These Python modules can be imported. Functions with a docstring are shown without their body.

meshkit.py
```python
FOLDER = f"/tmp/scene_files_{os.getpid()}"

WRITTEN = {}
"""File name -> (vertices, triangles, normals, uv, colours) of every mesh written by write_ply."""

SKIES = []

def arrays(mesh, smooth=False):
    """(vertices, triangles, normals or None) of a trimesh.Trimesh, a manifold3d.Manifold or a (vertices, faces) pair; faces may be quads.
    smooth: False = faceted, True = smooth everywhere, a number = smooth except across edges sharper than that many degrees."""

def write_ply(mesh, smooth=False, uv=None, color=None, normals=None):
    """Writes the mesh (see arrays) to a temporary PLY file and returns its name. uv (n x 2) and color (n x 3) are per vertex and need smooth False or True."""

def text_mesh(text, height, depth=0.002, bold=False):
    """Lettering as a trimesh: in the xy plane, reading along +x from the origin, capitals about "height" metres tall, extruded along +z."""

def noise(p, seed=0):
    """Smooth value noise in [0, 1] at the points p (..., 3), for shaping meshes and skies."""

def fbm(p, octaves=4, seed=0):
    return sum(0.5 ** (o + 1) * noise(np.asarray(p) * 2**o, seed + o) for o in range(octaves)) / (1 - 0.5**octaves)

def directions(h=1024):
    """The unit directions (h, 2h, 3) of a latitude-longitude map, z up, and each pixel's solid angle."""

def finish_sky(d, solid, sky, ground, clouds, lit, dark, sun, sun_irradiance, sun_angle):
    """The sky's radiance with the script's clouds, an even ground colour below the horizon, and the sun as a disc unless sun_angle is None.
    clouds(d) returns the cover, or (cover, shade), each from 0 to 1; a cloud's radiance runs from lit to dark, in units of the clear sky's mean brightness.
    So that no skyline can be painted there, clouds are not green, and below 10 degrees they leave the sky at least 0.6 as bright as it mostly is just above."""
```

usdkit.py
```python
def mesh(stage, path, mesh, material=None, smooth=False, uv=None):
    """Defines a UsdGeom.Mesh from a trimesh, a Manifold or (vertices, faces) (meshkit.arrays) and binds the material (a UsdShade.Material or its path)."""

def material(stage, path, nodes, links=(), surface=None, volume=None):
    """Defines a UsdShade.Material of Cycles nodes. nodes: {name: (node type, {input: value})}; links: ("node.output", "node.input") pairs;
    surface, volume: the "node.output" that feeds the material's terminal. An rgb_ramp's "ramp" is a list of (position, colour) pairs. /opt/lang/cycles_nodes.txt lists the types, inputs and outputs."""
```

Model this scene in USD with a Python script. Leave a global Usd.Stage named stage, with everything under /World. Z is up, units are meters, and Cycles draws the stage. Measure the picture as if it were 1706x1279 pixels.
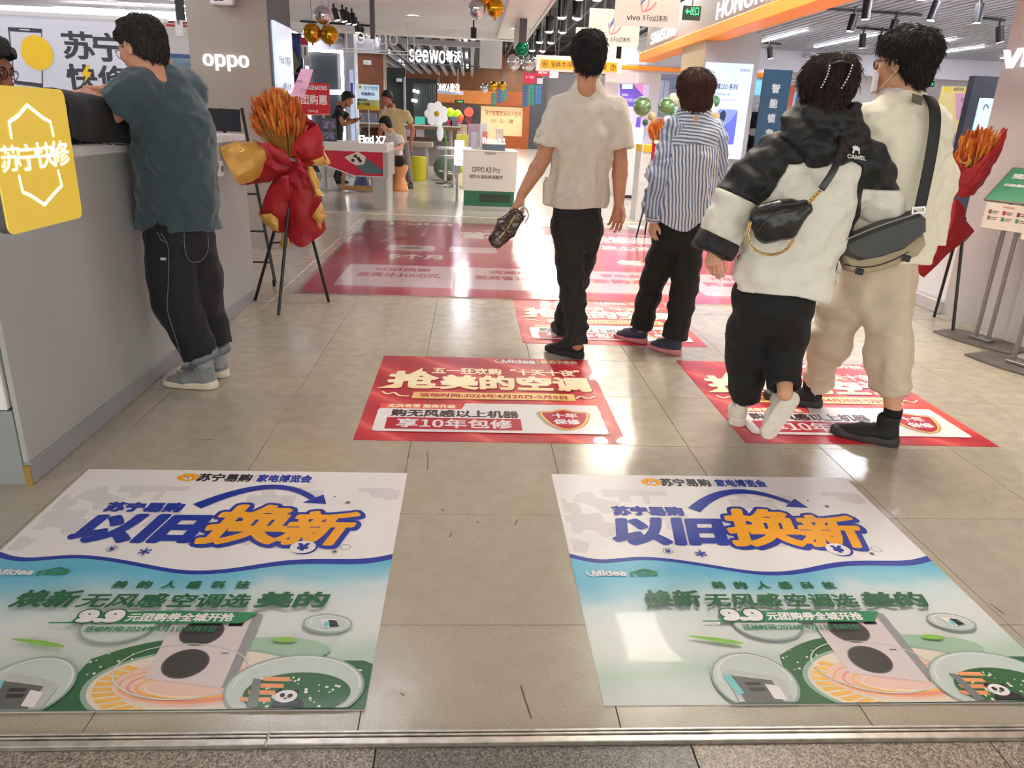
import glob, math, random
import numpy as np
import trimesh, manifold3d, meshkit, usdkit
from shapely import affinity, union_all, box as sbox
from shapely.geometry import Polygon, Point, LineString
from pxr import Usd, UsdGeom, UsdLux, UsdShade, Gf, Sdf

stage = Usd.Stage.CreateInMemory()
UsdGeom.SetStageUpAxis(stage, 'Z')
UsdGeom.SetStageMetersPerUnit(stage, 1.0)
world = UsdGeom.Xform.Define(stage, '/World')
UsdGeom.Scope.Define(stage, '/World/Looks')
V = lambda *a: np.array(a, float)

# ------------------------------------------------------------------ camera (a hand-held phone, 1.31 m up, tipped down 20 degrees)
FPX, PITCH, YAW, ROLL, CAMZ = 1224.2, 0.34407, 0.067217, 0.043214, 1.3056
_cp, _sp = math.cos(PITCH), math.sin(PITCH)
FW = V(math.sin(YAW) * _cp, math.cos(YAW) * _cp, -_sp)
_r = V(math.cos(YAW), -math.sin(YAW), 0)
_u = np.cross(_r, FW)
RT, UP = math.cos(ROLL) * _r + math.sin(ROLL) * _u, -math.sin(ROLL) * _r + math.cos(ROLL) * _u
EYE = V(0, 0, CAMZ)
cam = UsdGeom.Camera.Define(stage, '/World/camera')
cam.CreateHorizontalApertureAttr(36.0)
cam.CreateVerticalApertureAttr(36.0 * 1279 / 1706)
cam.CreateFocalLengthAttr(36.0 * FPX / 1706)
cam.CreateClippingRangeAttr((0.05, 300.0))
cam.CreateExposureAttr(1.15)
cam.AddTransformOp().Set(Gf.Matrix4d(*RT, 0, *UP, 0, *(-FW), 0, *EYE, 1))


def ray(x, y):
    return (x - 853.0) / FPX * RT - (y - 639.5) / FPX * UP + FW


def at(x, y, Y):
    "the point of the place seen at photograph pixel (x, y), Y metres ahead"
    d = ray(x, y)
    return EYE + Y / d[1] * d


def ground(x, y, z=0.0):
    d = ray(x, y)
    return EYE + (z - CAMZ) / d[2] * d


def atx(x, y, X):
    d = ray(x, y)
    return EYE + X / d[0] * d


# ------------------------------------------------------------------ materials
def lin(c):
    c = np.asarray(c, float) / 255.0
    return tuple(np.where(c <= 0.04045, c / 12.92, ((c + 0.055) / 1.055) ** 2.4))


_mats = {}


def mat(name, rgb=(200, 200, 200), rough=0.5, metal=0.0, emit=0.0, emit_rgb=None, noise=None, bump=None, coat=0.0, trans=0.0, sheen=0.0, ior=1.5, sss=0.0, alpha=1.0, dark=0.7):
    "a principled material; noise=(scale, amount) mottles its colour, bump=(scale, height) its surface"
    if name in _mats:
        return _mats[name]
    c = lin(rgb)
    p = {'base_color': c, 'roughness': rough, 'metallic': metal, 'ior': ior}
    if coat:
        p.update(coat_weight=coat, coat_roughness=0.08)
    if trans:
        p.update(transmission_weight=trans)
    if sheen:
        p.update(sheen_weight=sheen, sheen_roughness=0.5)
    if sss:
        p.update(subsurface_weight=sss, subsurface_scale=0.01, subsurface_radius=(1, .35, .2))
    if emit:
        p.update(emission_color=lin(emit_rgb or rgb), emission_strength=emit)
    if alpha < 1:
        p.update(alpha=alpha)
    nodes, links = {'p': ('principled_bsdf', p)}, []
    if noise or bump:
        nodes['g'] = ('geometry', {})
    if noise:
        nodes['n'] = ('noise_texture', {'scale': noise[0], 'detail': 4.0})
        nodes['r'] = ('rgb_ramp', {'ramp': [(0.3, tuple(v * (1 - noise[1]) for v in c)), (0.7, tuple(min(1, v * (1 + noise[1] * dark)) for v in c))]})
        links += [('g.position', 'n.vector'), ('n.fac', 'r.fac'), ('r.color', 'p.base_color')]
    if bump:
        nodes['m'] = ('noise_texture', {'scale': bump[0], 'detail': 3.0})
        nodes['b'] = ('bump', {'distance': bump[1], 'strength': 1.0})
        links += [('g.position', 'm.vector'), ('m.fac', 'b.height'), ('b.normal', 'p.normal')]
    _mats[name] = usdkit.material(stage, '/World/Looks/' + name, nodes, links, surface='p.BSDF')
    return _mats[name]


# ------------------------------------------------------------------ lights: the place's own lamps are built with their fittings below;
# here the even glow of the bright mall hall behind the camera
dome = UsdLux.DomeLight.Define(stage, '/World/hall_glow')
dome.CreateIntensityAttr(0.36)
dome.CreateColorAttr((1.0, 0.95, 0.88))


def rect_light(name, c, w, l, power, color=(1, 1, 1), down=True, axis=None):
    "a lamp of w x l metres at c shining down (or along axis)"
    L = UsdLux.RectLight.Define(stage, '/World/' + numbered(name))
    L.CreateWidthAttr(w); L.CreateHeightAttr(l)
    L.CreateIntensityAttr(power); L.CreateColorAttr(color)
    L.AddTranslateOp().Set(tuple(float(v) for v in c))
    return L


# ------------------------------------------------------------------ naming and prims
_used, _loc = {}, {}


def numbered(name, parent='/World'):
    k = (parent, name)
    n = _used.get(k, 0)
    _used[k] = n + 1
    return name if n == 0 else f'{name}_{n:03d}'


def tag(prim, label=None, cat=None, group=None, kind=None):
    for k, v in (('label', label), ('category', cat), ('group', group), ('kind', kind)):
        if v:
            prim.SetCustomDataByKey(k, v)


class Thing:
    def __init__(s, name, label, cat, loc=(0, 0, 0), group=None, kind=None):
        s.path = '/World/' + numbered(name)
        s.loc = np.array(loc, float)
        s.x = UsdGeom.Xform.Define(stage, s.path)
        s.x.AddTranslateOp().Set(Gf.Vec3d(*map(float, s.loc)))
        s.x.AddRotateZOp().Set(0.0)
        tag(s.x.GetPrim(), label, cat, group, kind)

    def part(s, name, mesh, m, smooth=False, label=None, kind=None, under=None):
        "a mesh (in world coordinates) as a part, or as a sub-part of the part whose path is under"
        parent = under or s.path
        path = parent + '/' + numbered(name, parent)
        v, f = vf(mesh)
        usdkit.mesh(stage, path, (v - s.loc, f), m, smooth)
        tag(stage.GetPrimAtPath(path), label, None, None, kind)
        return path


def vf(mesh):
    if hasattr(mesh, 'to_mesh'):
        q = mesh.to_mesh()
        return np.array(q.vert_properties[:, :3], float), np.array(q.tri_verts)
    if isinstance(mesh, (tuple, list)):
        v, f = np.asarray(mesh[0], float), np.asarray(mesh[1], int)
        if f.shape[1] == 4:
            f = np.vstack([f[:, [0, 1, 2]], f[:, [0, 2, 3]]])
        return v, f
    return np.array(mesh.vertices, float), np.array(mesh.faces)


def solo(name, label, cat, mesh, m, smooth=False, group=None, kind=None):
    path = '/World/' + numbered(name)
    v, f = vf(mesh)
    base = V((v[:, 0].min() + v[:, 0].max()) / 2, (v[:, 1].min() + v[:, 1].max()) / 2, v[:, 2].min())
    q = usdkit.mesh(stage, path, (v - base, f), m, smooth)
    UsdGeom.Xformable(q).AddTranslateOp().Set(Gf.Vec3d(*map(float, base)))
    tag(q.GetPrim(), label, cat, group, kind)
    return path


def struct(name, mesh, m, smooth=False, label=None):
    path = '/World/' + numbered(name)
    usdkit.mesh(stage, path, vf(mesh), m, smooth)
    tag(stage.GetPrimAtPath(path), label, None, None, 'structure')
    return path


def child(parent, name, mesh, m, smooth=False, label=None, kind=None):
    path = parent + '/' + numbered(name, parent)
    usdkit.mesh(stage, path, vf(mesh), m, smooth)
    tag(stage.GetPrimAtPath(path), label, None, None, kind)
    return path


def dup(src, loc, rotz=0.0, label=None, group=None):
    "a copy of a Thing with its parts"
    was = src.x.GetPrim().GetCustomData()
    name = src.path.rsplit('/', 1)[1]
    if name[-4:-3] == '_' and name[-3:].isdigit():
        name = name[:-4]
    path = '/World/' + numbered(name)
    x = UsdGeom.Xform.Define(stage, path)
    x.AddTranslateOp().Set(Gf.Vec3d(*map(float, loc)))
    x.AddRotateZOp().Set(float(math.degrees(rotz)))
    x.GetPrim().GetReferences().AddInternalReference(src.path)
    x.GetPrim().SetInstanceable(True)
    tag(x.GetPrim(), label or was['label'], was['category'], group or was.get('group'))
    return x


# ------------------------------------------------------------------ shapes
def cat(*ms):
    ms = [vf(m) for m in ms]
    n, vs, fs = 0, [], []
    for v, f in ms:
        vs.append(v); fs.append(f + n); n += len(v)
    return np.vstack(vs), np.vstack(fs)


def bx(x0, y0, z0, x1, y1, z1, b=0.0):
    "a box, its edges chamfered by b"
    c, h = V(x0 + x1, y0 + y1, z0 + z1) / 2, abs(V(x1 - x0, y1 - y0, z1 - z0)) / 2
    if b <= 0:
        m = trimesh.creation.box(2 * h)
        return np.array(m.vertices) + c, np.array(m.faces)
    pts = []
    for s in np.ndindex(2, 2, 2):
        s = np.array(s) * 2 - 1
        for k in range(3):
            q = h - b
            q[k] = h[k]
            pts.append(s * q)
    m = trimesh.Trimesh(np.array(pts)).convex_hull
    return np.array(m.vertices) + c, np.array(m.faces)


def fr(mesh, O, u, v, w=None):
    "a mesh in local axes (u, v, w) placed at O"
    u, v = np.asarray(u, float), np.asarray(v, float)
    w = np.cross(u, v) if w is None else np.asarray(w, float)
    q, f = vf(mesh)
    return q @ np.array([u, v, w]) + np.asarray(O, float), f


def rz(mesh, a, c=(0, 0, 0)):
    q, f = vf(mesh)
    c = np.asarray(c, float)
    ca, sa = math.cos(a), math.sin(a)
    return (q - c) @ np.array([[ca, sa, 0], [-sa, ca, 0], [0, 0, 1]]) + c, f


def mv(mesh, d):
    q, f = vf(mesh)
    return q + np.asarray(d, float), f


def lathe(profile, c=(0, 0, 0), n=24, sx=1.0, sy=1.0):
    p = np.array(profile, float)
    a = np.arange(n) * 2 * math.pi / n
    k = len(p)
    v = np.stack([p[:, None, 0] * np.cos(a) * sx, p[:, None, 0] * np.sin(a) * sy, np.repeat(p[:, 1:2], n, 1)], -1).reshape(-1, 3)
    f = []
    for i in range(k - 1):
        for j in range(n):
            a0, a1, b0, b1 = i * n + j, i * n + (j + 1) % n, (i + 1) * n + j, (i + 1) * n + (j + 1) % n
            f += [(a0, a1, b1), (a0, b1, b0)]
    for i, flip in ((0, True), (k - 1, False)):
        if p[i, 0] > 1e-6:
            v = np.vstack([v, [[0, 0, p[i, 1]]]])
            for j in range(n):
                t = (i * n + j, i * n + (j + 1) % n, len(v) - 1)
                f.append(t[::-1] if flip else t)
    return v + np.asarray(c, float), np.array(f)


def tube(pts, r, n=8, caps=True, flat=None):
    "a swept tube; r a number or one per point; flat=(direction, ratio) squashes the section along the direction"
    p = np.array(pts, float)
    r = np.broadcast_to(np.asarray(r, float), (len(p),))
    t = np.gradient(p, axis=0)
    t /= np.linalg.norm(t, axis=1, keepdims=True) + 1e-12
    up = V(0, 0, 1) if abs(t[0, 2]) < 0.9 else V(1, 0, 0)
    a = np.cross(t[0], up); a /= np.linalg.norm(a)
    A = []
    for i in range(len(p)):
        a = a - t[i] * (a @ t[i]); a /= np.linalg.norm(a) + 1e-12
        A.append(a)
    A = np.array(A); B = np.cross(t, A)
    g = np.arange(n) * 2 * math.pi / n
    ring = r[:, None, None] * (np.cos(g)[None, :, None] * A[:, None] + np.sin(g)[None, :, None] * B[:, None])
    if flat is not None:
        d = np.asarray(flat[0], float); d /= np.linalg.norm(d)
        ring = ring - (1 - flat[1]) * (ring @ d)[..., None] * d
    v = (p[:, None] + ring).reshape(-1, 3)
    f = []
    for i in range(len(p) - 1):
        for j in range(n):
            a0, a1, b0, b1 = i * n + j, i * n + (j + 1) % n, (i + 1) * n + j, (i + 1) * n + (j + 1) % n
            f += [(a0, a1, b1), (a0, b1, b0)]
    if caps:
        v = np.vstack([v, p[:1], p[-1:]])
        m = len(v)
        for j in range(n):
            f += [((j + 1) % n, j, m - 2), ((len(p) - 1) * n + j, (len(p) - 1) * n + (j + 1) % n, m - 1)]
    return v, np.array(f)


def bez(a, b, c, n=12):
    t = np.linspace(0, 1, n)[:, None]
    return (1 - t) ** 2 * np.asarray(a, float) + 2 * t * (1 - t) * np.asarray(b, float) + t ** 2 * np.asarray(c, float)


def spline(pts, n=40, closed=False):
    from scipy.interpolate import CubicSpline
    p = np.array(pts, float)
    if closed:
        p = np.vstack([p, p[:1]])
    d = np.r_[0, np.cumsum(np.linalg.norm(np.diff(p, axis=0), axis=1))]
    cs = CubicSpline(d, p, bc_type='periodic' if closed else 'natural')
    return cs(np.linspace(0, d[-1], n))


def ball(c, r, sub=2):
    m = trimesh.creation.icosphere(sub, 1.0)
    return np.array(m.vertices) * np.broadcast_to(np.asarray(r, float), (3,)) + np.asarray(c, float), np.array(m.faces)


def sheet(grid, th):
    "a surface given as an (m, n, 3) grid of points, made th thick"
    g = np.array(grid, float)
    du, dv = np.gradient(g, axis=0), np.gradient(g, axis=1)
    nn = np.cross(du, dv)
    nn /= np.linalg.norm(nn, axis=2, keepdims=True) + 1e-12
    m, n = g.shape[:2]
    v = np.vstack([(g + nn * th / 2).reshape(-1, 3), (g - nn * th / 2).reshape(-1, 3)])
    i, j = np.meshgrid(np.arange(m - 1), np.arange(n - 1), indexing='ij')
    q = np.stack([i * n + j, (i + 1) * n + j, (i + 1) * n + j + 1, i * n + j + 1], -1).reshape(-1, 4)
    k = m * n
    f = [q, q[:, ::-1] + k]
    ring = [(a, 0) for a in range(m)] + [(m - 1, b) for b in range(1, n)] + [(a, n - 1) for a in range(m - 2, -1, -1)] + [(0, b) for b in range(n - 2, 0, -1)]
    ids = np.array([a * n + b for a, b in ring])
    nx = np.roll(ids, -1)
    f.append(np.stack([ids, ids + k, nx + k, nx], 1))
    return v, np.vstack(f)


def polys(g):
    return [p for p in getattr(g, 'geoms', [g]) if p.geom_type == 'Polygon' and p.area > 1e-9]


def flat(geom, O=(0, 0, 0), u=(1, 0, 0), v=(0, 1, 0), off=0.0):
    "2-D print as a thin film of triangles facing u x v"
    vs, fs, n = [], [], 0
    for p in polys(geom):
        try:
            a, f = trimesh.creation.triangulate_polygon(p, engine='earcut')
        except Exception:
            continue
        a = np.asarray(a, float); f = np.asarray(f)
        if not len(f):
            continue
        e1, e2 = a[f[:, 1]] - a[f[:, 0]], a[f[:, 2]] - a[f[:, 0]]
        bad = e1[:, 0] * e2[:, 1] - e1[:, 1] * e2[:, 0] < 0
        f[bad] = f[bad][:, ::-1]
        vs.append(np.c_[a, np.full(len(a), off)]); fs.append(f + n); n += len(a)
    return fr((np.vstack(vs), np.vstack(fs)), O, u, v)


def solid(geom, d, O=(0, 0, 0), u=(1, 0, 0), v=(0, 1, 0), off=0.0):
    "a 2-D shape extruded by d along u x v"
    ms = [trimesh.creation.extrude_polygon(p, d, engine='earcut') for p in polys(geom)]
    m = vf(trimesh.util.concatenate(ms))
    return fr((m[0] + V(0, 0, off), m[1]), O, u, v)


def rrect(x0, y0, x1, y1, r):
    return sbox(x0 + r, y0 + r, x1 - r, y1 - r).buffer(r, quad_segs=4)


# ------------------------------------------------------------------ lettering
_fonts = glob.glob('/opt/blender-*/*/datafiles/fonts')[0]
_glyph = {}


def glyphs(text, bold=0, res=72, latin=False):
    "lettering as a 2-D shape in raster units"
    k = (text, bold, res, latin)
    if k not in _glyph:
        from PIL import Image, ImageDraw, ImageFont
        fn = ImageFont.truetype(_fonts + ('/Inter.woff2' if latin else '/Noto Sans CJK Regular.woff2'), res)
        x0, y0, x1, y1 = fn.getbbox(text, anchor='ls', stroke_width=bold)
        im = Image.new('L', (x1 - x0 + 8, y1 - y0 + 8))
        ImageDraw.Draw(im).text((4 - x0, 4 - y0), text, 255, fn, anchor='ls', stroke_width=bold)
        on = np.pad(np.asarray(im) > 127, ((0, 0), (1, 1))).astype(np.int8)
        rows, starts = np.nonzero(np.diff(on, axis=1) == 1)
        ends = np.nonzero(np.diff(on, axis=1) == -1)[1]
        _glyph[k] = union_all(sbox(starts, -rows - 1, ends, -rows)).simplify(0.75).buffer(0.9, quad_segs=2).buffer(-0.9, quad_segs=2).simplify(0.35)
    return _glyph[k]


def T(text, x0, y0, x1, y1, bold=0, res=72, latin=False):
    "lettering fitted into a box"
    g = glyphs(text, bold, res, latin)
    a, b, c, d = g.bounds
    sx, sy = (x1 - x0) / (c - a), (y1 - y0) / (d - b)
    return affinity.affine_transform(g, [sx, 0, 0, sy, x0 - a * sx, y0 - b * sy])


# ------------------------------------------------------------------ soft bodies: distance fields meshed by surface nets
def snet(F, ax):
    s = F < 0
    c = sum(s[i:s.shape[0] - 1 + i, j:s.shape[1] - 1 + j, k:s.shape[2] - 1 + k].astype(np.int8) for i, j, k in np.ndindex(2, 2, 2))
    act = (c > 0) & (c < 8)
    idx = np.full(act.shape, -1, np.int64)
    cells = np.argwhere(act)
    idx[act] = np.arange(len(cells))
    acc, num = np.zeros((len(cells), 3)), np.zeros(len(cells))
    pos = lambda ijk: np.stack([ax[k][ijk[:, k]] for k in range(3)], 1)
    for d in range(3):
        for o in np.ndindex(2, 2):
            a = np.insert(np.array(o), d, 0); b = np.insert(np.array(o), d, 1)
            ia, ib = cells + a, cells + b
            fa, fb = F[tuple(ia.T)], F[tuple(ib.T)]
            m = (fa < 0) != (fb < 0)
            t = (fa[m] / (fa[m] - fb[m]))[:, None]
            pa, pb = pos(ia[m]), pos(ib[m])
            acc[m] += pa + (pb - pa) * t; num[m] += 1
    v = acc / num[:, None]
    f = []
    for d in range(3):
        e, g = [(1, 2), (2, 0), (0, 1)][d]
        lo = [slice(None)] * 3; hi = [slice(None)] * 3
        lo[d] = slice(0, -1); hi[d] = slice(1, None)
        for q in (e, g):
            lo[q] = slice(1, -1); hi[q] = slice(1, -1)
        a, b = s[tuple(lo)], s[tuple(hi)]
        for w, flip in ((a & ~b, False), (~a & b, True)):
            ijk = np.argwhere(w)
            if not len(ijk):
                continue
            ijk[:, e] += 1; ijk[:, g] += 1
            def at_(de, dg):
                q = ijk.copy(); q[:, e] += de; q[:, g] += dg
                return idx[tuple(q.T)]
            quad = np.stack([at_(-1, -1), at_(0, -1), at_(0, 0), at_(-1, 0)], 1)
            f.append(quad[:, ::-1] if flip else quad)
    f = np.vstack(f)
    return v, np.vstack([f[:, [0, 1, 2]], f[:, [0, 2, 3]]])


class Field:
    "a signed distance field on a grid with smooth unions of tapered, elliptical limbs"
    def __init__(s, lo, hi, h):
        lo, hi = np.array(lo, float), np.array(hi, float)
        s.h = h
        s.ax = [np.arange(lo[k], hi[k] + h, h) for k in range(3)]
        s.F = np.full([len(a) for a in s.ax], 0.5, np.float32)

    def _sub(s, lo, hi):
        sl = []
        for k in range(3):
            a, b = np.searchsorted(s.ax[k], [lo[k], hi[k]])
            if b - a < 1:
                return None, None
            sl.append(slice(max(a - 1, 0), b + 1))
        g = np.meshgrid(*[s.ax[k][sl[k]].astype(np.float32) for k in range(3)], indexing='ij', sparse=True)
        return tuple(sl), g

    def _mix(s, sl, d, k, op):
        F = s.F[sl]
        if op == 'cut':
            d = -d
            if k > 0:
                w = np.clip(0.5 - 0.5 * (d - F) / k, 0, 1)
                s.F[sl] = d * (1 - w) + F * w + k * w * (1 - w)
            else:
                s.F[sl] = np.maximum(F, d)
        else:
            if k > 0:
                w = np.clip(0.5 + 0.5 * (d - F) / k, 0, 1)
                s.F[sl] = d * (1 - w) + F * w - k * w * (1 - w)
            else:
                s.F[sl] = np.minimum(F, d)

    def limb(s, A, B, ra, rb, k=0.02, side=None, op='add', flat_end=False):
        "ra, rb: radius, or (half width along side, half depth) at either end"
        A, B = np.array(A, float), np.array(B, float)
        ra, rb = [np.broadcast_to(np.asarray(q, float), (2,)) for q in (ra, rb)]
        R = max(ra.max(), rb.max()) * 1.02 + k + 3 * s.h
        sl, g = s._sub(np.minimum(A, B) - R, np.maximum(A, B) + R)
        if sl is None:
            return s
        D = B - A
        L2 = D @ D + 1e-12
        t = sum((g[i] - A[i]) * D[i] for i in range(3)) / L2
        tc = np.clip(t, 0, 1)
        w = [g[i] - A[i] - tc * D[i] for i in range(3)]
        if side is None and ra[0] == ra[1] and rb[0] == rb[1]:
            d = np.sqrt(w[0] ** 2 + w[1] ** 2 + w[2] ** 2) - (ra[0] + (rb[0] - ra[0]) * tc)
        else:
            ax_ = D / math.sqrt(L2)
            sd = np.asarray(side if side is not None else V(1, 0, 0), float)
            sd = sd - ax_ * (sd @ ax_); sd /= np.linalg.norm(sd)
            fd = np.cross(ax_, sd)
            u = sum(w[i] * sd[i] for i in range(3)); v = sum(w[i] * fd[i] for i in range(3)); n = sum(w[i] * ax_[i] for i in range(3))
            a, b = ra[0] + (rb[0] - ra[0]) * tc, ra[1] + (rb[1] - ra[1]) * tc
            m = np.minimum(a, b)
            q = np.sqrt((u / a) ** 2 + (v / b) ** 2 + (n / m) ** 2)
            d = (q - 1) * m
            q2 = np.sqrt((u / a ** 2) ** 2 + (v / b ** 2) ** 2 + (n / m ** 2) ** 2)
            d = np.where(q > 1e-4, q * (q - 1) / np.maximum(q2, 1e-6), d)
        if flat_end:
            d = np.maximum(d, (np.abs(t - .5) - .5) * math.sqrt(L2))
        s._mix(sl, d, k, op)
        return s

    def ell(s, c, r, k=0.02, axes=None, op='add'):
        c, r = np.array(c, float), np.broadcast_to(np.asarray(r, float), (3,))
        R = r.max() + k + 3 * s.h
        sl, g = s._sub(c - R, c + R)
        if sl is None:
            return s
        axes = np.eye(3) if axes is None else np.asarray(axes)
        w = [g[i] - c[i] for i in range(3)]
        l = [sum(w[i] * axes[j][i] for i in range(3)) for j in range(3)]
        q = np.sqrt(sum((l[j] / r[j]) ** 2 for j in range(3)))
        q2 = np.sqrt(sum((l[j] / r[j] ** 2) ** 2 for j in range(3)))
        d = q * (q - 1) / np.maximum(q2, 1e-6)
        s._mix(sl, d, k, op)
        return s

    def chain(s, pts, radii, k=0.02, side=None):
        for i in range(len(pts) - 1):
            s.limb(pts[i], pts[i + 1], radii[i], radii[i + 1], k, side)
        return s

    def sleeve(s, pts, rad, hole, k=.03, deep=.05):
        "a sleeve or leg of cloth along pts, ending squarely at the last point with an opening"
        pts = [np.array(p, float) for p in pts]
        o = object.__new__(Field); o.h, o.ax = s.h, s.ax
        o.F = np.full_like(s.F, .5)
        for i in range(len(pts) - 1):
            o.limb(pts[i], pts[i + 1], rad[i], rad[i + 1], .02 if i else 0)
        e, d = pts[-1], pts[-1] - pts[-2]
        d = d / np.linalg.norm(d)
        g = np.meshgrid(*[a.astype(np.float32) for a in s.ax], indexing='ij', sparse=True)
        n = sum((g[i] - e[i]) * d[i] for i in range(3))
        rr = np.sqrt(np.maximum(sum((g[i] - e[i]) ** 2 for i in range(3)) - n ** 2, 0))
        near_ = rr < max(rad) * 1.8
        o.F = np.where(near_, np.maximum(o.F, n), o.F)
        o.F = np.where(near_ & (n > -.2), np.maximum(o.F, -np.maximum(rr - hole, -(n + deep))), o.F).astype(np.float32)
        s._mix(tuple(slice(None) for _ in range(3)), o.F, k, 'add')
        return s

    def near(s, w=0.03):
        i = np.argwhere(np.abs(s.F) < w)
        return i, np.stack([s.ax[k][i[:, k]] for k in range(3)], 1)

    def ripple(s, amp, scale, seed=0, octaves=2, where=None):
        "folds: the surface pushed in and out by noise of the given (anisotropic) frequency"
        i, p = s.near()
        if not len(i):
            return s
        q = p * np.asarray(scale, float)
        n = 1.3 * (meshkit.fbm(q, octaves, seed) - 0.5) + 0.9 * (np.abs(meshkit.noise(q * .8 + 7.3, seed + 50) - .5) - .22)
        if where is not None:
            n = n * where(p)
        s.F[tuple(i.T)] += (2.2 * amp * n).astype(np.float32)
        return s

    def push(s, fn, w=0.04):
        i, p = s.near(w)
        s.F[tuple(i.T)] += fn(p).astype(np.float32)
        return s

    def clip(s, fn):
        "keeps where fn(x, y, z) < 0"
        g = np.meshgrid(*[a.astype(np.float32) for a in s.ax], indexing='ij', sparse=True)
        s.F = np.maximum(s.F, np.broadcast_to(fn(*g), s.F.shape).astype(np.float32))
        return s

    def copy(s):
        o = object.__new__(Field)
        o.h, o.ax, o.F = s.h, s.ax, s.F.copy()
        return o

    def mesh(s):
        F = s.F.copy()
        for k in range(3):
            sl = [slice(None)] * 3
            for e in (0, -1):
                sl[k] = e
                F[tuple(sl)] = np.maximum(F[tuple(sl)], 1e-3)
        return snet(F, s.ax)
# ================================================================== the setting
G0X, G0Y, TS = 0.37345, 1.67498, 0.6          # the tile joints' grid
rng = np.random.default_rng(7)


def tile_mat(name, rgb, rough=0.23, speck=1.0, bump=.14, var=.04):
    "worn, polished composite floor tile: fine speckle, scuffs in the gloss"
    c = np.array(lin(rgb))
    nodes = {'g': ('geometry', {}), 'n': ('noise_texture', {'scale': 240.0, 'detail': 3.0}),
             'r': ('rgb_ramp', {'ramp': [(0.35, tuple(c * (1 - 0.16 * speck))), (0.65, tuple(np.minimum(c * (1 + .1 * speck), 1)))]}),
             'n2': ('noise_texture', {'scale': 2.2, 'detail': 5.0}),
             'r2': ('rgb_ramp', {'ramp': [(0.3, (0.94, 0.935, 0.925)), (0.7, (1, 1, 1))]}),
             'mx': ('mix_color', {'blend_type': 'multiply', 'fac': 1.0}),
             'n3': ('noise_texture', {'scale': 14.0, 'detail': 6.0}),
             'mr': ('map_range', {'from_min': 0.3, 'from_max': 0.7, 'to_min': rough - var, 'to_max': rough + var}),
             'n4': ('noise_texture', {'scale': 9.0, 'detail': 2.0}),
             'b': ('bump', {'distance': 0.0005, 'strength': bump}),
             'p': ('principled_bsdf', {'ior': 1.55, 'specular_ior_level': 0.75})}
    links = [('g.position', 'n.vector'), ('n.fac', 'r.fac'), ('g.position', 'n2.vector'), ('n2.fac', 'r2.fac'), ('r.color', 'mx.a'), ('r2.color', 'mx.b'),
             ('mx.result', 'p.base_color'), ('g.position', 'n3.vector'), ('n3.fac', 'mr.value'), ('mr.result', 'p.roughness'), ('g.position', 'n4.vector'), ('n4.fac', 'b.height'), ('b.normal', 'p.normal')]
    return usdkit.material(stage, '/World/Looks/' + name, nodes, links, surface='p.BSDF')


def granite_mat(name, rgb):
    c = np.array(lin(rgb))
    nodes = {'g': ('geometry', {}), 'v': ('voronoi_texture', {'scale': 260.0}), 'bw': ('rgb_to_bw', {}),
             'r': ('rgb_ramp', {'ramp': [(0.2, tuple(c * 0.35)), (0.42, tuple(c * 0.8)), (0.6, tuple(c)), (0.85, tuple(np.minimum(c * 1.6, 1)))]}),
             'p': ('principled_bsdf', {'roughness': 0.35})}
    return usdkit.material(stage, '/World/Looks/' + name, nodes, [('g.position', 'v.vector'), ('v.color', 'bw.color'), ('bw.val', 'r.fac'), ('r.color', 'p.base_color')], surface='p.BSDF')


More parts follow.
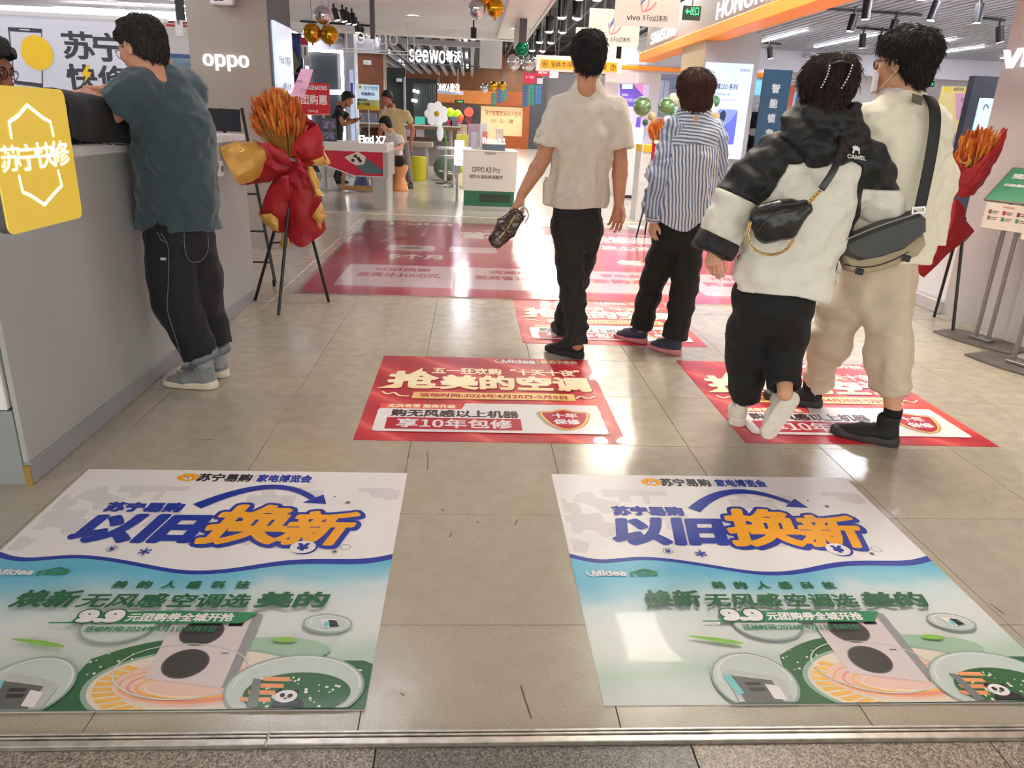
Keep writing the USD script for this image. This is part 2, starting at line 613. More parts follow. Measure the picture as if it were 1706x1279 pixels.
TILE = [tile_mat('floor_tile', (178, 169, 152)), tile_mat('floor_tile_warm', (180, 170, 151)), tile_mat('floor_tile_cool', (176, 168, 153))]
M_JOINT = mat('tile_joint', (70, 66, 58), 0.8)
fl = struct('floor', cat(bx(-16, 0.2, -0.06, 18, 10.5, -0.0112), bx(-16, -6, -0.09, 18, 1.262, -0.0412)), M_JOINT)
for i in range(-5, 8):
    for j in range(-1, 15):
        x0, y0 = G0X + i * TS, G0Y + j * TS
        y1 = min(y0 + TS, 10.5)
        y0 = max(y0, 1.302)
        if y1 - y0 < 0.1 or (i <= -5 and j > 2):
            continue
        child(fl, 'tile', bx(x0 + 0.0011, y0 + 0.0011, -0.0108, x0 + TS - 0.0011, y1 - 0.0011, -0.0002 + rng.uniform(-3e-4, 2e-4), 0.0007), TILE[rng.choice(3)])
far_tile = tile_mat('floor_far_tile', (184, 176, 164), 0.22, .5)
child(fl, 'far_tiles', cat(bx(-16, 1.302, -0.0111, G0X - 5 * TS - 0.002, 10.5, -0.0003), bx(G0X - 5 * TS, G0Y + 3 * TS, -0.0111, G0X - 4 * TS - 0.002, 10.5, -0.0003), bx(G0X + 8 * TS + 0.002, 1.302, -0.0111, 18, 10.5, -0.0003)), far_tile)
struct('floor', bx(-16, 10.62, -0.06, 18, 46, -0.0002), tile_mat('floor_shop', (196, 190, 182), 0.17, .05, .0, .01))
struct('floor', bx(-16, 10.5, -0.06, 18, 10.62, 0.003, 0.001), mat('floor_strip_stone', (206, 198, 176), 0.3))
gran = [granite_mat('granite_pale', (150, 140, 128)), granite_mat('granite_dark', (118, 112, 106)), granite_mat('granite_rose', (152, 138, 124))]
gx = [-3.3, -2.6, -1.9, -1.2, -0.18, 0.525, 1.23, 1.93, 2.63]
for i in range(len(gx) - 1):
    child(fl, 'granite_slab', bx(gx[i] + 0.0015, 0.35, -0.041, gx[i + 1] - 0.0015, 1.262, -0.0035, 0.001), gran[(0, 0, 0, 0, 1, 2, 0, 2)[i]])
M_SCUFF = mat('scuff_dark', (96, 88, 76), 0.7)
for pts in (((711, 752), (713, 764), (712, 782)), ((736, 848), (739, 851)), ((795, 868), (798, 871)), ((752, 887), (749, 895)), ((862, 866), (858, 874)), ((868, 1143), (873, 1160), (885, 1196)), ((668, 1155), (673, 1158)), ((335, 732), (345, 733), (356, 732)), ((1638, 831), (1642, 834)), ((1650, 1006), (1672, 1022))):
    child(fl, 'scuff', flat(LineString([ground(*p)[:2] for p in pts]).buffer(.0022), off=.0006), M_SCUFF)
M_ALU = mat('brushed_aluminium', (205, 200, 192), 0.32, 0.85, noise=(30, 0.25))
t = Thing('threshold_strip', 'pale aluminium threshold strip with two ridges between granite and tiles', 'threshold', (0, 1.28, 0))
t.part('base', bx(-3.3, 1.2625, -0.02, 3.3, 1.3018, 0.003), M_ALU)
for a, b, z in ((1.2635, 1.281, 0.0075), (1.285, 1.2905, 0.0085), (1.294, 1.3005, 0.009)):
    for x0, x1 in ((-3.3, -0.42), (-0.417, 1.62), (1.623, 3.3)):
        t.part('ridge', bx(x0, a, 0.003, x1, b, z, 0.0015), M_ALU)

# walls far round the shop, and the dark open ceiling
M_WALLW = mat('wall_white', (214, 210, 208), 0.6, noise=(3, 0.05))
M_DARKC = mat('ceiling_black', (30, 31, 36), 0.7)
struct('wall_left', bx(-16.2, -0.5, 0, -16, 46, 5), M_WALLW)
struct('wall_right', bx(18, -0.5, 0, 18.2, 46, 5), M_WALLW)
struct('wall_back', bx(-16, 45, 0, 18, 45.2, 5), mat('wall_back_brown', (120, 74, 40), 0.5, noise=(4, 0.15)))
struct('ceiling', bx(-16, 2.2, 4.8, 18, 46, 4.95), M_DARKC)
struct('ceiling', bx(-16, -6, 4.0, 18, 2.2, 4.15), mat('hall_ceiling_white', (225, 222, 215), 0.7))
M_PIPE = mat('service_pipe_grey', (70, 72, 80), 0.5)
pipes = Thing('service_pipes', 'thin grey service pipes and cable trays under the black ceiling', 'pipes', (2, 20, 4.3))
for k in range(14):
    pipes.part('pipe', tube([(0.6, 9.4 + k * 2.3, 4.62), (4.6, 9.4 + k * 2.3, 4.62)], 0.022, 6), M_PIPE)
for x in (1.1, 1.8, 3.5, 4.2):
    pipes.part('cable_tray', bx(x - .05, 8, 4.52, x + .05, 44, 4.55), M_PIPE)

# the phone shop on the right: slatted ceiling, white fascia, back wall
M_SLAT = mat('ceiling_slat_grey', (196, 198, 206), 0.45)
M_SLATW = mat('ceiling_slat_white', (232, 232, 236), 0.5)
M_LED2 = mat('led_soft', (255, 255, 255), 0.4, emit=20, emit_rgb=(244, 246, 255))
M_GAP = mat('ceiling_gap_dark', (70, 72, 80), 0.8)
vc = struct('ceiling', bx(3.2, 2.6, 3.02, 17.9, 16.6, 3.06), M_GAP)
for k in range(108):
    x = 3.3 + 0.135 * k
    child(vc, 'slat', bx(x, 2.7, 2.9, x + 0.085, 16.4, 3.0), M_SLAT)
M_LED = mat('led_white', (255, 255, 255), 0.4, emit=95, emit_rgb=(244, 246, 255))
M_FRAME = mat('lamp_housing_white', (220, 220, 222), 0.4)
M_BLACK = mat('black_metal', (24, 24, 28), 0.4)
M_LENS = mat('spot_lens_glow', (255, 250, 240), 0.4, emit=14, emit_rgb=(255, 244, 226))
lin0 = None


def linear_lamp(x, y0, l, z, label, alongx=False, group=None, led=None):
    global lin0
    t = Thing('linear_ceiling_light', label, 'ceiling light', (x, y0, z), group)
    a, b = (l, 0.07) if alongx else (0.07, l)
    t.part('housing', bx(x, y0, z + 0.0, x + a, y0 + b, z + 0.05), M_FRAME)
    t.part('diffuser', bx(x + 0.006, y0 + 0.006, z - 0.012, x + a - 0.006, y0 + b - 0.006, z), led or M_LED)


VG = 'linear lights in the slatted ceiling of the right shop'
for i, (x, y0, l) in enumerate(((5.37, 12.9, 2.0), (6.6, 13.0, 2.3), (8.0, 13.1, 2.4), (9.05, 13.9, 1.9), (10.6, 14.2, 1.4), (5.37, 7.5, 2.2), (7.9, 7.5, 2.2), (5.37, 3.8, 2.2), (7.9, 3.8, 2.2), (10.6, 9, 2.2))):
    linear_lamp(x, y0, l, 2.885, ['slim white line light beside the orange beam, nearest the pillar', 'slim white line light above the woman with the hair clip', 'slim white line light left of the tall man\'s hair',
                                 'slim white line light right of the tall man\'s hair', 'short white line light beside the grey lettered pillar'][i] if i < 5 else 'slim white line light in the slatted ceiling overhead', group=None if i < 5 else VG, led=mat('led_line', (255, 255, 255), 0.4, emit=14, emit_rgb=(244, 246, 255)) if i < 5 else None)
struct('wall_fascia', bx(3.2, 16.4, 2.5, 17.9, 16.55, 2.9), mat('fascia_white', (232, 230, 240), 0.5))
struct('wall_shop', bx(3.2, 17.0, 0, 17.9, 17.15, 3.0), mat('wall_shop_white', (222, 216, 218), 0.55))


def spot(c, tilt, label, yaw=0.0, r=0.045, h=0.17):
    "a black can on a short stem under its track"
    c = np.array(c, float)
    t = Thing('track_spotlight', label, 'spotlight', c)
    t.part('stem', bx(c[0] - .012, c[1] - .012, c[2], c[0] + .012, c[1] + .012, c[2] + 0.1), M_BLACK)
    d = V(math.sin(tilt) * math.cos(yaw), math.sin(tilt) * math.sin(yaw), -math.cos(tilt))
    t.part('can', tube([c, c + d * h], r, 14), M_BLACK, 40)
    t.part('lens', tube([c + d * h, c + d * (h + 0.006)], r * 0.8, 14), M_LENS)


def track(x0, y0, x1, y1, z, label):
    d = V(x1 - x0, y1 - y0, 0); l = np.linalg.norm(d); d /= l
    s = V(-d[1], d[0], 0) * 0.02
    return solo('lighting_track', label, 'lighting track', fr(bx(0, -0.02, 0, l, 0.02, 0.03), (x0, y0, z), d, V(-d[1], d[0], 0)), M_BLACK)


def tz(px, py, z):
    return ground(px, py, z)


A_, B_ = tz(1335, 14, 2.86), tz(1535, 27, 2.86)
track(A_[0], A_[1], B_[0], B_[1], 2.86, 'long black lighting track under the slatted ceiling beside the orange beam')
A_, B_ = tz(1428, 48, 2.86), tz(1490, 53, 2.86)
track(A_[0], A_[1], B_[0], B_[1], 2.86, 'short black lighting track above the tall man\'s hair')
A_, B_ = tz(1268, 72, 2.86), tz(1300, 75, 2.86)
track(A_[0], A_[1], B_[0], B_[1], 2.86, 'short black lighting track above the white fascia and blue sign')
A_, B_ = tz(1638, 32, 2.86), tz(1672, 36, 2.86)
track(A_[0], A_[1], B_[0], B_[1], 2.86, 'short black lighting track beside the grey lettered pillar')
for px, py, tl, yw, lb in ((1424, 24, .12, 3.1, 'black spotlight hanging left of centre on the long track'), (1492, 33, .1, 3.1, 'black spotlight at the right end of the long track'), (1446, 0, .05, 0, 'black spotlight cut by the picture\'s top edge above the long track'),
                           (1562, 2, .15, 3.1, 'lone black spotlight right of the long track near the picture\'s top edge'), (1633, 6, .05, 0, 'black spotlight hanging left of the grey lettered pillar, higher one'), (1438, 56, .1, 0, 'black spotlight at the left end of the short track over the tall man'),
                           (1468, 58, .1, 0, 'black spotlight at the right end of the short track over the tall man'), (1282, 78, .25, 0, 'black spotlight above the white fascia and blue sign'), (1665, 44, .3, 0, 'black spotlight hanging beside the grey lettered pillar, lower one')):
    spot(tz(px, py, 2.78), tl, lb, yw, 0.05, 0.2)

# the grey fascia with its orange beam along the passage
M_FASC = mat('fascia_grey', (146, 143, 146), 0.5)
M_ORANGE = mat('beam_orange', (255, 150, 28), 0.4, emit=0.08, emit_rgb=(255, 140, 20))
struct('wall_fascia', bx(3.09, 2.4, 2.5, 3.2, 14.2, 3.06), M_FASC)
struct('trim_1', bx(2.98, 2.4, 2.385, 3.26, 14.2, 2.53, 0.01), M_ORANGE)
q0, q1 = at(1034, 109, 14.4), at(1147, 121, 14.4)
struct('trim_2', bx(q0[0] - .5, 14.3, q1[2], q1[0] + .3, 14.5, q0[2], 0.01), M_ORANGE)
M_LIT = mat('lit_letter_white', (255, 255, 255), 0.4, emit=.35, emit_rgb=(250, 250, 255))
ud, vd = V(0, -1, 0), V(0, 0, 1)


def letters(name, text, y0, y1, z0, z1, X, label, bold=4, latin=True, m=None):
    "lit letters standing off a wall that faces -x"
    g = T(text, 0, z0, y0 - y1, z1, bold, latin=latin)
    solo(name, label, 'sign letters', solid(g, 0.012, (X, y0, 0), ud, vd), m or M_LIT)


letters('shop_sign_letters', 'SAMSUNG', 13.75, 12.1, 2.62, 2.80, 3.07, 'white lit SAMSUNG letters at the far end of the grey fascia', 1)
letters('shop_sign_letters', 'HONOR', 10.15, 8.55, 2.60, 2.80, 3.07, 'white lit HONOR letters above the orange beam', 1)
letters('shop_sign_letters', '荣耀', 8.45, 7.75, 2.585, 2.83, 3.07, 'white lit two-character sign after HONOR on the fascia', 1, False)

# the grey pillar with its light-blue screen
M_PIL = mat('pillar_grey', (150, 147, 146), 0.5, noise=(2, 0.06))
struct('pillar_honor', cat(bx(3.03, 10.33, 0, 3.76, 11.4, 2.5)), M_PIL)
struct('trim_3', bx(3.0, 10.30, 0, 3.79, 11.43, 0.09), mat('skirting_grey', (120, 116, 112), 0.5))
M_BEIGE = mat('pillar_side_beige', (196, 176, 146), 0.55)
struct('pillar_side', bx(3.015, 10.34, 0.09, 3.03, 11.4, 2.4), M_BEIGE)
M_SCR = mat('screen_pale_blue', (190, 212, 250), 0.2, emit=.30, emit_rgb=(176, 200, 250))
M_INKB = mat('screen_blue_ink', (90, 120, 200), 0.3, emit=0.08, emit_rgb=(100, 130, 215))
sc = Thing('pillar_screen', 'tall pale blue lit phone advertisement screen on the grey pillar', 'screen', (3.38, 10.31, .9))
sc.part('panel', bx(3.05, 10.28, 0.93, 3.68, 10.33, 2.125, 0.004), M_SCR)
sx, sz = V(1, 0, 0), V(0, 0, 1)
pf = lambda g, off=0.0: flat(g, (0, 10.279 - off, 0), sx, sz)
M_INKD = mat('screen_dark_ink', (60, 80, 130), 0.4)
M_PHB = mat('screen_phone_blue', (128, 150, 240), 0.3, emit=0.14, emit_rgb=(110, 136, 240))
M_PHD = mat('screen_phone_deep', (96, 110, 225), 0.3, emit=0.10, emit_rgb=(96, 112, 230))
sc.part('lettering', pf(T('荣耀100 系列', 3.16, 1.80, 3.50, 1.875, 1), .001), M_INKD)
sc.part('lettering', pf(T('HONOR', 3.51, 2.03, 3.64, 2.06, 1, latin=True), .001), M_INKD)
sc.part('lettering', pf(T('单反级写真', 3.24, 1.73, 3.42, 1.76, 0), .001), M_INKB)
sc.part('line', pf(sbox(3.17, 1.675, 3.52, 1.679), .001), M_INKB)
sc.part('phone_picture', pf(rrect(3.28, 1.12, 3.55, 1.56, .03), .001), M_PHB)
wv = [(3.28, 1.12), (3.28, 1.25), (3.34, 1.31), (3.40, 1.36), (3.47, 1.42), (3.52, 1.5), (3.55, 1.54), (3.55, 1.12)]
sc.part('phone_picture', pf(Polygon(wv), .002), M_PHD)
sc.part('camera_picture', pf(affinity.rotate(affinity.scale(Point(3.345, 1.46).buffer(1), .045, .085), -12), .003), mat('screen_camera_navy', (40, 54, 92), 0.3))

# the grey pillar at the right edge with its lit letters, and the white panel behind it
M_VP = mat('pillar_vivo_grey', (186, 182, 182), 0.5, noise=(2, 0.04))
struct('pillar_vivo', cat(bx(3.76, 2.0, 0, 5.2, 5.49, 2.895)), M_VP)
struct('pillar_vivo', cat(bx(3.735, 2.0, 0, 3.76, 4.72, 0.95), bx(3.755, 2.0, .955, 3.76, 5.49, .96)), mat('pillar_panel_grey', (200, 196, 194), 0.45))
struct('trim_4', bx(3.72, 5.49, 0, 3.84, 8.2, 0.10, 0.004), mat('skirting_silver', (206, 206, 208), 0.3, 0.4))
struct('wall_panel', bx(3.80, 5.49, 0.10, 3.88, 8.2, 0.62), mat('panel_white', (226, 226, 230), 0.4))
g = affinity.translate(T('vivo', 0, 0, 0.66, 0.165, 0, latin=True), 0, 0)
solo('pillar_letters', 'large white lit letters beginning with v on the grey pillar', 'sign letters', solid(g, 0.03, (3.73, 5.43, 1.785), ud, vd), M_LIT)

# the beige pillar on the left with its lit letters and screens
M_TAUPE = mat('pillar_taupe', (156, 144, 133), 0.5, noise=(2, 0.04))
o0, o1 = at(316, 60, 7.5)[0], -1.83
struct('pillar_oppo', bx(-2.58, 7.5, 0, -1.86, 8.35, 2.75), M_TAUPE)
struct('pillar_side', bx(-1.86, 7.51, 0, -1.845, 8.35, 2.75), mat('pillar_side_slate', (96, 104, 118), 0.5))
og = glyphs('oppo', 3, latin=True)
solo('pillar_letters', 'white lit oppo letters on the beige pillar', 'sign letters', solid(T('oppo', -2.46, 1.625, -2.05, 1.765, 1, latin=True), 0.03, (0, 7.5, 0), sx, sz), M_LIT)
psc = Thing('pillar_screen', 'narrow lit white screen on the side of the beige pillar', 'screen', (-1.82, 7.9, 1.2))
psc.part('panel', bx(-1.845, 7.56, 1.15, -1.815, 8.25, 2.08, 0.004), mat('screen_white', (225, 236, 245), 0.3, emit=.32, emit_rgb=(205, 226, 245)))
yy = V(0, 1, 0)
psc.part('lettering', flat(T('Find X7系列', 7.68, 1.72, 8.14, 1.80, 1), (-1.8145, 0, 0), yy, sz), M_INKD)
psc.part('lettering', flat(T('全新上市', 7.75, 1.50, 8.10, 1.56, 1), (-1.8145, 0, 0), yy, sz), M_INKD)
psc.part('line', flat(sbox(7.7, 1.455, 8.16, 1.46), (-1.8145, 0, 0), yy, sz), M_INKD)
em = Thing('emergency_lamp', 'small white emergency lamp box at the top of the beige pillar', 'lamp', (-2.22, 7.45, 2.16))
em.part('body', bx(-2.33, 7.40, 2.165, -2.13, 7.5, 2.30, 0.01), M_FRAME)
em.part('lettering', flat(T('出口', -2.29, 2.19, -2.21, 2.25, 2), (0, 7.399, 0), sx, sz), M_BLACK)

# the white slatted ceiling of the left shop, its border and lamps
oc = struct('ceiling', bx(-7.9, 2.6, 2.82, 0.44, 14.05, 2.86), M_GAP)
for k in range(58):
    y = 8.2 + 0.1 * k
    child(oc, 'slat', bx(-7.8, y, 2.72, 0.42, y + 0.082, 2.80), M_SLATW)
M_BORD = mat('ceiling_border_white', (236, 235, 233), 0.5)
struct('ceiling', cat(bx(0.42, 2.6, 2.62, 0.92, 14.05, 2.9), bx(-7.9, 13.95, 2.62, 0.92, 14.35, 2.9), bx(-7.9, 2.6, 2.72, 0.42, 8.2, 2.9)), M_BORD)
struct('trim_5', bx(0.90, 2.6, 2.60, 0.935, 14.36, 3.4), mat('fascia_pale', (222, 220, 222), 0.5))
struct('ceiling', bx(-16, 2.6, 2.85, -7.9, 16, 2.9), M_BORD)
struct('ceiling', bx(-16, 14.4, 3.3, 0.5, 34, 3.35), M_DARKC)
LG = 'line lights above the service counter'
for i, (x, y) in enumerate(((-7.95, 14.2), (-6.9, 14.0), (-5.5, 13.0), (-4.85, 13.3))):
    pass
for i, (px, py, ql, lb) in enumerate(((0, 8, 1.35, 'long white line light above the banner at the picture\'s left edge'), (90, 10, 1.2, 'white line light above the banner\'s middle'), (195, 3, 1.2, 'white line light touching the picture\'s top edge left of the beige pillar'), (232, 17, .95, 'white line light just left of the beige pillar, lower one'))):
    p = ground(px, py, 2.60)
    linear_lamp(p[0], p[1], ql, 2.60, lb, True, None, M_LED2)
for i in range(3):
    for j in range(2 - (i == 2)):
        linear_lamp(-6.5 + i * 2.4, 4.2 + j * 2.6, 1.4, 2.70, 'slim white line light in the ceiling over the left shop', True, 'line lights over the left shop', M_LED2)
# ceiling downlights of the left shop
M_DOWN = mat('downlight_glow', (255, 250, 240), 0.4, emit=360, emit_rgb=(255, 244, 228))


def downlight(x, y, z, label, r=0.07, group=None):
    t = Thing('downlight', label, 'ceiling light', (x, y, z), group)
    t.part('rim', lathe([(r, 0), (r + .02, -0.004), (r + .02, -0.012), (r, -0.012)], (x, y, z), 20), M_FRAME)
    t.part('lens', lathe([(0.001, -0.006), (r, -0.006), (r, 0.0)], (x, y, z), 20), M_DOWN)


for k, (x, y) in enumerate(((-4.6, 9.0), (-2.9, 10.2), (-0.9, 10.2), (-2.9, 12.3), (-0.9, 12.3), (-4.6, 11.6), (0.66, 6.0), (0.66, 9.2), (0.66, 12.4))):
    downlight(x, y, 2.718 if x < .4 else 2.618, ('round downlight in the white ceiling of the left shop, ' + ('far left', 'left of the balloons', 'above the balloons', 'back row left', 'back row right', 'outermost left', 'border strip, first', 'border strip, second', 'border strip, third')[k]) if k > 2 else 'small round downlight overhead in the white ceiling of the left shop', group=None if k > 2 else 'round downlights of the left shop')
A_, B_ = tz(500, 37, 2.68), tz(622, 45, 2.68)
track(A_[0], A_[1], B_[0], B_[1], 2.68, 'black lighting track behind the gold and silver balloons')
for k, (px, py, tl) in enumerate(((556, 14, .3), (570, 16, .2), (577, 20, .2), (586, 22, .25), (594, 36, .1), (603, 46, -.1))):
    spot(tz(px, py, 2.66), tl, ('black spotlight in the row right of the balloons, topmost', 'black spotlight second from the top in the row right of the balloons', 'black spotlight third from the top in the row right of the balloons', 'black spotlight fourth from the top in the row right of the balloons', 'black spotlight fifth from the top in the row right of the balloons', 'lowest black spotlight right of the balloons, above the wire sign')[k], 0, 0.04, 0.15)
track(*tz(553, 10, 2.72)[:2], *tz(604, 44, 2.72)[:2], 2.72, 'black lighting track above the row of spotlights in the left shop')
spot(tz(789, 46, 2.62), .02, 'slim black pendant spotlight below the silver ceiling balloon', 0, .045, .16)
solo('ceiling_hanger', 'dark grey square post hanging from the slatted ceiling', 'post', (lambda p: bx(p[0] - .03, p[1], 2.22, p[0] + .03, p[1] + .05, 2.72))(at(620, 35, 10.5)), mat('post_grey', (88, 88, 96), 0.5))

# paired pendant lamps in the open passage
M_PEND = mat('pendant_glow', (255, 246, 214), 0.4, emit=190, emit_rgb=(255, 244, 226))
pend = None
for k in range(-3, 7):
    for q in (0, 1):
        y, x = 22.2 + 3.45 * k, 2.42 + 0.42 * q
        if pend is None:
            pend = Thing('pendant_lamp', 'black can pendant lamp of a pair in the dark ceiling', 'pendant lamp', (x, y, 4.0), 'paired pendant lamps along the passage')
            pend.part('can', lathe([(0.13, 0.0), (0.14, 0.02), (0.14, 0.42), (0.02, 0.46), (0.02, 0.8)], (x, y, 4.0), 16), M_BLACK, 40)
            pend.part('lens', lathe([(0.001, -0.05), (0.07, -0.04), (0.110, -.01), (0.128, 0.0)], (x, y, 4.0), 16), M_PEND)
        else:
            n_ = ('topmost', 'second', 'third', 'fourth', 'fifth', 'sixth', 'seventh', 'farthest')
            if k >= -1:
                dup(pend, (x, y, 4.0), 0, f'{("left", "right")[q]} lamp of the {n_[k + 1]} pair of glowing pendant lamps in the dark ceiling', 'pendant lamps in view')
            else:
                dup(pend, (x, y, 4.0))
for x in (1.0, 2.5):
    for y in (4.6, 7.6):
        solo('passage_ceiling_panel', 'square ceiling panel light over the passage', 'ceiling light', bx(x - .45, y - .45, 4.78, x + .45, y + .45, 4.8), mat('passage_panel_glow', (255, 250, 240), .5, emit=21, emit_rgb=(255, 246, 230)), group='panel lights over the passage')
# lamps of the hall behind and above the camera
for x in (-4.5, -1.5, 1.5, 4.5):
    solo('hall_ceiling_panel', 'square white ceiling panel light of the hall', 'ceiling light', bx(x - .3, 0.6, 3.98, x + .3, 1.2, 4.0), mat('hall_panel_glow', (255, 250, 240), .5, emit=.8, emit_rgb=(255, 243, 224)), group='panel lights of the hall')

# downlights along the front of the right shop, above the picture
for k, y in enumerate((3.6, 4.9, 6.2, 7.5, 8.8)):
    downlight(3.62, y, 2.898, 'round downlight behind the orange beam of the right shop', .085, 'round downlights behind the orange beam')
# ================================================================== the floor posters
def print_mat(name, rgb, rough=0.36):
    return mat(name, rgb, rough, coat=0.05, ior=1.38)


def sky_mat():
    "the printed picture's ground: blue sky fading into pale cloud and green meadow haze (ink on the film)"
    nodes = {'tc': ('texture_coordinate', {}), 'sx': ('separate_xyz', {}), 'n': ('noise_texture', {'scale': 3.2, 'detail': 3.0}), 'n2': ('noise_texture', {'scale': 2.1, 'detail': 2.0}),
             'a': ('math', {'math_type': 'multiply_add', 'value2': 0.22, 'value3': -0.11}), 'b': ('math', {'math_type': 'add'}),
             's': ('math', {'math_type': 'multiply_add', 'value2': -0.10, 'value3': 0.0}), 'b2': ('math', {'math_type': 'add'}),
             'm': ('map_range', {'from_min': 0.0, 'from_max': 0.66, 'to_min': 0.0, 'to_max': 1.0}),
             'r': ('rgb_ramp', {'ramp': [(0.0, lin((196, 204, 200))), (0.12, lin((176, 200, 186))), (0.25, lin((210, 216, 214))), (0.42, lin((214, 220, 220))), (0.56, lin((196, 214, 220))), (0.64, lin((140, 196, 214))), (0.76, lin((92, 178, 212))), (1.0, lin((96, 184, 212)))]}),
             'm2': ('map_range', {'from_min': 0.52, 'from_max': 0.72, 'to_min': 0.0, 'to_max': 0.75, 'clamp': True}), 'lo': ('map_range', {'from_min': 0.16, 'from_max': 0.38, 'to_min': 1.0, 'to_max': 0.0, 'clamp': True}),
             'mm': ('math', {'math_type': 'multiply'}), 'mx': ('mix_color', {'b': lin((104, 162, 118))}), 'p': ('principled_bsdf', {'roughness': 0.36, 'coat_weight': 0.08})}
    links = [('tc.object', 'n.vector'), ('tc.object', 'n2.vector'), ('tc.object', 'sx.vector'), ('n.fac', 'a.value1'), ('a.value', 'b.value1'), ('sx.y', 'b.value2'), ('b.value', 'b2.value1'), ('sx.x', 's.value1'), ('s.value', 'b2.value2'),
             ('b2.value', 'm.value'), ('m.result', 'r.fac'), ('n2.fac', 'm2.value'), ('sx.y', 'lo.value'), ('m2.result', 'mm.value1'), ('lo.result', 'mm.value2'), ('mm.value', 'mx.fac'), ('r.color', 'mx.a'), ('mx.result', 'p.base_color')]
    return usdkit.material(stage, '/World/Looks/poster_sky_print', nodes, links, surface='p.BSDF')


def blue_poster(loc, label):
    W_, H_ = 1.195, 1.217
    t = Thing('floor_poster', label, 'floor poster', loc)
    lay = [0]

    def P(name, g, m, lbl=None, kind=None):
        lay[0] += 1
        g = g.intersection(sbox(0, 0, W_, H_))
        if g.is_empty:
            return
        t.part(name, flat(g, V(*loc), (1, 0, 0), (0, 1, 0), 0.0014 + 0.00012 * lay[0]), m, label=lbl, kind=kind)
    ink = lambda n, c: print_mat('print_' + n, c)
    NAVY, ORG, WHT, GRN, DGR, BLK = ink('navy', (30, 54, 158)), ink('orange', (243, 170, 44)), ink('white', (232, 228, 230)), ink('green', (38, 132, 84)), ink('dark_green', (30, 98, 60)), ink('black', (42, 44, 50))
    t.part('film', mv(bx(0, 0, 0, W_, H_, 0.0014), loc), WHT)
    pale = ink('pale_grey', (214, 209, 213))
    rr = random.Random(5)
    shp = []
    for k in range(17):
        cx, cy, w, h = rr.uniform(.02, 1.16), rr.uniform(.68, 1.1), rr.uniform(.05, .2), rr.uniform(.03, .07)
        shp += [affinity.rotate(sbox(cx - w / 2, cy - h / 2, cx + w / 2, cy + h / 2), rr.uniform(-25, 10)), affinity.rotate(sbox(cx - h / 3, cy - w / 2, cx + h / 3, cy + w / 2), rr.uniform(-10, 25))]
    P('pale_pattern', union_all(shp).intersection(sbox(.015, .66, 1.18, 1.09)), pale, None, 'stuff')
    # the lower picture under its wavy navy edge
    wv = spline([(0, .641), (.083, .612), (.205, .627), (.358, .612), (.477, .578), (.603, .549), (.727, .560), (.866, .597), (1.012, .605), (1.133, .612), (1.195, .634)], 60)
    P('wave_band', Polygon([(0, 0)] + [(x, y + .012 * (1 - .5 * math.sin(4 * x))) for x, y in wv] + [(W_, 0)]), NAVY)
    P('sky_picture', Polygon([(0, 0)] + [(x, y - .012) for x, y in wv] + [(W_, 0)]), sky_mat_())
    # heading
    lion = affinity.scale(Point(.386, 1.158).buffer(1), .033, .024)
    P('logo', union_all([lion, *[affinity.scale(Point(.386 + .03 * math.cos(a), 1.158 + .022 * math.sin(a)).buffer(1), .012, .010) for a in np.arange(0, 6.28, .7)]]), ORG)
    P('logo_face', union_all([affinity.scale(Point(.386, 1.150).buffer(1), .017, .011)]), WHT)
    P('logo_face', union_all([affinity.scale(Point(.386, 1.153).buffer(1), .005, .0035), Point(.372, 1.163).buffer(.0025), Point(.400, 1.163).buffer(.0025)]), BLK)
    P('lettering', T('苏宁易购', .421, 1.125, .620, 1.190, 3), BLK)
    P('divider', sbox(.6285, 1.125, .6305, 1.190), ink('grey', (170, 168, 172)))
    P('lettering', T('家电博览会', .640, 1.125, .842, 1.188, 3), NAVY)
    arc = LineString(bez((.492, .94), (.70, 1.20), (.875, 1.005), 24))
    w0 = []
    for k, q in enumerate(np.linspace(0, 1, 24)):
        c = arc.interpolate(q, normalized=True); d = arc.interpolate(min(1, q + .02), normalized=True); e = arc.interpolate(max(0, q - .02), normalized=True)
        n = V(-(d.y - e.y), d.x - e.x); n /= np.linalg.norm(n)
        w0.append((c.x, c.y, n, .024 * (1 - .45 * q)))
    P('arrow', union_all([Polygon([(x + n[0] * w, y + n[1] * w) for x, y, n, w in w0] + [(x - n[0] * w, y - n[1] * w) for x, y, n, w in w0[::-1]]).buffer(0), Polygon([(.846, .974), (.930, .965), (.908, 1.035)])]), NAVY)
    P('lettering', T('苏宁易购', .190, .897, .451, .965, 5), NAVY)
    skw = lambda g, a, o: affinity.skew(g, a, 0, origin=o)
    yi = skw(T('以旧', .150, .703, .545, .885, 12, 192), 9, (.15, .7))
    P('headline_lettering', yi, NAVY)
    hx = union_all([skw(T('换', .548, .698, .815, .955, 8, 192), 11, (.55, .7)), skw(T('新', .800, .695, 1.025, .915, 8, 192), 13, (.8, .7))])
    P('headline_outline', hx.buffer(.014, join_style=2).union(affinity.translate(hx.buffer(.008), .010, -.012)), NAVY)
    P('headline_lettering', hx, ORG, 'orange headline lettering')
    P('coin', affinity.translate(affinity.scale(Point(.908, .686).buffer(1), .040, .036), .006, -.005), NAVY)
    P('coin', affinity.scale(Point(.908, .686).buffer(1), .040, .036), WHT)
    P('yen_mark', T('¥', .889, .664, .927, .709, 5), NAVY)
    P('yen_mark', T('¥', .318, .659, .336, .680, 3), NAVY)
    P('ring', Point(.327, .669).buffer(.017).difference(Point(.327, .669).buffer(.0155)), BLK)
    ast = lambda x, y, r: union_all([affinity.rotate(sbox(x - r * .14, y - r, x + r * .14, y + r), a) for a in (0, 60, 120)])
    P('asterisk', ast(.432, .654, .020), NAVY)
    P('asterisk', union_all([ast(1.012, .660, .010), ast(1.005, .976, .011)]), BLK)
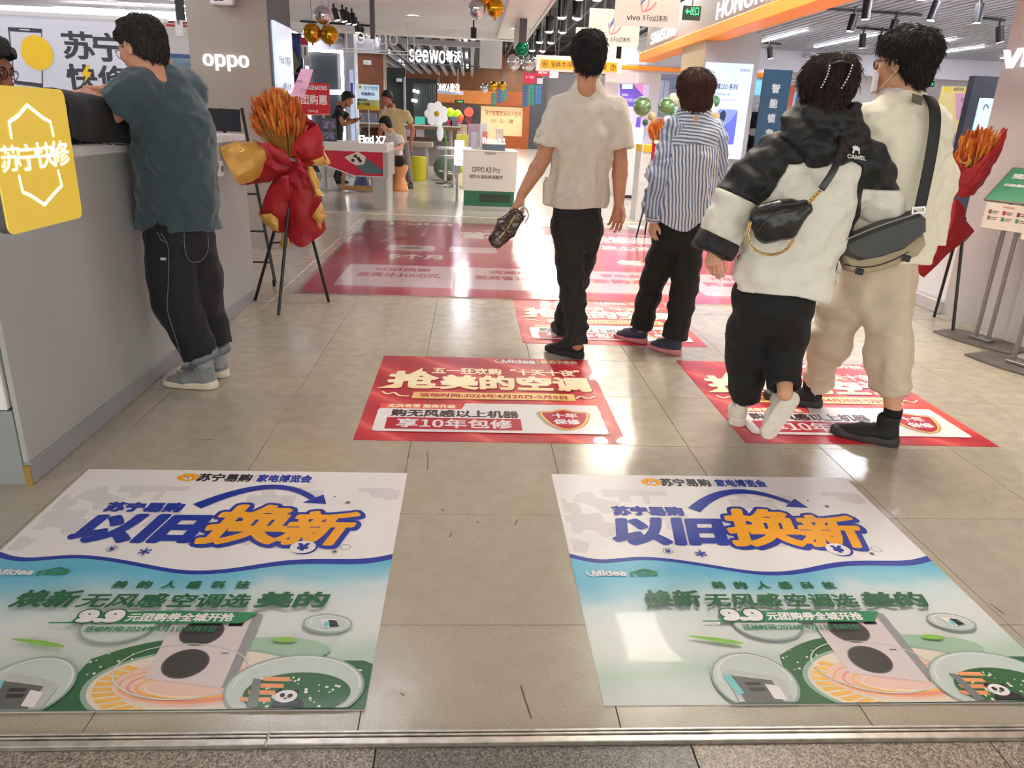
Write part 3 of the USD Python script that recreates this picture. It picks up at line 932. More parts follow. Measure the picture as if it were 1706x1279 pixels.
    P('ring', Point(1.041, .686).buffer(.017).difference(Point(1.041, .686).buffer(.0155)), BLK)
    P('dot', Point(.951, 1.018).buffer(.004), BLK)
    # brand line
    P('brand_swoosh', affinity.scale(Point(.062, .541).buffer(1), .024, .017).difference(affinity.scale(Point(.066, .544).buffer(1), .023, .016)), WHT)
    P('brand_lettering', T('Midea', .056, .527, .161, .556, 3, latin=True), WHT)
    hs = Polygon([(.173, .545), (.222, .568), (.266, .550), (.255, .548), (.222, .560), (.185, .545), (.185, .526), (.173, .526)])
    P('house_logo', hs, GRN)
    P('house_logo', T('焕装季', .194, .527, .262, .550, 3), GRN)
    for k, c in enumerate('美的人感科技'):
        x = .414 + k * .0692
        P('lettering', T(c, x, .464, x + .040, .500, 3), DGR)
    g = union_all([skw(T('焕新', .186, .366, .352, .446, 8, 192), 6, (.2, .37)), skw(T('无风感', .362, .366, .592, .430, 5, 160), 6, (.36, .37)), skw(T('空调选', .604, .366, .822, .430, 5, 160), 6, (.6, .37)), skw(T('美的', .838, .366, 1.036, .440, 8, 192), 6, (.83, .37))])
    ban = Polygon([(.341, .299), (.385, .306), (.395, .345), (.62, .351), (.862, .345), (.826, .299)])
    # picture: bubbles, tracks, the outdoor unit
    el = lambda x, y, a, b, r=0: affinity.rotate(affinity.scale(Point(x, y).buffer(1, quad_segs=12), a, b), r)
    ring = lambda x, y, a, b, w=.008, r=0: el(x, y, a, b, r).difference(el(x, y + w * .2, a - w, b - w, r))
    GLS, GLD, MEA = ink('glass_pale', (206, 216, 212)), ink('glass_line', (150, 168, 164)), ink('meadow', (52, 104, 66))
    P('meadow', Polygon(spline([(.50, .17), (.60, .225), (.72, .25), (.9, .24), (1.0, .16), (1.195, .15), (1.195, 0), (.47, 0)], 40)), MEA)
    P('meadow_haze', el(.92, .20, .16, .05), ink('meadow_haze', (158, 190, 166)))
    fl_ = union_all([Point(rr.uniform(.95, 1.17), rr.uniform(.02, .13)).buffer(rr.uniform(.002, .005), quad_segs=2) for _ in range(60)] + [Point(rr.uniform(.5, .62), rr.uniform(.05, .2)).buffer(rr.uniform(.002, .004), quad_segs=2) for _ in range(30)])
    P('meadow_flowers', fl_, ink('flower_white', (226, 232, 214)))
    P('ring_track', el(.80, .075, .275, .135), ink('track_green', (150, 176, 162)))
    P('ring_track', el(.80, .075, .262, .126), ink('track_cream', (226, 214, 196)))
    segs = []
    for a in np.arange(2.5, 6.1, .17):
        p = [(0.80 + r_ * math.cos(b) * .25, .075 + r_ * math.sin(b) * .118) for r_, b in ((1, a), (1, a + .12), (.76, a + .12), (.76, a))]
        segs.append(Polygon(p))
    P('track_panel', union_all(segs[:11]), ink('track_amber', (240, 186, 96)))
    P('track_panel', union_all(segs[11:]), ink('track_salmon', (236, 160, 112)))
    P('ring_track', el(.775, .085, .185, .078), ink('plate_pink', (232, 196, 184)))
    for k in range(4):
        P('swirl', ring(.775, .080 - .004 * k, .172 - .022 * k, .064 - .010 * k, .006), ink(('swirl_peach', 'swirl_rose', 'swirl_orange', 'swirl_cream')[k], ((240, 170, 130), (236, 150, 146), (246, 184, 96), (244, 214, 190))[k]))
    P('unit_side', Polygon([(.845, .352), (.875, .340), (.872, .075), (.845, .065)]), ink('unit_side_grey', (150, 148, 152)))
    P('unit_front', Polygon([(.645, .345), (.848, .352), (.848, .066), (.655, .100)]), ink('unit_front', (214, 202, 204)))
    for y in (.268, .150):
        P('unit_fan', el(.735, y, .056, .053), ink('unit_fan_rim', (96, 92, 92)))
        P('unit_fan', el(.735, y, .052, .049), ink('unit_fan', (64, 60, 60)))
    P('unit_badge', sbox(.795, .292, .832, .306), BLK)
    P('unit_mark', sbox(.81, .185, .828, .189), ink('unit_mark', (110, 106, 110)))
    P('bubble', ring(.735, .125, .165, .098, .004, -4), GLS)
    for (x, y, a, b, r) in ((.395, .072, .108, .105, 0), (1.02, .065, .165, .115, 0), (1.055, .302, .068, .040, -8), (.512, .292, .098, .070, 0)):
        P('bubble', el(x, y, a, b, r), ink('bubble_fill', (196, 208, 204)))
        P('bubble', ring(x, y, a, b, .006, r), GLD)
        P('bubble_gleam', ring(x + .004, y + .005, a - .014, b - .012, .004, r).intersection(sbox(x - a, y, x + a, y + b)), WHT)
    P('bubble_meadow', el(1.03, .045, .125, .07), MEA)
    P('meadow_flowers', union_all([Point(rr.uniform(.93, 1.13), rr.uniform(.0, .1)).buffer(rr.uniform(.002, .005), quad_segs=2) for _ in range(40)]), ink('flower_white', (226, 232, 214)))
    P('track_panel', union_all([Polygon([(.905 + .012 * k, .02 + .022 * k), (.975 + .01 * k, .018 + .022 * k), (.972 + .01 * k, .032 + .022 * k), (.902 + .012 * k, .034 + .022 * k)]) for k in range(4)]), ink('track_salmon', (236, 160, 112)))
    P('room_picture', Polygon([(.325, .098), (.345, .112), (.455, .085), (.472, .07), (.468, 0), (.33, 0)]), ink('room_wall', (188, 192, 190)))
    P('room_picture', Polygon([(.338, .09), (.438, .072), (.440, 0), (.345, 0)]), ink('room_dark', (104, 104, 104)))
    P('room_picture', union_all([sbox(.365, .055, .405, .066), sbox(.37, .035, .41, .048)]), ink('room_black', (56, 56, 58)))
    P('room_picture', Polygon([(.318, .085), (.338, .095), (.352, .03), (.335, .02)]), ink('room_aqua', (122, 198, 206)))
    P('room_picture', Polygon([(.415, .06), (.447, .052), (.452, .005), (.42, .01)]), WHT)
    P('frame_picture', Polygon([(.915, .095), (.935, .09), (.95, 0), (.925, 0)]), ink('frame_grey', (120, 128, 128)))
    P('fridge_picture', Polygon([(1.03, .322), (1.075, .318), (1.088, .288), (1.045, .280)]), WHT)
    P('fridge_picture', Polygon([(1.055, .315), (1.076, .312), (1.088, .288), (1.064, .284)]), BLK)
    P('fridge_picture', el(1.053, .296, .008, .012), ink('room_aqua', (122, 198, 206)))
    P('leaf', Polygon(spline([(.271, .238), (.33, .236), (.415, .208), (.36, .212), (.31, .226)], 24, True)), ink('leaf_green', (138, 192, 84)))
    P('leaf', Polygon(spline([(.925, .235), (.96, .245), (.99, .232), (.95, .225)], 20, True)), ink('leaf_green', (138, 192, 84)))
    # a small panda at the lower edge
    px, py = 1.005, .020
    P('panda', union_all([el(px + .012, py - .012, .036, .022), el(px - .017, py + .030, .009, .008), el(px + .021, py + .027, .009, .008)]), BLK)
    P('panda', el(px + .002, py + .014, .026, .020), WHT)
    P('panda', union_all([el(px - .007, py + .017, .006, .007, 20), el(px + .011, py + .015, .006, .007, -20), el(px + .002, py + .007, .004, .003)]), BLK)
    # the printed offer over the picture
    P('slogan_lettering', g, DGR)
    P('ribbon', union_all([ban, sbox(.33, .299, .40, .304)]), GRN)
    nn = T('9.9', .392, .302, .512, .356, 7)
    P('price_lettering', nn.buffer(.005), DGR)
    P('price_lettering', nn, WHT)
    P('lettering', skw(T('元团购券全城开抢', .520, .306, .800, .342, 3), 4, (.5, .3)), WHT)
    P('date_lettering', T('活动时间:2024年4月1日-5月5日', .435, .264, .768, .287, 2), GRN)
    return t


_sky = []


def sky_mat_():
    if not _sky:
        _sky.append(sky_mat())
    return _sky[0]


bp = blue_poster((0.345, 1.375, 0), 'blue and white trade-in floor poster at the lower right')
dup(bp, (-1.413, 1.368, 0), 0, 'blue and white trade-in floor poster beside the grey counter, at the lower left')


def red_film():
    "printed red film with darker diagonal rays (ink)"
    nodes = {'tc': ('texture_coordinate', {}), 'w': ('wave_texture', {'scale': 1.6, 'distortion': 3.0, 'bands_direction': 'diagonal'}), 'r': ('rgb_ramp', {'ramp': [(0.0, lin((176, 26, 44))), (0.6, lin((196, 36, 54))), (0.92, lin((206, 58, 66))), (1.0, lin((226, 96, 92)))]}),
             'p': ('principled_bsdf', {'roughness': 0.36, 'coat_weight': 0.08})}
    return usdkit.material(stage, '/World/Looks/poster_red_print', nodes, [('tc.object', 'w.vector'), ('w.fac', 'r.fac'), ('r.color', 'p.base_color')], surface='p.BSDF')


def red_poster(loc, label):
    S = 1.18
    t = Thing('floor_poster', label, 'floor poster', loc)
    lay = [0]

    def P(name, g, m, lbl=None):
        lay[0] += 1
        g = g.intersection(sbox(0, 0, S, S))
        t.part(name, flat(g, V(*loc), (1, 0, 0), (0, 1, 0), 0.0014 + 0.00018 * lay[0]), m, label=lbl)
    ink = lambda n, c: print_mat('print_' + n, c)
    GOLD, CRM, WHT, RED, BLK = ink('gold', (240, 206, 132)), ink('cream', (250, 236, 200)), ink('white', (232, 228, 230)), ink('red', (184, 28, 48)), ink('maroon_black', (64, 34, 40))
    DG = ink('dark_gold', (206, 150, 72))
    t.part('film', mv(bx(0, 0, 0, S, S, 0.0014), loc), red_film_())
    P('glow_band', Polygon([(.83, .47), (1.18, .56), (1.18, .12), (1.11, .40)]), ink('coral', (226, 84, 74)))
    P('brand_swoosh', affinity.scale(Point(.672, 1.13).buffer(1), .035, .042).difference(affinity.scale(Point(.680, 1.135).buffer(1), .034, .040)), WHT)
    P('brand_lettering', T('Midea', .675, 1.088, .868, 1.160, 4, latin=True), WHT)
    P('divider', sbox(.883, 1.085, .886, 1.17), WHT)
    P('logo', affinity.scale(Point(.920, 1.125).buffer(1), .021, .030), GOLD)
    P('lettering', T('苏宁易购', .950, 1.092, 1.112, 1.158, 3), CRM)
    P('lettering', T('五一狂欢购', .290, .880, .668, .986, 3), CRM)
    P('lettering', T('“十天十夜”', .715, .880, 1.105, .986, 3), CRM)
    q = T('抢', .065, .640, .330, .915, 10, 192)
    q = union_all([q, Polygon([(.022, .635), (.10, .700), (.13, .66), (.08, .64)]), Polygon([(.165, .85), (.238, .978), (.232, .84)])])
    h = union_all([q, T('美的空调', .338, .640, 1.128, .868, 10, 192), Polygon([(.25, .655), (.34, .655), (.34, .675), (.25, .69)])])
    P('headline_shadow', affinity.translate(h, .006, -.012), ink('deep_red', (140, 16, 32)))
    P('headline_lettering', h, CRM, 'cream headline lettering')
    P('headline_tint', h.intersection(sbox(0, .62, 1.18, .70)), ink('pale_gold', (247, 224, 174)))
    P('ribbon', Polygon([(.208, .500), (.214, .590), (.95, .602), (1.025, .596), (1.022, .505)]), GOLD)
    P('date_lettering', T('活动时间:2024年4月26日-5月5日', .245, .522, .985, .578, 3), RED)
    P('streamer', union_all([LineString(spline([(.06, .585), (.09, .555), (.115, .575), (.14, .54), (.19, .53)], 20)).buffer(.006), LineString(spline([(1.03, .54), (1.06, .57), (1.08, .545), (1.13, .575)], 20)).buffer(.006)]), CRM)
    P('tab', Polygon([(.070, .36), (.072, .425), (.462, .432), (.452, .36)]), ink('coral', (226, 84, 74)))
    P('lettering', T('无风有爱 服务升级', .105, .373, .428, .420, 3), CRM)
    pan = union_all([rrect(.066, .092, 1.118, .362, .02), Polygon([(.452, .34), (.478, .440), (1.112, .440), (1.118, .34)]).buffer(.004)])
    P('panel', pan, WHT)
    P('lettering', T('购无风感以上机器', .130, .262, .725, .352, 3), BLK)
    P('offer_block', sbox(.118, .118, .730, .252), RED)
    P('offer_lettering', T('享10年包修', .165, .135, .690, .240, 2), WHT)
    sh = spline([(.940, .388), (.995, .362), (1.056, .350), (1.052, .26), (1.02, .185), (.940, .130), (.865, .185), (.835, .26), (.830, .350), (.89, .362)], 60, True)
    P('shield_shadow', affinity.translate(Polygon(sh), -.012, -.006), ink('grey', (170, 168, 172)))
    P('shield', Polygon(sh), DG)
    P('shield', Polygon(sh).buffer(-.008), GOLD)
    P('shield', Polygon(sh).buffer(-.016), RED)
    P('shield_lettering', T('十年', .882, .272, 1.004, .335, 3), WHT)
    P('shield_lettering', T('保修', .882, .196, 1.004, .260, 3), WHT)
    return t


_red = []


def red_film_():
    if not _red:
        _red.append(red_film())
    return _red[0]


rp = red_poster((-0.472, 2.89, 0), 'red air-conditioner offer floor poster alone in the middle, nobody standing on it')
dup(rp, (1.248, 2.925, 0), 0, 'red air-conditioner offer floor poster under the couple with shoulder bags')
dup(rp, (0.353, 4.40, 0), 0, 'red air-conditioner offer floor poster under the man in grey and the woman in stripes')

# the large red poster further in, under a clear wrinkled film
BX0, BX1, BY0, BY1 = -1.30, 3.3, 5.62, 9.85
M_BIGRED = mat('print_faded_red', (206, 92, 110), 0.25, coat=0.5)
M_WHTP = print_mat('print_white', (232, 228, 230))
t = Thing('floor_poster', 'very large faded red floor poster under clear plastic film, behind the smaller red ones', 'floor poster', (BX0, BY0, 0))
t.part('sheet', bx(BX0, BY0, 0, BX1, BY1, 0.0014), M_BIGRED)
bp_ = lambda name, g, m, k: t.part(name, flat(g, (BX0, BY0, 0), (1, 0, 0), (0, 1, 0), 0.0014 + .0004 * k), m)
for k in range(4):
    x = .22 + 1.02 * k
    bp_('panel', union_all([rrect(x, .28, x + .96, 1.20, .03)]), mat('print_pale_pink', (226, 206, 210), .3), 1)
    bp_('lettering', T(('以旧换新', '满减优惠', '家电套购', '开机有礼')[k], x + .25, .92, x + .75, 1.08, 3), M_BIGRED, 2)
    bp_('lettering', T(('最高补1000元', '最高省1000元', '套购满送', '再减500元')[k], x + .12, .66, x + .84, .84, 3), M_BIGRED, 3)
bp_('lettering', T('在一次', 1.75, 1.55, 2.45, 1.85, 3), M_WHTP, 1)
bp_('lettering', T('6个月', .52, 1.55, 1.05, 1.80, 3), M_WHTP, 1)
bp_('lettering', T('每个月', 2.8, 1.55, 3.6, 1.85, 3), M_WHTP, 1)
for x in (.45, 1.1):
    bp_('card_picture', rrect(x, 2.0, x + .5, 2.35, .04), mat('print_pale_pink', (226, 206, 210), .3), 1)
bp_('card_picture', affinity.scale(Point(.7, 2.18).buffer(1), .12, .07), mat('print_slate', (120, 124, 150), .3), 2)
bp_('lettering', T('首次以旧换新焕新', 1.2, 2.95, 3.6, 3.5, 6), M_WHTP, 1)
bp_('lettering', T('好货品质 放心购', 1.9, 2.5, 3.4, 2.75, 3), M_WHTP, 1)
bp_('lettering', T('Pulei', .3, 3.95, 1.1, 4.12, 3, latin=True), M_WHTP, 1)
bp_('arc', LineString(bez((1.5, 3.6), (2.6, 4.5), (4.2, 3.2), 30)).buffer(.02).union(LineString(bez((1.9, 2.9), (3.2, 2.0), (4.4, 3.0), 30)).buffer(.015)), M_WHTP, 1)
# clear film over it, a little wrinkled
nodes = {'tr': ('transparent_bsdf', {'color': (0.97, 0.965, 0.965)}), 'gl': ('glossy_bsdf', {'roughness': 0.14, 'color': (0.95, 0.95, 0.97)}), 'fr': ('fresnel', {'IOR': 1.38}), 'mx': ('mix_closure', {})}
M_FILM = usdkit.material(stage, '/World/Looks/clear_film', nodes, [('fr.fac', 'mx.fac'), ('tr.BSDF', 'mx.closure1'), ('gl.BSDF', 'mx.closure2')], surface='mx.closure')
gx_, gy_ = np.meshgrid(np.linspace(BX0 - .03, BX1 + .05, 150), np.linspace(BY0 - .04, BY1 + .05, 120), indexing='ij')
pp = np.stack([gx_, gy_, gx_ * 0], -1)
wr = meshkit.fbm(pp * V(1.1, 2.2, 1), 3, 3)
rid = np.clip(1 - np.abs(meshkit.noise(pp * V(2.4, .9, 1), 9) - .5) * 18, 0, 1) * (meshkit.noise(pp * .8, 4) > .5)
gz_ = 0.006 + 0.004 * wr + 0.006 * rid
_sh = sheet(np.stack([gx_, gy_, gz_], -1), 0.0)
_n = gx_.size
_sh = (_sh[0][:_n], _sh[1][:(gx_.shape[0]-1)*(gx_.shape[1]-1)])
solo('clear_film', 'clear wrinkled plastic film taped over the very large red poster', 'plastic film', _sh, M_FILM, True)
# ================================================================== people: bodies and clothes grown from joints
def nrm(v):
    v = np.asarray(v, float)
    return v / (np.linalg.norm(v) + 1e-12)


def frame(f, u=(0, 0, 1)):
    "right, forward, up of something that faces f"
    f = nrm(f)
    r = nrm(np.cross(f, u))
    return r, f, np.cross(r, f)


def weld(*ms):
    "one continuous closed surface out of overlapping ones"
    try:
        tot = None
        for m in ms:
            v, f = vf(m)
            q = manifold3d.Manifold(manifold3d.Mesh(np.ascontiguousarray(v, np.float32), np.ascontiguousarray(f, np.uint32)))
            if q.status() != manifold3d.Error.NoError or q.volume() <= 0:
                raise ValueError
            tot = q if tot is None else tot + q
        return vf(tot)
    except Exception:
        return cat(*ms)


def head_mesh(s=1.0, h=0.0045, wide=1.0):
    "a head about its centre: x right, y forward, z up"
    F = Field((-.12 * s, -.14 * s, -.20 * s), (.12 * s, .15 * s, .14 * s), h)
    E = lambda c, r, k=.015, op='add': F.ell(np.array(c) * s, np.array(r) * s, k * s, None, op)
    L = lambda a, b, ra, rb, k=.012, op='add': F.limb(np.array(a) * s, np.array(b) * s, ra * s, rb * s, k * s, None, op)
    E((0, -.014, .034), (.077 * wide, .096, .082), .001)
    E((0, .030, -.028), (.061 * wide, .064, .086), .03)
    L((0, -.015, -.05), (0, -.030, -.145), .054, .056, .02)
    L((-.052 * wide, .012, -.062), (-.014, .072, -.098), .018, .015, .025)
    L((.052 * wide, .012, -.062), (.014, .072, -.098), .018, .015, .025)
    E((0, .078, -.097), (.018, .014, .014), .02)
    L((-.04, .076, .024), (.04, .076, .024), .012, .012, .02)
    for q in (-1, 1):
        E((q * .044 * wide, .058, -.018), (.024, .024, .022), .02)
        F.ell(np.array((q * .031, .103, .006)) * s, .013 * s, .01 * s, None, 'cut')
        E((q * .031, .084, .006), (.013, .011, .010), .004)
        F.ell(np.array((q * .078 * wide, -.006, -.006)) * s, np.array((.009, .020, .032)) * s, .008 * s, np.array([[1, -.35 * q, 0], [.35 * q, 1, -.15], [0, .15, 1]]))
        F.ell(np.array((q * .089 * wide, -.002, -.002)) * s, np.array((.006, .010, .018)) * s, .004 * s, None, 'cut')
        E((q * .011, .098, -.034), (.009, .010, .008), .008)
    L((0, .086, .012), (0, .108, -.028), .008, .012, .012)
    L((-.018, .089, -.058), (.018, .089, -.058), .007, .007, .008)
    L((-.014, .087, -.070), (.014, .087, -.070), .008, .008, .008)
    L((-.02, .103, -.064), (.02, .103, -.064), .0035, .0035, .004, 'cut')
    return F.mesh()


def hair_mesh(s=1.0, h=0.006, style='short', seed=0, wide=1.0):
    lo, hi = np.array((-.17, -.2, -.26)) * s, np.array((.17, .17, .2)) * s
    F = Field(lo, hi, h)
    E = lambda c, r, k=.02: F.ell(np.array(c) * s, np.array(r) * s, k * s)
    if style == 'short':
        E((0, -.016, .040), (.089 * wide, .107, .094), .001)
        E((0, .02, .066), (.076 * wide, .087, .070))
        E((0, -.048, -.022), (.072 * wide, .060, .075), .03)
        lim = ([-.12, -.085, -.05, .0, .025, .05, .085, .12], [-.098, -.088, -.058, -.012, .02, .040, .064, .085])
    elif style == 'thick':
        E((0, -.020, .044), (.096 * wide, .116, .100), .001)
        E((0, .02, .074), (.080 * wide, .092, .074))
        E((0, -.06, -.02), (.074 * wide, .060, .075))
        lim = ([-.14, -.085, -.05, .0, .025, .05, .085, .12], [-.095, -.088, -.06, -.004, .02, .036, .058, .08])
    elif style == 'bob':
        E((0, -.016, .034), (.102 * wide, .118, .104), .001)
        E((0, -.03, -.045), (.092 * wide, .088, .085), .03)
        E((0, .02, .06), (.086 * wide, .095, .078))
        lim = ([-.14, -.09, -.04, .0, .03, .05, .07, .12], [-.125, -.120, -.105, -.085, -.045, .02, .048, .075])
    else:                                                   # twisted up and clipped
        E((0, -.016, .036), (.096 * wide, .114, .094), .001)
        E((0, .02, .06), (.080 * wide, .094, .072))
        E((.018, -.088, .040), (.070, .046, .095), .03)
        E((.020, -.070, .080), (.060, .050, .034), .03)
        E((0, -.055, -.06), (.062, .055, .075), .03)
        E((.028, -.09, .098), (.020, .028, .034), .015)
        E((-.012, -.095, .098), (.018, .024, .026), .015)
        lim = ([-.16, -.09, -.04, .0, .03, .05, .07, .12], [-.15, -.130, -.085, -.045, -.005, .03, .052, .08])
    p = lambda q: meshkit.fbm(q / s * V(70, 45, 12), 2, seed) - .5
    F.push(lambda q: (.011 * s * p(q)).astype(float))
    if style in ('short', 'thick'):
        F.push(lambda q: .010 * s * (meshkit.noise(q / s * V(48, 48, 40), seed + 5) - .5) * np.clip(q[:, 2] / s / .08, 0, 1.3))
    X = lambda x, y, z: (np.interp(y / s, *lim) - z / s + .004 * np.sin(x / s * 230) + .004 * np.sin(x / s * 97 + 1)) * .75 * s
    F.clip(X)
    return F.mesh()


def hand_mesh(side, curl=(.35, .5, .5), spread=.06, thumb=(.5, .3), s=1.0, h=0.0032):
    """an open-to-closed hand: wrist at the origin, fingers along +y, palm facing -z, thumb on +x for side = 1.
    curl: bend at the knuckle, middle and end joints; thumb: (angle out from the palm, bend)"""
    F = Field(np.array((-.09, -.06, -.12)) * s, np.array((.09, .22, .05)) * s, h)
    f = lambda *a: np.array((a[0] * side, a[1], a[2])) * s
    L = lambda a, b, ra, rb, k=.006, sd=None: F.limb(a, b, np.asarray(ra) * s, np.asarray(rb) * s, k * s, sd)
    L(f(0, -.05, 0), f(0, .004, 0), (.027, .020), (.026, .018), .004, (1, 0, 0))
    L(f(0, .004, 0), f(.002, .080, .002), (.029, .017), (.041, .014), .012, (1, 0, 0))
    L(f(.024, .020, -.006), f(.030, .052, -.006), .015, .012, .012)
    for k, (x, y0, l, r) in enumerate(((.031, .086, .070, .0088), (.0105, .092, .078, .0092), (-.011, .088, .073, .0088), (-.031, .078, .058, .0078))):
        a, d, p = 0.0, spread * (1.2 - .8 * k), f(x, y0 - .012, .001)
        for j, q in enumerate((.44, .31, .25)):
            a += curl[j] * (1 + .10 * k)
            dr = np.array((math.sin(d) * side, math.cos(d) * math.cos(a), -math.cos(d) * math.sin(a)))
            e = p + dr * l * q * s * (1.25 if j == 0 else 1)
            L(p, e, r * (1 - .06 * j), r * (.94 - .08 * j), .003)
            p = e
    a = thumb[0]
    p = f(.026, .018, -.004)
    d1 = nrm((math.sin(a + .15) * side, math.cos(a + .15), -.35)); d2 = nrm((math.sin(a - thumb[1]) * side, math.cos(a - thumb[1]), -.45)); d3 = nrm((math.sin(a - 1.6 * thumb[1]) * side, math.cos(a - 1.6 * thumb[1]), -.5))
    for d, l, ra, rb in ((d1, .042, .0135, .0105), (d2, .034, .0105, .0095), (d3, .026, .0095, .0075)):
        e = p + d * l * s
        L(p, e, ra, rb, .006)
        p = e
    return F.mesh()


def put_hand(m, wrist, d, palm):
    "wrist, direction of the fingers, direction the palm faces"
    d = nrm(d)
    z = -nrm(np.asarray(palm, float) - d * (np.asarray(palm, float) @ d))
    return fr(m, wrist, np.cross(d, z), d, z)


def shoe_meshes(L=.27, fat=1.0, sole=.028, h=.0045, high=0.0):
    "upper, sole of a shoe: heel at the origin on the floor, toe along +y"
    lo, hi = (-.08, -.05, -.02), (.08, L + .05, .17 + high)
    U = Field(lo, hi, h)
    w = .040 * fat
    U.limb((0, .045, .050), (0, L * .55, .042), (w * .92, .036), (w * 1.06, .030), .01, (1, 0, 0))
    U.limb((0, L * .55, .042), (0.004, L - .045, .030), (w * 1.08, .032), (w * .9, .020), .02, (1, 0, 0))
    U.limb((0, .055, .05), (0, .060, .098 + high), (.036 * fat, .046), (.036 * fat, .047), .02, (1, 0, 0))
    U.limb((0, .10, .055), (0, .16, .058), (.026, .022), (.024, .012), .02, (1, 0, 0))
    U.limb((0, .058, .10 + high), (0, .062, .16 + high), (.031, .040), (.034, .044), 0, (1, 0, 0), 'cut')
    U.clip(lambda x, y, z: sole * .7 - z)
    for k in range(4):
        U.limb((-.022, .115 + k * .018, .082 - k * .007), (.022, .115 + k * .018, .082 - k * .007), .0045, .0045, .003)
    S = Field(lo, hi, h)
    S.limb((0, .040, .015), (0, L * .5, .015), (w * 1.02, .05), (w * .98, .05), .01, (1, 0, 0))
    S.limb((0, L * .5, .015), (0.004, L - .042, .016), (w * .98, .05), (w * 1.0, .05), .02, (1, 0, 0))
    S.clip(lambda x, y, z: np.maximum(z - sole - .018 * np.clip(1 - y / .1, 0, 1) * .6, -z + .010 * np.clip((y - L * .72) / (L * .28), 0, 1) ** 2))
    return U.mesh(), S.mesh()


_shoes = {}


def put_shoe(t, heel, d, mu, ms, L=.27, fat=1.0, sole=.03, pitch=0.0, high=0.0, label=None, axes=None):
    "heel on the floor, toe along d; pitch lifts the heel"
    k = (L, fat, sole, high)
    if k not in _shoes:
        _shoes[k] = shoe_meshes(*k[:3], high=high)
    d = nrm((d[0], d[1], 0))
    u = V(0, 0, 1)
    y = d * math.cos(pitch) - u * math.sin(pitch)
    z = d * math.sin(pitch) + u * math.cos(pitch)
    if axes is not None:
        y, z = axes
    x = np.cross(y, z)
    U, S = (fr(m, heel, x, y, z) for m in _shoes[k])
    p = t.part('shoe', U, mu, True, label)
    t.part('sole', S, ms, 40, under=p)
    return y, z


def body_mesh(J, s=1.0, h=.0075, head=None, hands=(), slim=1.0):
    "torso, arms and legs of the figure, welded with its head and hands"
    P = [np.asarray(J[k], float) for k in J if isinstance(J[k], (list, tuple, np.ndarray)) and k not in ('hf', 'hu')]
    lo, hi = np.min(P, 0) - .16, np.max(P, 0) + .16
    F = Field(lo, hi, h)
    sd = J['shR'] - J['shL']
    mid = (J['shL'] + J['shR']) / 2
    F.limb(J['pelvis'], J['chest'], (.112 * s * slim, .070 * s * slim), (.120 * s * slim, .076 * s * slim), .02, sd)
    F.limb(J['chest'], mid + V(0, 0, -.02), (.120 * s, .076 * s), (.11 * s, .055 * s), .03, sd)
    F.limb(J['shL'], J['shR'], .045 * s, .045 * s, .03)
    F.limb(mid + V(0, 0, -.01), J['neck'], .062 * s, .056 * s, .04)
    F.limb(J['neck'], J['neck'] + V(0, .012, .03), .056 * s, .056 * s, .01)
    for q in 'LR':
        F.limb(J['sh' + q], J['el' + q], .050 * s * slim, .041 * s * slim, .02)
        fa = J['el' + q] + (J['wr' + q] - J['el' + q]) * .25
        F.limb(J['el' + q], fa, .041 * s * slim, .043 * s * slim, .01)
        F.limb(fa, J['wr' + q], .043 * s * slim, .027 * s, .01)
        F.limb(J['hip' + q], J['kn' + q], .070 * s * slim, .048 * s, .03)
        F.limb(J['kn' + q], J['an' + q], .048 * s, .034 * s, .02)
    return weld(F.mesh(), *([head] if head is not None else []), *hands)


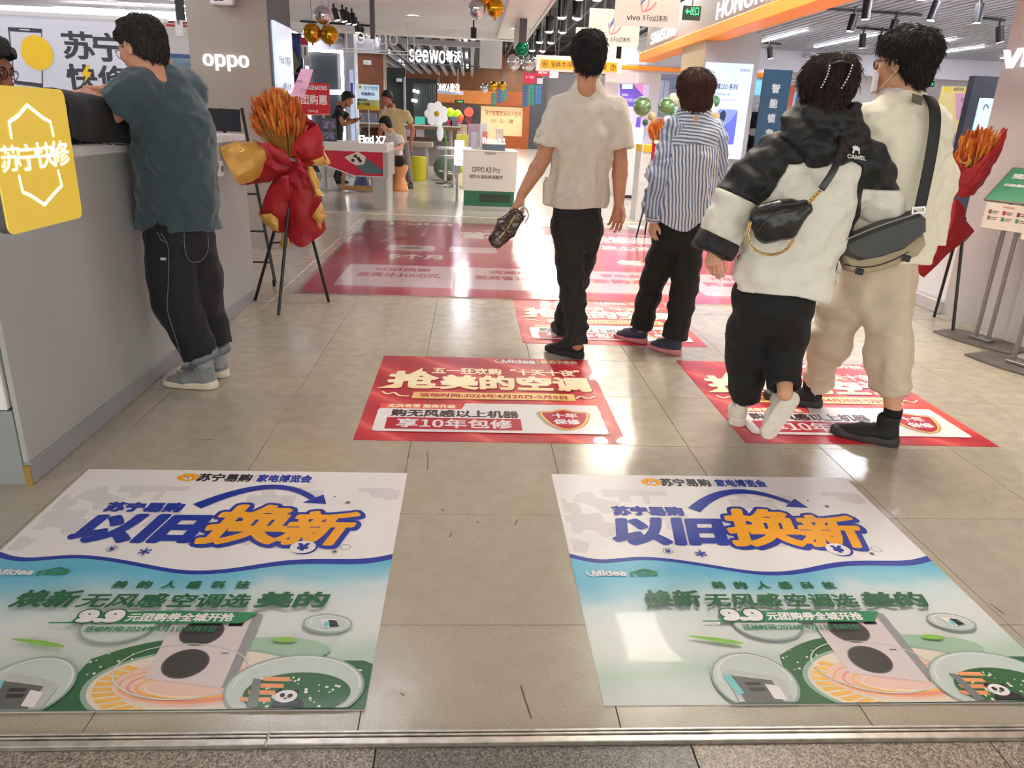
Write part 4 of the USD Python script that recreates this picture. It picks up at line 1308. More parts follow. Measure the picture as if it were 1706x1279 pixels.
def face_bits(t, c, R, s, body, front=True, glasses=None, mask=None, brow=True):
    "eyes, brows, lips, glasses as parts of their own; R: rows right, forward, up"
    pl = lambda m: fr(m, c, *R)
    M_EYE, M_WH, M_LIP, M_BROW = mat('eye_dark', (30, 22, 20), 0.15), mat('eye_white', (225, 220, 215), 0.2), mat('lip_skin', (170, 96, 86), 0.45), mat('brow_dark', (36, 28, 26), 0.7)
    for q in (-1, 1):
        e = t.part('eye', pl(ball(np.array((q * .031, .0865, .006)) * s, np.array((.0115, .0095, .006)) * s)), M_WH, True)
        t.part('iris', pl(ball(np.array((q * .031, .0935, .0055)) * s, np.array((.0050, .0035, .0052)) * s, 1)), M_EYE, True, under=e)
        if brow:
            t.part('eyebrow', pl(tube(np.array([(q * .014, .091, .024), (q * .030, .092, .029), (q * .047, .080, .026)]) * s, np.array([.004, .0042, .002]) * s, 6)), M_BROW, True)
    t.part('lips', pl(tube(np.array([(-.021, .089, -.064), (-.008, .0965, -.061), (.008, .0965, -.061), (.021, .089, -.064)]) * s, np.array([.003, .0062, .0062, .003]) * s, 6)), M_LIP, True)
    if glasses:
        rim = lambda q: tube(np.array([(q * .032 + .023 * math.cos(a), .104 - .0004 * abs(math.cos(a)) * 10, .004 + .018 * math.sin(a)) for a in np.linspace(0, 2 * math.pi, 25)]) * s, .0016 * s, 6, False)
        g = cat(rim(-1), rim(1), tube(np.array([(-.010, .106, .008), (0, .110, .011), (.010, .106, .008)]) * s, .0015 * s, 6), *[tube(np.array([(q * .055, .102, .010), (q * .079, .06, .012), (q * .086, -.005, .010), (q * .086, -.02, -.006)]) * s, .0017 * s, 6) for q in (-1, 1)])
        p = t.part('glasses', pl(g), glasses, True)
        nodes = {'tr': ('transparent_bsdf', {}), 'gl': ('glossy_bsdf', {'roughness': 0.02}), 'fr': ('fresnel', {'IOR': 1.3}), 'mx': ('mix_closure', {})}
        if 'lens_clear' not in _mats:
            _mats['lens_clear'] = usdkit.material(stage, '/World/Looks/lens_clear', nodes, [('fr.fac', 'mx.fac'), ('tr.BSDF', 'mx.closure1'), ('gl.BSDF', 'mx.closure2')], surface='mx.closure')
        for q in (-1, 1):
            t.part('lens', pl(fr(flat(affinity.scale(Point(0, 0).buffer(1), .022 * s, .0175 * s)), (q * .032 * s, .1035 * s, .004 * s), (-1, 0, 0), (0, 0, 1))), _mats['lens_clear'], under=p)


def skin_mat(name, rgb):
    return mat(name, rgb, 0.5, sss=0.12, noise=(40, 0.07), bump=(260, 0.0005))


def cloth_mat(name, rgb, rough=0.85, weave=900, fuzz=0.25, var=0.06):
    if sum(rgb) < 150:
        fuzz = min(fuzz, .04); rgb = tuple(v * .6 for v in rgb)
    return mat(name, rgb, rough, sheen=fuzz, noise=(22, var), bump=(weave, 0.0006))


def stripes_mat(name, direction, freq, c1, c2, duty=0.55, c3=None):
    "woven stripes: bands across the given direction"
    d = nrm(direction)
    nodes = {'g': ('texture_coordinate', {}), 'd': ('vector_math', {'math_type': 'dot_product', 'vector2': tuple(d)}), 'nz': ('noise_texture', {'scale': 9.0, 'detail': 1.0}), 'na': ('math', {'math_type': 'multiply_add', 'value2': 0.010, 'value3': -0.005}), 'ad': ('math', {'math_type': 'add'}),
             'm': ('math', {'math_type': 'multiply', 'value2': freq}), 'f': ('math', {'math_type': 'fraction'}),
             'r': ('rgb_ramp', {'ramp': [(0.0, lin(c1)), (duty - .04, lin(c1)), (duty, lin(c2)), (0.80, lin(c3 or c2)), (0.96, lin(c2)), (1.0, lin(c1))]}), 'n': ('noise_texture', {'scale': 420.0}), 'b': ('bump', {'distance': 0.0012}), 'p': ('principled_bsdf', {'roughness': 0.8, 'sheen_weight': 0.2})}
    links = [('g.object', 'd.vector1'), ('g.object', 'nz.vector'), ('nz.fac', 'na.value1'), ('na.value', 'ad.value1'), ('d.value', 'ad.value2'), ('ad.value', 'm.value1'), ('m.value', 'f.value1'), ('f.value', 'r.fac'), ('r.color', 'p.base_color'), ('g.object', 'n.vector'), ('n.fac', 'b.height'), ('b.normal', 'p.normal')]
    return usdkit.material(stage, '/World/Looks/' + name, nodes, links, surface='p.BSDF')


def hair_mat(name, rgb, rgb2):
    nodes = {'g': ('texture_coordinate', {}), 'mp': ('mapping', {'scale': (260.0, 200.0, 26.0)}), 'n': ('noise_texture', {'scale': 1.0, 'detail': 3.0}), 'r': ('rgb_ramp', {'ramp': [(0.35, lin(rgb)), (0.7, lin(rgb2))]}), 'b': ('bump', {'distance': 0.006, 'strength': 1.0}), 'p': ('principled_bsdf', {'roughness': 0.5, 'specular_ior_level': 0.3})}
    return usdkit.material(stage, '/World/Looks/' + name, nodes, [('g.object', 'mp.vector'), ('mp.vector', 'n.vector'), ('n.fac', 'r.fac'), ('r.color', 'p.base_color'), ('n.fac', 'b.height'), ('b.normal', 'p.normal')], surface='p.BSDF')


def torso_field(J, st, h, pad=.14):
    "stations: (point, half width, half depth), from hem up to the shoulders"
    P = [q[0] for q in st] + [J['shL'], J['shR'], J['elL'], J['elR'], J['wrL'], J['wrR'], J['neck']]
    lo, hi = np.min(P, 0) - pad, np.max(P, 0) + pad
    F = Field(lo, hi, h)
    sd = J['shR'] - J['shL']
    for a, b in zip(st[:-1], st[1:]):
        F.limb(a[0], b[0], a[1:3], b[1:3], .025, sd)
    return F


def sleeve(F, a, b, ra, rb, k=.03, open_=True, side=None):
    F.limb(a, b, ra, rb, k, side)


def trousers_field(J, rad, h, waist, cuffs, pad=.14):
    "rad: (hip, knee, ankle) as (half width, half depth) pairs; waist: (point, half width, half depth); cuffs: how far above the ankle each leg ends"
    P = [waist[0]] + [J[k + q] for k in ('hip', 'kn', 'an') for q in 'LR']
    F = Field(np.min(P, 0) - pad, np.max(P, 0) + pad, h)
    sd = J['hipR'] - J['hipL']
    F.limb(waist[0], (J['hipL'] + J['hipR']) / 2, waist[1:3], (waist[1] * 1.02, waist[2] * 1.06), .02, sd)
    for q in 'LR':
        r = rad[q] if isinstance(rad, dict) else rad
        hp = J['hip' + q]
        mid = hp + (J['kn' + q] - hp) * .5
        F.limb(hp, mid, r[0], ((r[0][0] + r[1][0]) / 2, (r[0][1] + r[1][1]) / 2), .03, sd)
        F.limb(mid, J['kn' + q], ((r[0][0] + r[1][0]) / 2, (r[0][1] + r[1][1]) / 2), r[1], .02, sd)
        F.limb(J['kn' + q], J['an' + q], r[1], r[2], .02, sd, flat_end=False)
    return F


def cuff_cut(F, kn, an, up=.0):
    "ends a trouser leg squarely just above the ankle"
    kn, an = np.asarray(kn, float), np.asarray(an, float)
    d = nrm(an - kn)
    e = an - d * up
    F.limb(e + d * .09, e + d * .14, .14, .14, 0, None, 'cut')
    sl, g = F._sub(e - .2, e + .25)
    if sl is not None:
        pl_ = sum((g[i] - e[i]) * d[i] for i in range(3))
        rr = np.sqrt(np.maximum(sum((g[i] - e[i]) ** 2 for i in range(3)) - pl_ ** 2, 0))
        F.F[sl] = np.where((rr < .19), np.maximum(F.F[sl], pl_), F.F[sl]).astype(np.float32)
        inn = np.maximum(rr - .032, -(pl_ + .03))
        F.F[sl] = np.maximum(F.F[sl], -inn).astype(np.float32)


def surf(mesh, pts, lift=.003):
    "the points of a mesh that the photograph shows at the given pixels, lifted a little off it"
    v = vf(mesh)[0] - EYE
    out = []
    for x, y in pts:
        d = nrm(ray(x, y))
        s = v @ d
        e = np.linalg.norm(v - s[:, None] * d, axis=1)
        k = np.flatnonzero(e < e.min() + .006)
        i = k[np.argmin(s[k])]
        out.append(EYE + d * (s[i] - lift))
    return np.array(out)


def strands(t, hair, under, c, R, s, m, n=2600, seed=0, crown=(0, -.055, .115), length=(.018, .040), lift=.12):
    "fine hair lying over the hair mesh, combed away from the crown"
    v, f = hair
    rg = np.random.default_rng(seed)
    a, b, d = v[f[:, 0]], v[f[:, 1]], v[f[:, 2]]
    nn = np.cross(b - a, d - a); ar = np.linalg.norm(nn, axis=1)
    k = rg.choice(len(f), n, p=ar / ar.sum())
    r1, r2 = np.sqrt(rg.random(n)), rg.random(n)
    P = a[k] * (1 - r1)[:, None] + b[k] * (r1 * (1 - r2))[:, None] + d[k] * (r1 * r2)[:, None]
    N = nn[k] / (ar[k][:, None] + 1e-12)
    C = np.asarray(c) + sum(crown[i] * s * np.asarray(R[i]) for i in range(3))
    D = P - C + np.array((0, 0, -.10)) * 1.0
    D += rg.normal(0, .03, D.shape)
    D -= N * (D * N).sum(1, keepdims=True); D /= np.linalg.norm(D, axis=1, keepdims=True) + 1e-9
    keep = (N @ np.asarray(R[2]) > -.75)
    P, N, D = P[keep], N[keep], D[keep]
    l = rg.uniform(*length, len(P))[:, None] * s
    up = rg.uniform(.0, lift, len(P))[:, None]
    pts = np.stack([P - N * .002, P + D * l * .35 + N * (.0015 + up * l * .3), P + D * l * .7 + N * (.0015 + up * l * .5), P + D * l + N * (up * l * .35 - .0015)], 1)
    path = under + '/' + numbered('strands', under)
    cu = UsdGeom.BasisCurves.Define(stage, path)
    cu.CreateTypeAttr('linear'); cu.CreateWrapAttr('nonperiodic')
    cu.CreatePointsAttr([Gf.Vec3f(*map(float, q)) for q in (pts.reshape(-1, 3) - t.loc)])
    cu.CreateCurveVertexCountsAttr([4] * len(P))
    w = np.tile(np.array([.0022, .0022, .0018, .0006]), len(P)) * s
    cu.CreateWidthsAttr([float(x) for x in w]); cu.SetWidthsInterpolation('vertex')
    UsdShade.MaterialBindingAPI.Apply(cu.GetPrim()).Bind(m)
    tag(cu.GetPrim(), None, None, None, 'stuff')
# ------------------------------------------------------------------ the man in grey walking in
JJ = lambda **k: {a: (np.asarray(b, float) if not isinstance(b, (int, float)) else b) for a, b in k.items()}
UPV = V(0, 0, 1)
M_HAIRB = hair_mat('hair_black', (14, 13, 15), (34, 31, 32))
M_RUB = mat('rubber_black', (34, 34, 36), 0.7)
M_BLKSHOE = cloth_mat('shoe_black', (26, 26, 28), 0.7)


def person_grey():
    J = JJ(hf=(0.02, 1, 0.02), neck=at(979, 138, 4.17), shL=at(932, 181, 4.17), shR=at(1026, 185, 4.17), elL=at(904, 266, 4.16), elR=at(1033, 273, 4.20), wrL=at(868, 326, 4.12), wrR=at(1031, 342, 4.16),
           chest=at(972, 225, 4.18), pelvis=at(961, 352, 4.18), hipL=at(946, 378, 4.19), hipR=at(977, 380, 4.22), knL=at(951, 462, 4.18), knR=at(962, 465, 4.42), anL=at(962, 574, 4.08), anR=at(938, 540, 4.60))
    t = Thing('person', 'man in a plain grey t-shirt and black trousers walking away, dark pouch in hand', 'person', (0.62, 4.15, 0))
    hc = at(980, 97, 4.17)
    R = frame(J['hf'])
    sk = skin_mat('skin_tan', (186, 132, 102))
    head = fr(head_mesh(1.02), hc, *R)
    hl = put_hand(hand_mesh(-1, (.75, .9, .6), .03, (.5, .5)), J['wrL'], at(856, 350, 4.10) - J['wrL'], (1, .3, 0))
    hr = put_hand(hand_mesh(1, (.25, .45, .4), .05, (.35, .3)), J['wrR'], at(1024, 390, 4.14) - J['wrR'], (-.5, -.85, 0))
    b = t.part('body', body_mesh(J, 1.0, .0075, head, (hl, hr)), sk, True)
    hm_ = fr(hair_mesh(1.0, .005, 'short', 1, 1.0), hc, *R)
    strands(t, hm_, t.part('hair', hm_, M_HAIRB, True), hc, R, 1.0, M_HAIRB, 2600, 1)
    # t-shirt
    st = [(at(961, 347, 4.18), .168, .118), (at(963, 315, 4.18), .166, .112), (at(967, 265, 4.18), .168, .108), (at(972, 225, 4.18), .176, .112), (at(977, 186, 4.18), .180, .095), (at(979, 166, 4.18), .120, .070)]
    F = torso_field(J, st, .008)
    NB = J['neck'] + V(0, -.006, .002)
    F.limb(J['shL'] + V(.02, 0, -.005), J['shR'] + V(-.02, 0, -.005), .055, .055, .03)
    F.limb(J['shL'] + V(.03, 0, -.012), NB + V(0, 0, -.018), .045, .050, .03).limb(J['shR'] + V(-.03, 0, -.012), NB + V(0, 0, -.018), .045, .050, .03)
    F.limb(NB + V(0, .012, -.05), NB + V(0, .012, .03), .064, .060, .03)
    for q, e in (('L', .74), ('R', .66)):
        F.sleeve([J['sh' + q], J['sh' + q] + (J['el' + q] - J['sh' + q]) * e], [.070, .078], .064, .03)
    F.ripple(.026, (13, 13, 3.2), 3, 2, lambda p: np.clip((J['chest'][2] + .12 - p[:, 2]) * 3, .08, 1.0))
    F.ripple(.006, (22, 18, 20), 8, 2)
    F.push(lambda p: -.010 * np.exp(-((p[:, 0] - (J['pelvis'][0] + .05 + .12 * (p[:, 2] - .9))) / .018) ** 2) * np.clip((1.30 - p[:, 2]) * 3, 0, 1))
    hem = J['pelvis'][2] + .025
    F.clip(lambda x, y, z: hem - z + .006 * np.sin(x * 21))
    F.limb(NB + V(0, .020, .074), NB + V(0, .05, .16), .060, .080, .0, None, 'cut')
    ts = t.part('t_shirt', F.mesh(), cloth_mat('tee_grey', (204, 196, 184)), True)
    t.part('collar', tube([NB + V(.066 * math.cos(a), .016 + .063 * math.sin(a), .036 + .010 * math.sin(a)) for a in np.linspace(0, 6.283, 33)], .0075, 8, False), cloth_mat('tee_grey_rib', (194, 186, 174)), True, under=ts)
    # trousers
    W = (at(961, 334, 4.18), .138, .088)
    rad = {'L': ((.092, .100), (.070, .078), (.062, .070)), 'R': ((.090, .098), (.068, .074), (.062, .066))}
    F = trousers_field(J, rad, .008, W, None)
    for q in 'LR':
        F.ripple(.014, (7, 7, 20), 4 + ord(q), 2, lambda p: np.clip(1.3 - np.abs(p[:, 2] - .12) * 3.2, .25, 1.2) * .6)
    cuff_cut(F, J['knL'], J['anL'] - V(0, 0, .03), .0)
    cuff_cut(F, J['knR'], J['anR'] - V(0, 0, .01), .0)
    F.ripple(.008, (22, 22, 14), 21, 2)
    t.part('trousers', F.mesh(), cloth_mat('trousers_black', (40, 40, 44), .8), True)
    h1 = at(972, 588, 4.10); h1[2] = 0.001
    put_shoe(t, h1, (-.80, .62, 0), M_BLKSHOE, M_RUB, .265, 1.05, .034, 0, .0)
    h2 = V(J['anR'][0] + .005, J['anR'][1] - .05, .002)
    put_shoe(t, h2, (-.12, 1, 0), M_BLKSHOE, M_RUB, .265, 1.05, .034, 0, 0)
    return t, J


pg, JG = person_grey()
# the pouch he carries
c0, c1 = at(866, 352, 4.06), at(826, 402, 4.05)
F = Field(np.minimum(c0, c1) - .12, np.maximum(c0, c1) + .12, .005)
ax = nrm(c1 - c0)
F.limb(c0 + ax * .02, c0 + (c1 - c0) * .55, (.040, .022), (.058, .036), .02, (1, 0, .8)).limb(c0 + (c1 - c0) * .55, c1, (.058, .036), (.046, .030), .02, (1, 0, .8))
F.ripple(.006, (30, 30, 30), 2)
t = Thing('pouch', 'shiny dark brown leather pouch held by the man in grey', 'pouch', c1 - V(0, 0, .05))
t.part('bag', F.mesh(), mat('leather_dark_brown', (62, 44, 34), 0.22, coat=.6, noise=(30, .3)), True)
sdv = nrm(np.cross(ax, (0, 1, 0)))
t.part('zip', tube([c0 + ax * .03 + V(0, -.030, 0) - sdv * .01, c0 + (c1 - c0) * .5 + V(0, -.040, 0), c1 - ax * .03 + V(0, -.038, 0)], .003, 6), mat('zip_gold', (206, 176, 110), .3, .9))
t.part('strap', tube(spline([c0 + ax * .01, at(872, 344, 4.05), at(880, 356, 4.05), at(874, 372, 4.05)], 16), .005, 6), mat('strap_pale', (190, 190, 190), .4))
# ------------------------------------------------------------------ the woman in the striped shirt
def person_stripes():
    Yc = 4.32
    J = JJ(hf=(-.28, 1, -.04), neck=at(1158, 184, Yc), shL=at(1126, 213, Yc), shR=at(1190, 218, Yc + .02), elL=at(1098, 300, Yc - .04), elR=at(1196, 300, Yc + .10), wrL=at(1088, 366, Yc - .02), wrR=at(1185, 318, Yc + .32),
           chest=at(1150, 255, Yc), pelvis=at(1132, 355, Yc), hipL=at(1117, 392, Yc + .02), hipR=at(1145, 395, Yc), knL=at(1087, 470, Yc + .10), knR=at(1140, 478, Yc - .04), anL=at(1068, 548, 4.47), anR=at(1124, 566, 4.26))
    t = Thing('person', 'short-haired woman in a blue and white striped shirt and black trousers walking away', 'person', (1.2, 4.3, 0))
    sk = skin_mat('skin_light', (214, 164, 134))
    hc = at(1157, 155, Yc)
    R = frame(J['hf'])
    s = .93
    head = fr(head_mesh(s), hc, *R)
    hl = put_hand(hand_mesh(-1, (.35, .5, .4), .03, (.35, .3), .9), J['wrL'], at(1086, 398, Yc - .02) - J['wrL'], (.9, .3, 0))
    hr = put_hand(hand_mesh(1, (.5, .6, .5), .03, (.4, .3), .9), J['wrR'], V(-.3, .9, .05), (-1, 0, 0))
    t.part('body', body_mesh(J, s, .0075, head, (hl, hr), .95), sk, True)
    hb = hair_mat('hair_brown', (40, 22, 18), (98, 56, 46))
    hm_ = fr(hair_mesh(s * .99, .005, 'bob', 3), hc, *R)
    strands(t, hm_, t.part('hair', hm_, hb, True), hc, R, s, hb, 3200, 3, length=(.025, .055))
    t.part('earring', ball(at(1179, 187, Yc - .03), .005, 1), mat('pearl', (235, 230, 225), .2), True)
    st = [(at(1127, 392, Yc), .188, .128), (at(1131, 355, Yc), .180, .125), (at(1140, 305, Yc), .172, .118), (at(1150, 258, Yc), .166, .112), (at(1157, 222, Yc), .148, .092), (at(1158, 205, Yc), .095, .065)]
    F = torso_field(J, st, .007)
    NB = J['neck'] + V(0, 0, -.03)
    F.limb(J['shL'], J['shR'], .048, .048, .03).limb(J['shL'] + V(.01, 0, 0), NB, .042, .050, .04).limb(J['shR'] + V(-.01, 0, 0), NB, .042, .050, .04)
    F.ripple(.020, (15, 15, 4.0), 31, 2, lambda p: np.clip((J['chest'][2] + .10 - p[:, 2]) * 4, .15, 1.0))
    F.ripple(.008, (24, 20, 26), 33, 2)
    hem = J['pelvis'][2] - .055
    F.clip(lambda x, y, z: hem - .035 * np.cos((x - J['pelvis'][0]) * 15) - z)
    F.limb(NB + V(0, .01, .03), NB + V(0, .03, .12), .055, .07, 0, None, 'cut')
    zy = J['chest'][2] + .035
    G = F.copy().clip(lambda x, y, z: np.maximum(zy + .015 * np.cos((x - J['chest'][0]) * 12) - z, -9))
    F.clip(lambda x, y, z: z - zy - .015 * np.cos((x - J['chest'][0]) * 12))
    C1, C2, C3 = (222, 226, 232), (128, 146, 180), (92, 108, 148)
    mb = stripes_mat('shirt_stripes', (1, 0, .10), 52, C1, C2, .52, C3)
    sh = t.part('shirt', F.mesh(), mb, True)
    my = stripes_mat('shirt_stripes_yoke', (.10, .25, 1), 52, C1, C2, .52, C3)
    t.part('yoke', G.mesh(), my, True, under=sh)
    for q, k in (('L', .068), ('R', .066)):
        a, e, w = J['sh' + q], J['el' + q], J['wr' + q]
        S = Field(np.minimum(np.minimum(a, e), w) - .14, np.maximum(np.maximum(a, e), w) + .14, .007)
        S.limb(a + (e - a) * .02, e, k, k * .98, .02).limb(e, w - nrm(w - e) * .01, k * .98, .060, .02)
        S.ripple(.016, (18, 18, 12), 40 + ord(q), 2).ripple(.010, (9, 9, 26), 44, 2)
        d = nrm(w - e)
        S.limb(w + d * .05, w + d * .2, .1, .1, 0, None, 'cut').limb(w - d * .02, w + d * .1, .036, .036, 0, None, 'cut')
        n = nrm(np.cross(d, (0, 1, 0)))
        t.part('sleeve', S.mesh(), stripes_mat('shirt_stripes_sleeve_' + q, n, 52, (196, 206, 222), C2, .5, C3), True, under=sh)
        t.part('cuff', tube([w - d * .045, w - d * .02, w + d * .012], [.043, .046, .042], 18), stripes_mat('shirt_stripes_cuff_' + q, d, 60, C1, C2, .52, C3), True, under=sh)
    col = []
    for a in np.linspace(-.25, math.pi + .25, 30):
        r0 = .070
        b = NB + V(r0 * math.cos(a + math.pi), .012 + -r0 * .95 * -math.sin(a + math.pi), .030)
        o = V(math.cos(a + math.pi), math.sin(a + math.pi), 0)
        col.append([b + o * .000 + V(0, 0, .018), b + o * .014 + V(0, 0, .020), b + o * .024 + V(0, 0, -.006), b + o * .026 + V(0, 0, -.060)])
    t.part('collar', sheet(np.array(col), .006), my, True, under=sh)
    W = (at(1131, 372, Yc), .150, .11)
    rad = {'L': ((.098, .108), (.074, .082), (.066, .072)), 'R': ((.098, .108), (.080, .086), (.074, .078))}
    F = trousers_field(J, rad, .008, W, None)
    F.ripple(.010, (9, 9, 14), 52, 2)
    cuff_cut(F, J['knL'], J['anL'] - V(0, 0, .02)); cuff_cut(F, J['knR'], J['anR'] - V(0, 0, .02))
    t.part('trousers', F.mesh(), cloth_mat('trousers_jet', (22, 22, 25), .8), True)
    ms, so = cloth_mat('sneaker_navy', (52, 50, 74), .7, var=.5), mat('sole_pink', (206, 132, 140), .6)
    put_shoe(t, V(J['anL'][0] + .045, J['anL'][1] - .02, .001), (-.80, .55, 0), ms, so, .24, .95, .026)
    put_shoe(t, V(J['anR'][0] + .035, J['anR'][1] - .05, .001), (-.62, .62, 0), ms, so, .24, .95, .026)
    return t


person_stripes()


# ------------------------------------------------------------------ the woman in the black and white jacket
def person_jacket():
    Yc = 3.02
    J = JJ(hf=(.05, 1, 0), neck=at(1372, 190, Yc), shL=at(1294, 262, Yc), shR=at(1440, 270, Yc), elL=at(1240, 318, Yc - .02), elR=at(1458, 340, Yc + .05), wrL=at(1192, 408, Yc - .02), wrR=at(1505, 345, Yc + .20),
           chest=at(1358, 300, Yc), pelvis=at(1305, 455, Yc), hipL=at(1265, 500, Yc + .03), hipR=at(1312, 505, Yc), knL=at(1240, 585, Yc + .12), knR=at(1304, 585, Yc + .06), anL=at(1243, 668, 3.16), anR=at(1308, 656, 2.95))
    t = Thing('person', 'woman with clipped-up hair in a black and white hooded jacket, one shoe lifted', 'person', (1.3, 3.05, 0))
    sk = skin_mat('skin_light', (214, 164, 134))
    hc = at(1373, 151, Yc)
    R = frame(J['hf'])
    s = .95
    head = fr(head_mesh(s), hc, *R)
    hl = put_hand(hand_mesh(-1, (.35, .55, .45), .05, (.35, .3), .95), J['wrL'], at(1184, 456, Yc - .04) - J['wrL'], (.8, .6, 0))
    hr = put_hand(hand_mesh(1, (.9, .9, .7), .03, (.4, .5), .92), J['wrR'], V(.6, .6, -.1), (0, -.3, -1))
    t.part('body', body_mesh(J, s, .0075, head, (hl, hr), .95), sk, True)
    hm = hair_mat('hair_dark_brown', (24, 17, 16), (72, 50, 42))
    hm_ = fr(hair_mesh(s * 1.0, .005, 'up', 11), hc, *R)
    hr_ = t.part('hair', hm_, hm, True)
    strands(t, hm_, hr_, hc, R, s, hm, 3200, 11, (.01, -.10, .10), (.03, .07), .2)
    # loose strand and the claw clip with its stones
    loc_ = lambda *a: hc + sum(np.array(a)[i] * R[i] for i in range(3)) * s
    t.part('hair_strand', cat(*[tube(spline([loc_(.075 + .004 * k, -.05, -.05), loc_(.082, -.06, -.12), loc_(.074 - .004 * k, -.075, -.19)], 14), np.linspace(.008, .002, 14), 6) for k in range(3)]), hm, True, under=hr_)
    clip = t.part('hair_clip', cat(tube(spline([loc_(-.052, -.138, .085), loc_(-.058, -.152, .050), loc_(-.068, -.135, .0)], 16), .006, 8), tube(spline([loc_(.030, -.150, .090), loc_(.020, -.160, .05), loc_(.004, -.150, 0)], 16), .006, 8), tube(spline([loc_(-.052, -.138, .085), loc_(-.01, -.165, .098), loc_(.030, -.150, .090)], 12), .005, 8)), mat('clip_black', (20, 20, 22), .25), True, under=hr_)
    for k in range(9):
        for a, b in (((-.053, -.146, .082), (-.070, -.142, .004)), ((.029, -.158, .086), (.004, -.157, .004))):
            q = np.array(a) + (np.array(b) - np.array(a)) * k / 8
            t.part('clip_stone', ball(loc_(q[0], q[1] - .012 * math.sin(k / 8 * 3.14) - .002, q[2]), .0033, 1), mat('clip_stone', (235, 235, 240), .1, .3), True, under=hr_)
    # the jacket: white body, black yoke and sleeves tops
    st = [(at(1300, 484, Yc), .205, .150), (at(1305, 455, Yc), .205, .152), (at(1325, 390, Yc), .205, .150), (at(1347, 320, Yc), .205, .142), (at(1362, 268, Yc), .198, .122), (at(1370, 236, Yc), .130, .090)]
    F = torso_field(J, st, .008)
    F.limb(J['shL'], J['shR'], .066, .066, .03)
    F.limb(J['shL'], J['neck'] + V(0, 0, -.06), .055, .075, .04).limb(J['shR'], J['neck'] + V(0, 0, -.06), .055, .075, .04)
    for q, ra, rb, rc in (('L', .088, .092, .078), ('R', .088, .096, .080)):
        a, e, w = J['sh' + q], J['el' + q], J['wr' + q]
        F.sleeve([a, e, w + nrm(w - e) * .02], [ra, rb, rc], .050, .03)
    F.ripple(.020, (8, 8, 5), 61, 2).ripple(.012, (16, 14, 16), 63, 2)
    el = J['elL']
    dA = nrm(J['wrL'] - J['shL'])
    F.push(lambda p: .012 * np.sin(((p - el) @ dA) * 62 + 2 * meshkit.noise(p * 9, 3)) * np.exp(-(np.linalg.norm(p - el, axis=1) / .14) ** 2))
    eR = J['elR']
    F.push(lambda p: .012 * np.sin(((p - eR) @ V(.6, .2, -.7)) * 60) * np.exp(-(np.linalg.norm(p - eR, axis=1) / .13) ** 2))
    c = J['pelvis']
    tilt = (at(1355, 500, Yc)[2] - at(1240, 482, Yc)[2]) / (at(1355, 500, Yc)[0] - at(1240, 482, Yc)[0])
    zh = at(1300, 497, Yc - .13)[2]
    F.clip(lambda x, y, z: np.where(z < J['chest'][2] - .1, np.where(np.abs(x - c[0]) < .26, zh + tilt * (x - c[0]) * .8 + .012 * np.cos((x - c[0]) * 14) - z, -1), -1))
    # boundary of black and white on the body; along the arm by distance
    zb = at(1362, 262, Yc - .12)[2]
    cx = J['chest'][0] + .01
    aL, aR = J['shL'], J['shR']
    dL, dR = nrm(J['elL'] - aL), nrm(J['elR'] - aR)
    fL = nrm(J['wrL'] - J['elL'])

    def black(x, y, z):                                      # < 0 where black
        body = zb - .030 * np.clip(np.abs(x - cx) / .13, 0, 1) ** 2 - z
        armL = (x - aL[0]) * dL[0] + (z - aL[2]) * dL[2]
        side = np.where(x < cx, x - (aL[0] + .030) - (zb - z) * -.42, (aR[0] - .05) - x - (zb - z) * .02)
        k = np.minimum(body, side)
        gx, gy, gz = x - J['elL'][0], y - J['elL'][1], z - J['elL'][2]
        tt = np.clip((gx * fL[0] + gy * fL[1] + gz * fL[2]), 0, 1)
        onarm = np.sqrt((gx - tt * fL[0]) ** 2 + (gy - tt * fL[1]) ** 2 + (gz - tt * fL[2]) ** 2) < .115
        wl = (x - J['elL'][0]) * fL[0] + (y - J['elL'][1]) * fL[1] + (z - J['elL'][2]) * fL[2]
        k = np.where((x < cx), np.maximum(k, np.where(onarm, wl - .030, -1)), k)
        cuff = .200 - wl
        k = np.where(onarm & (x < aL[0]), np.minimum(k, cuff), k)
        er = np.abs(x - (aR[0] + .085)) - .10
        k = np.where((x > aR[0] - .02), np.maximum(zb - .115 - z, -.2) * 1.0, k)
        return k
    B, Wt = F.copy(), F.copy()
    B.clip(black); Wt.clip(lambda x, y, z: -black(x, y, z))
    mw, mk = cloth_mat('jacket_white', (226, 224, 212), .6, 300, .1, .03), cloth_mat('jacket_black', (26, 27, 32), .6, 300, .15)
    jk = t.part('jacket', Wt.mesh(), mw, True)
    t.part('jacket_yoke', B.mesh(), mk, True, under=jk)
    H = Field(hc - .3, hc + .3, .008)
    nb = J['neck']
    H.limb(nb + V(-.075, .03, -.02), nb + V(.075, .03, -.02), .052, .052, .02).limb(nb + V(-.06, -.05, -.02), nb + V(.06, -.05, -.02), .055, .055, .04)
    H.limb(nb + V(-.10, -.06, -.075), nb + V(.10, -.06, -.085), .055, .055, .04).limb(nb + V(-.06, -.095, -.13), nb + V(.05, -.095, -.14), .045, .045, .05)
    H.limb(nb + V(-.085, .0, .0), nb + V(-.12, -.02, -.10), .045, .055, .04).limb(nb + V(.085, .0, .0), nb + V(.105, -.01, -.08), .045, .05, .04)
    H.ripple(.022, (12, 12, 14), 71, 2).ripple(.010, (24, 24, 24), 72, 2)
    H.ell(nb + V(0, .03, .05), (.068, .075, .07), 0, None, 'cut')
    t.part('hood', H.mesh(), mk, True, under=jk)
    # brand mark on the right shoulder
    lg = nrm(at(1455, 262, Yc) - at(1405, 255, Yc))
    lo = at(1409, 263, Yc - .135)
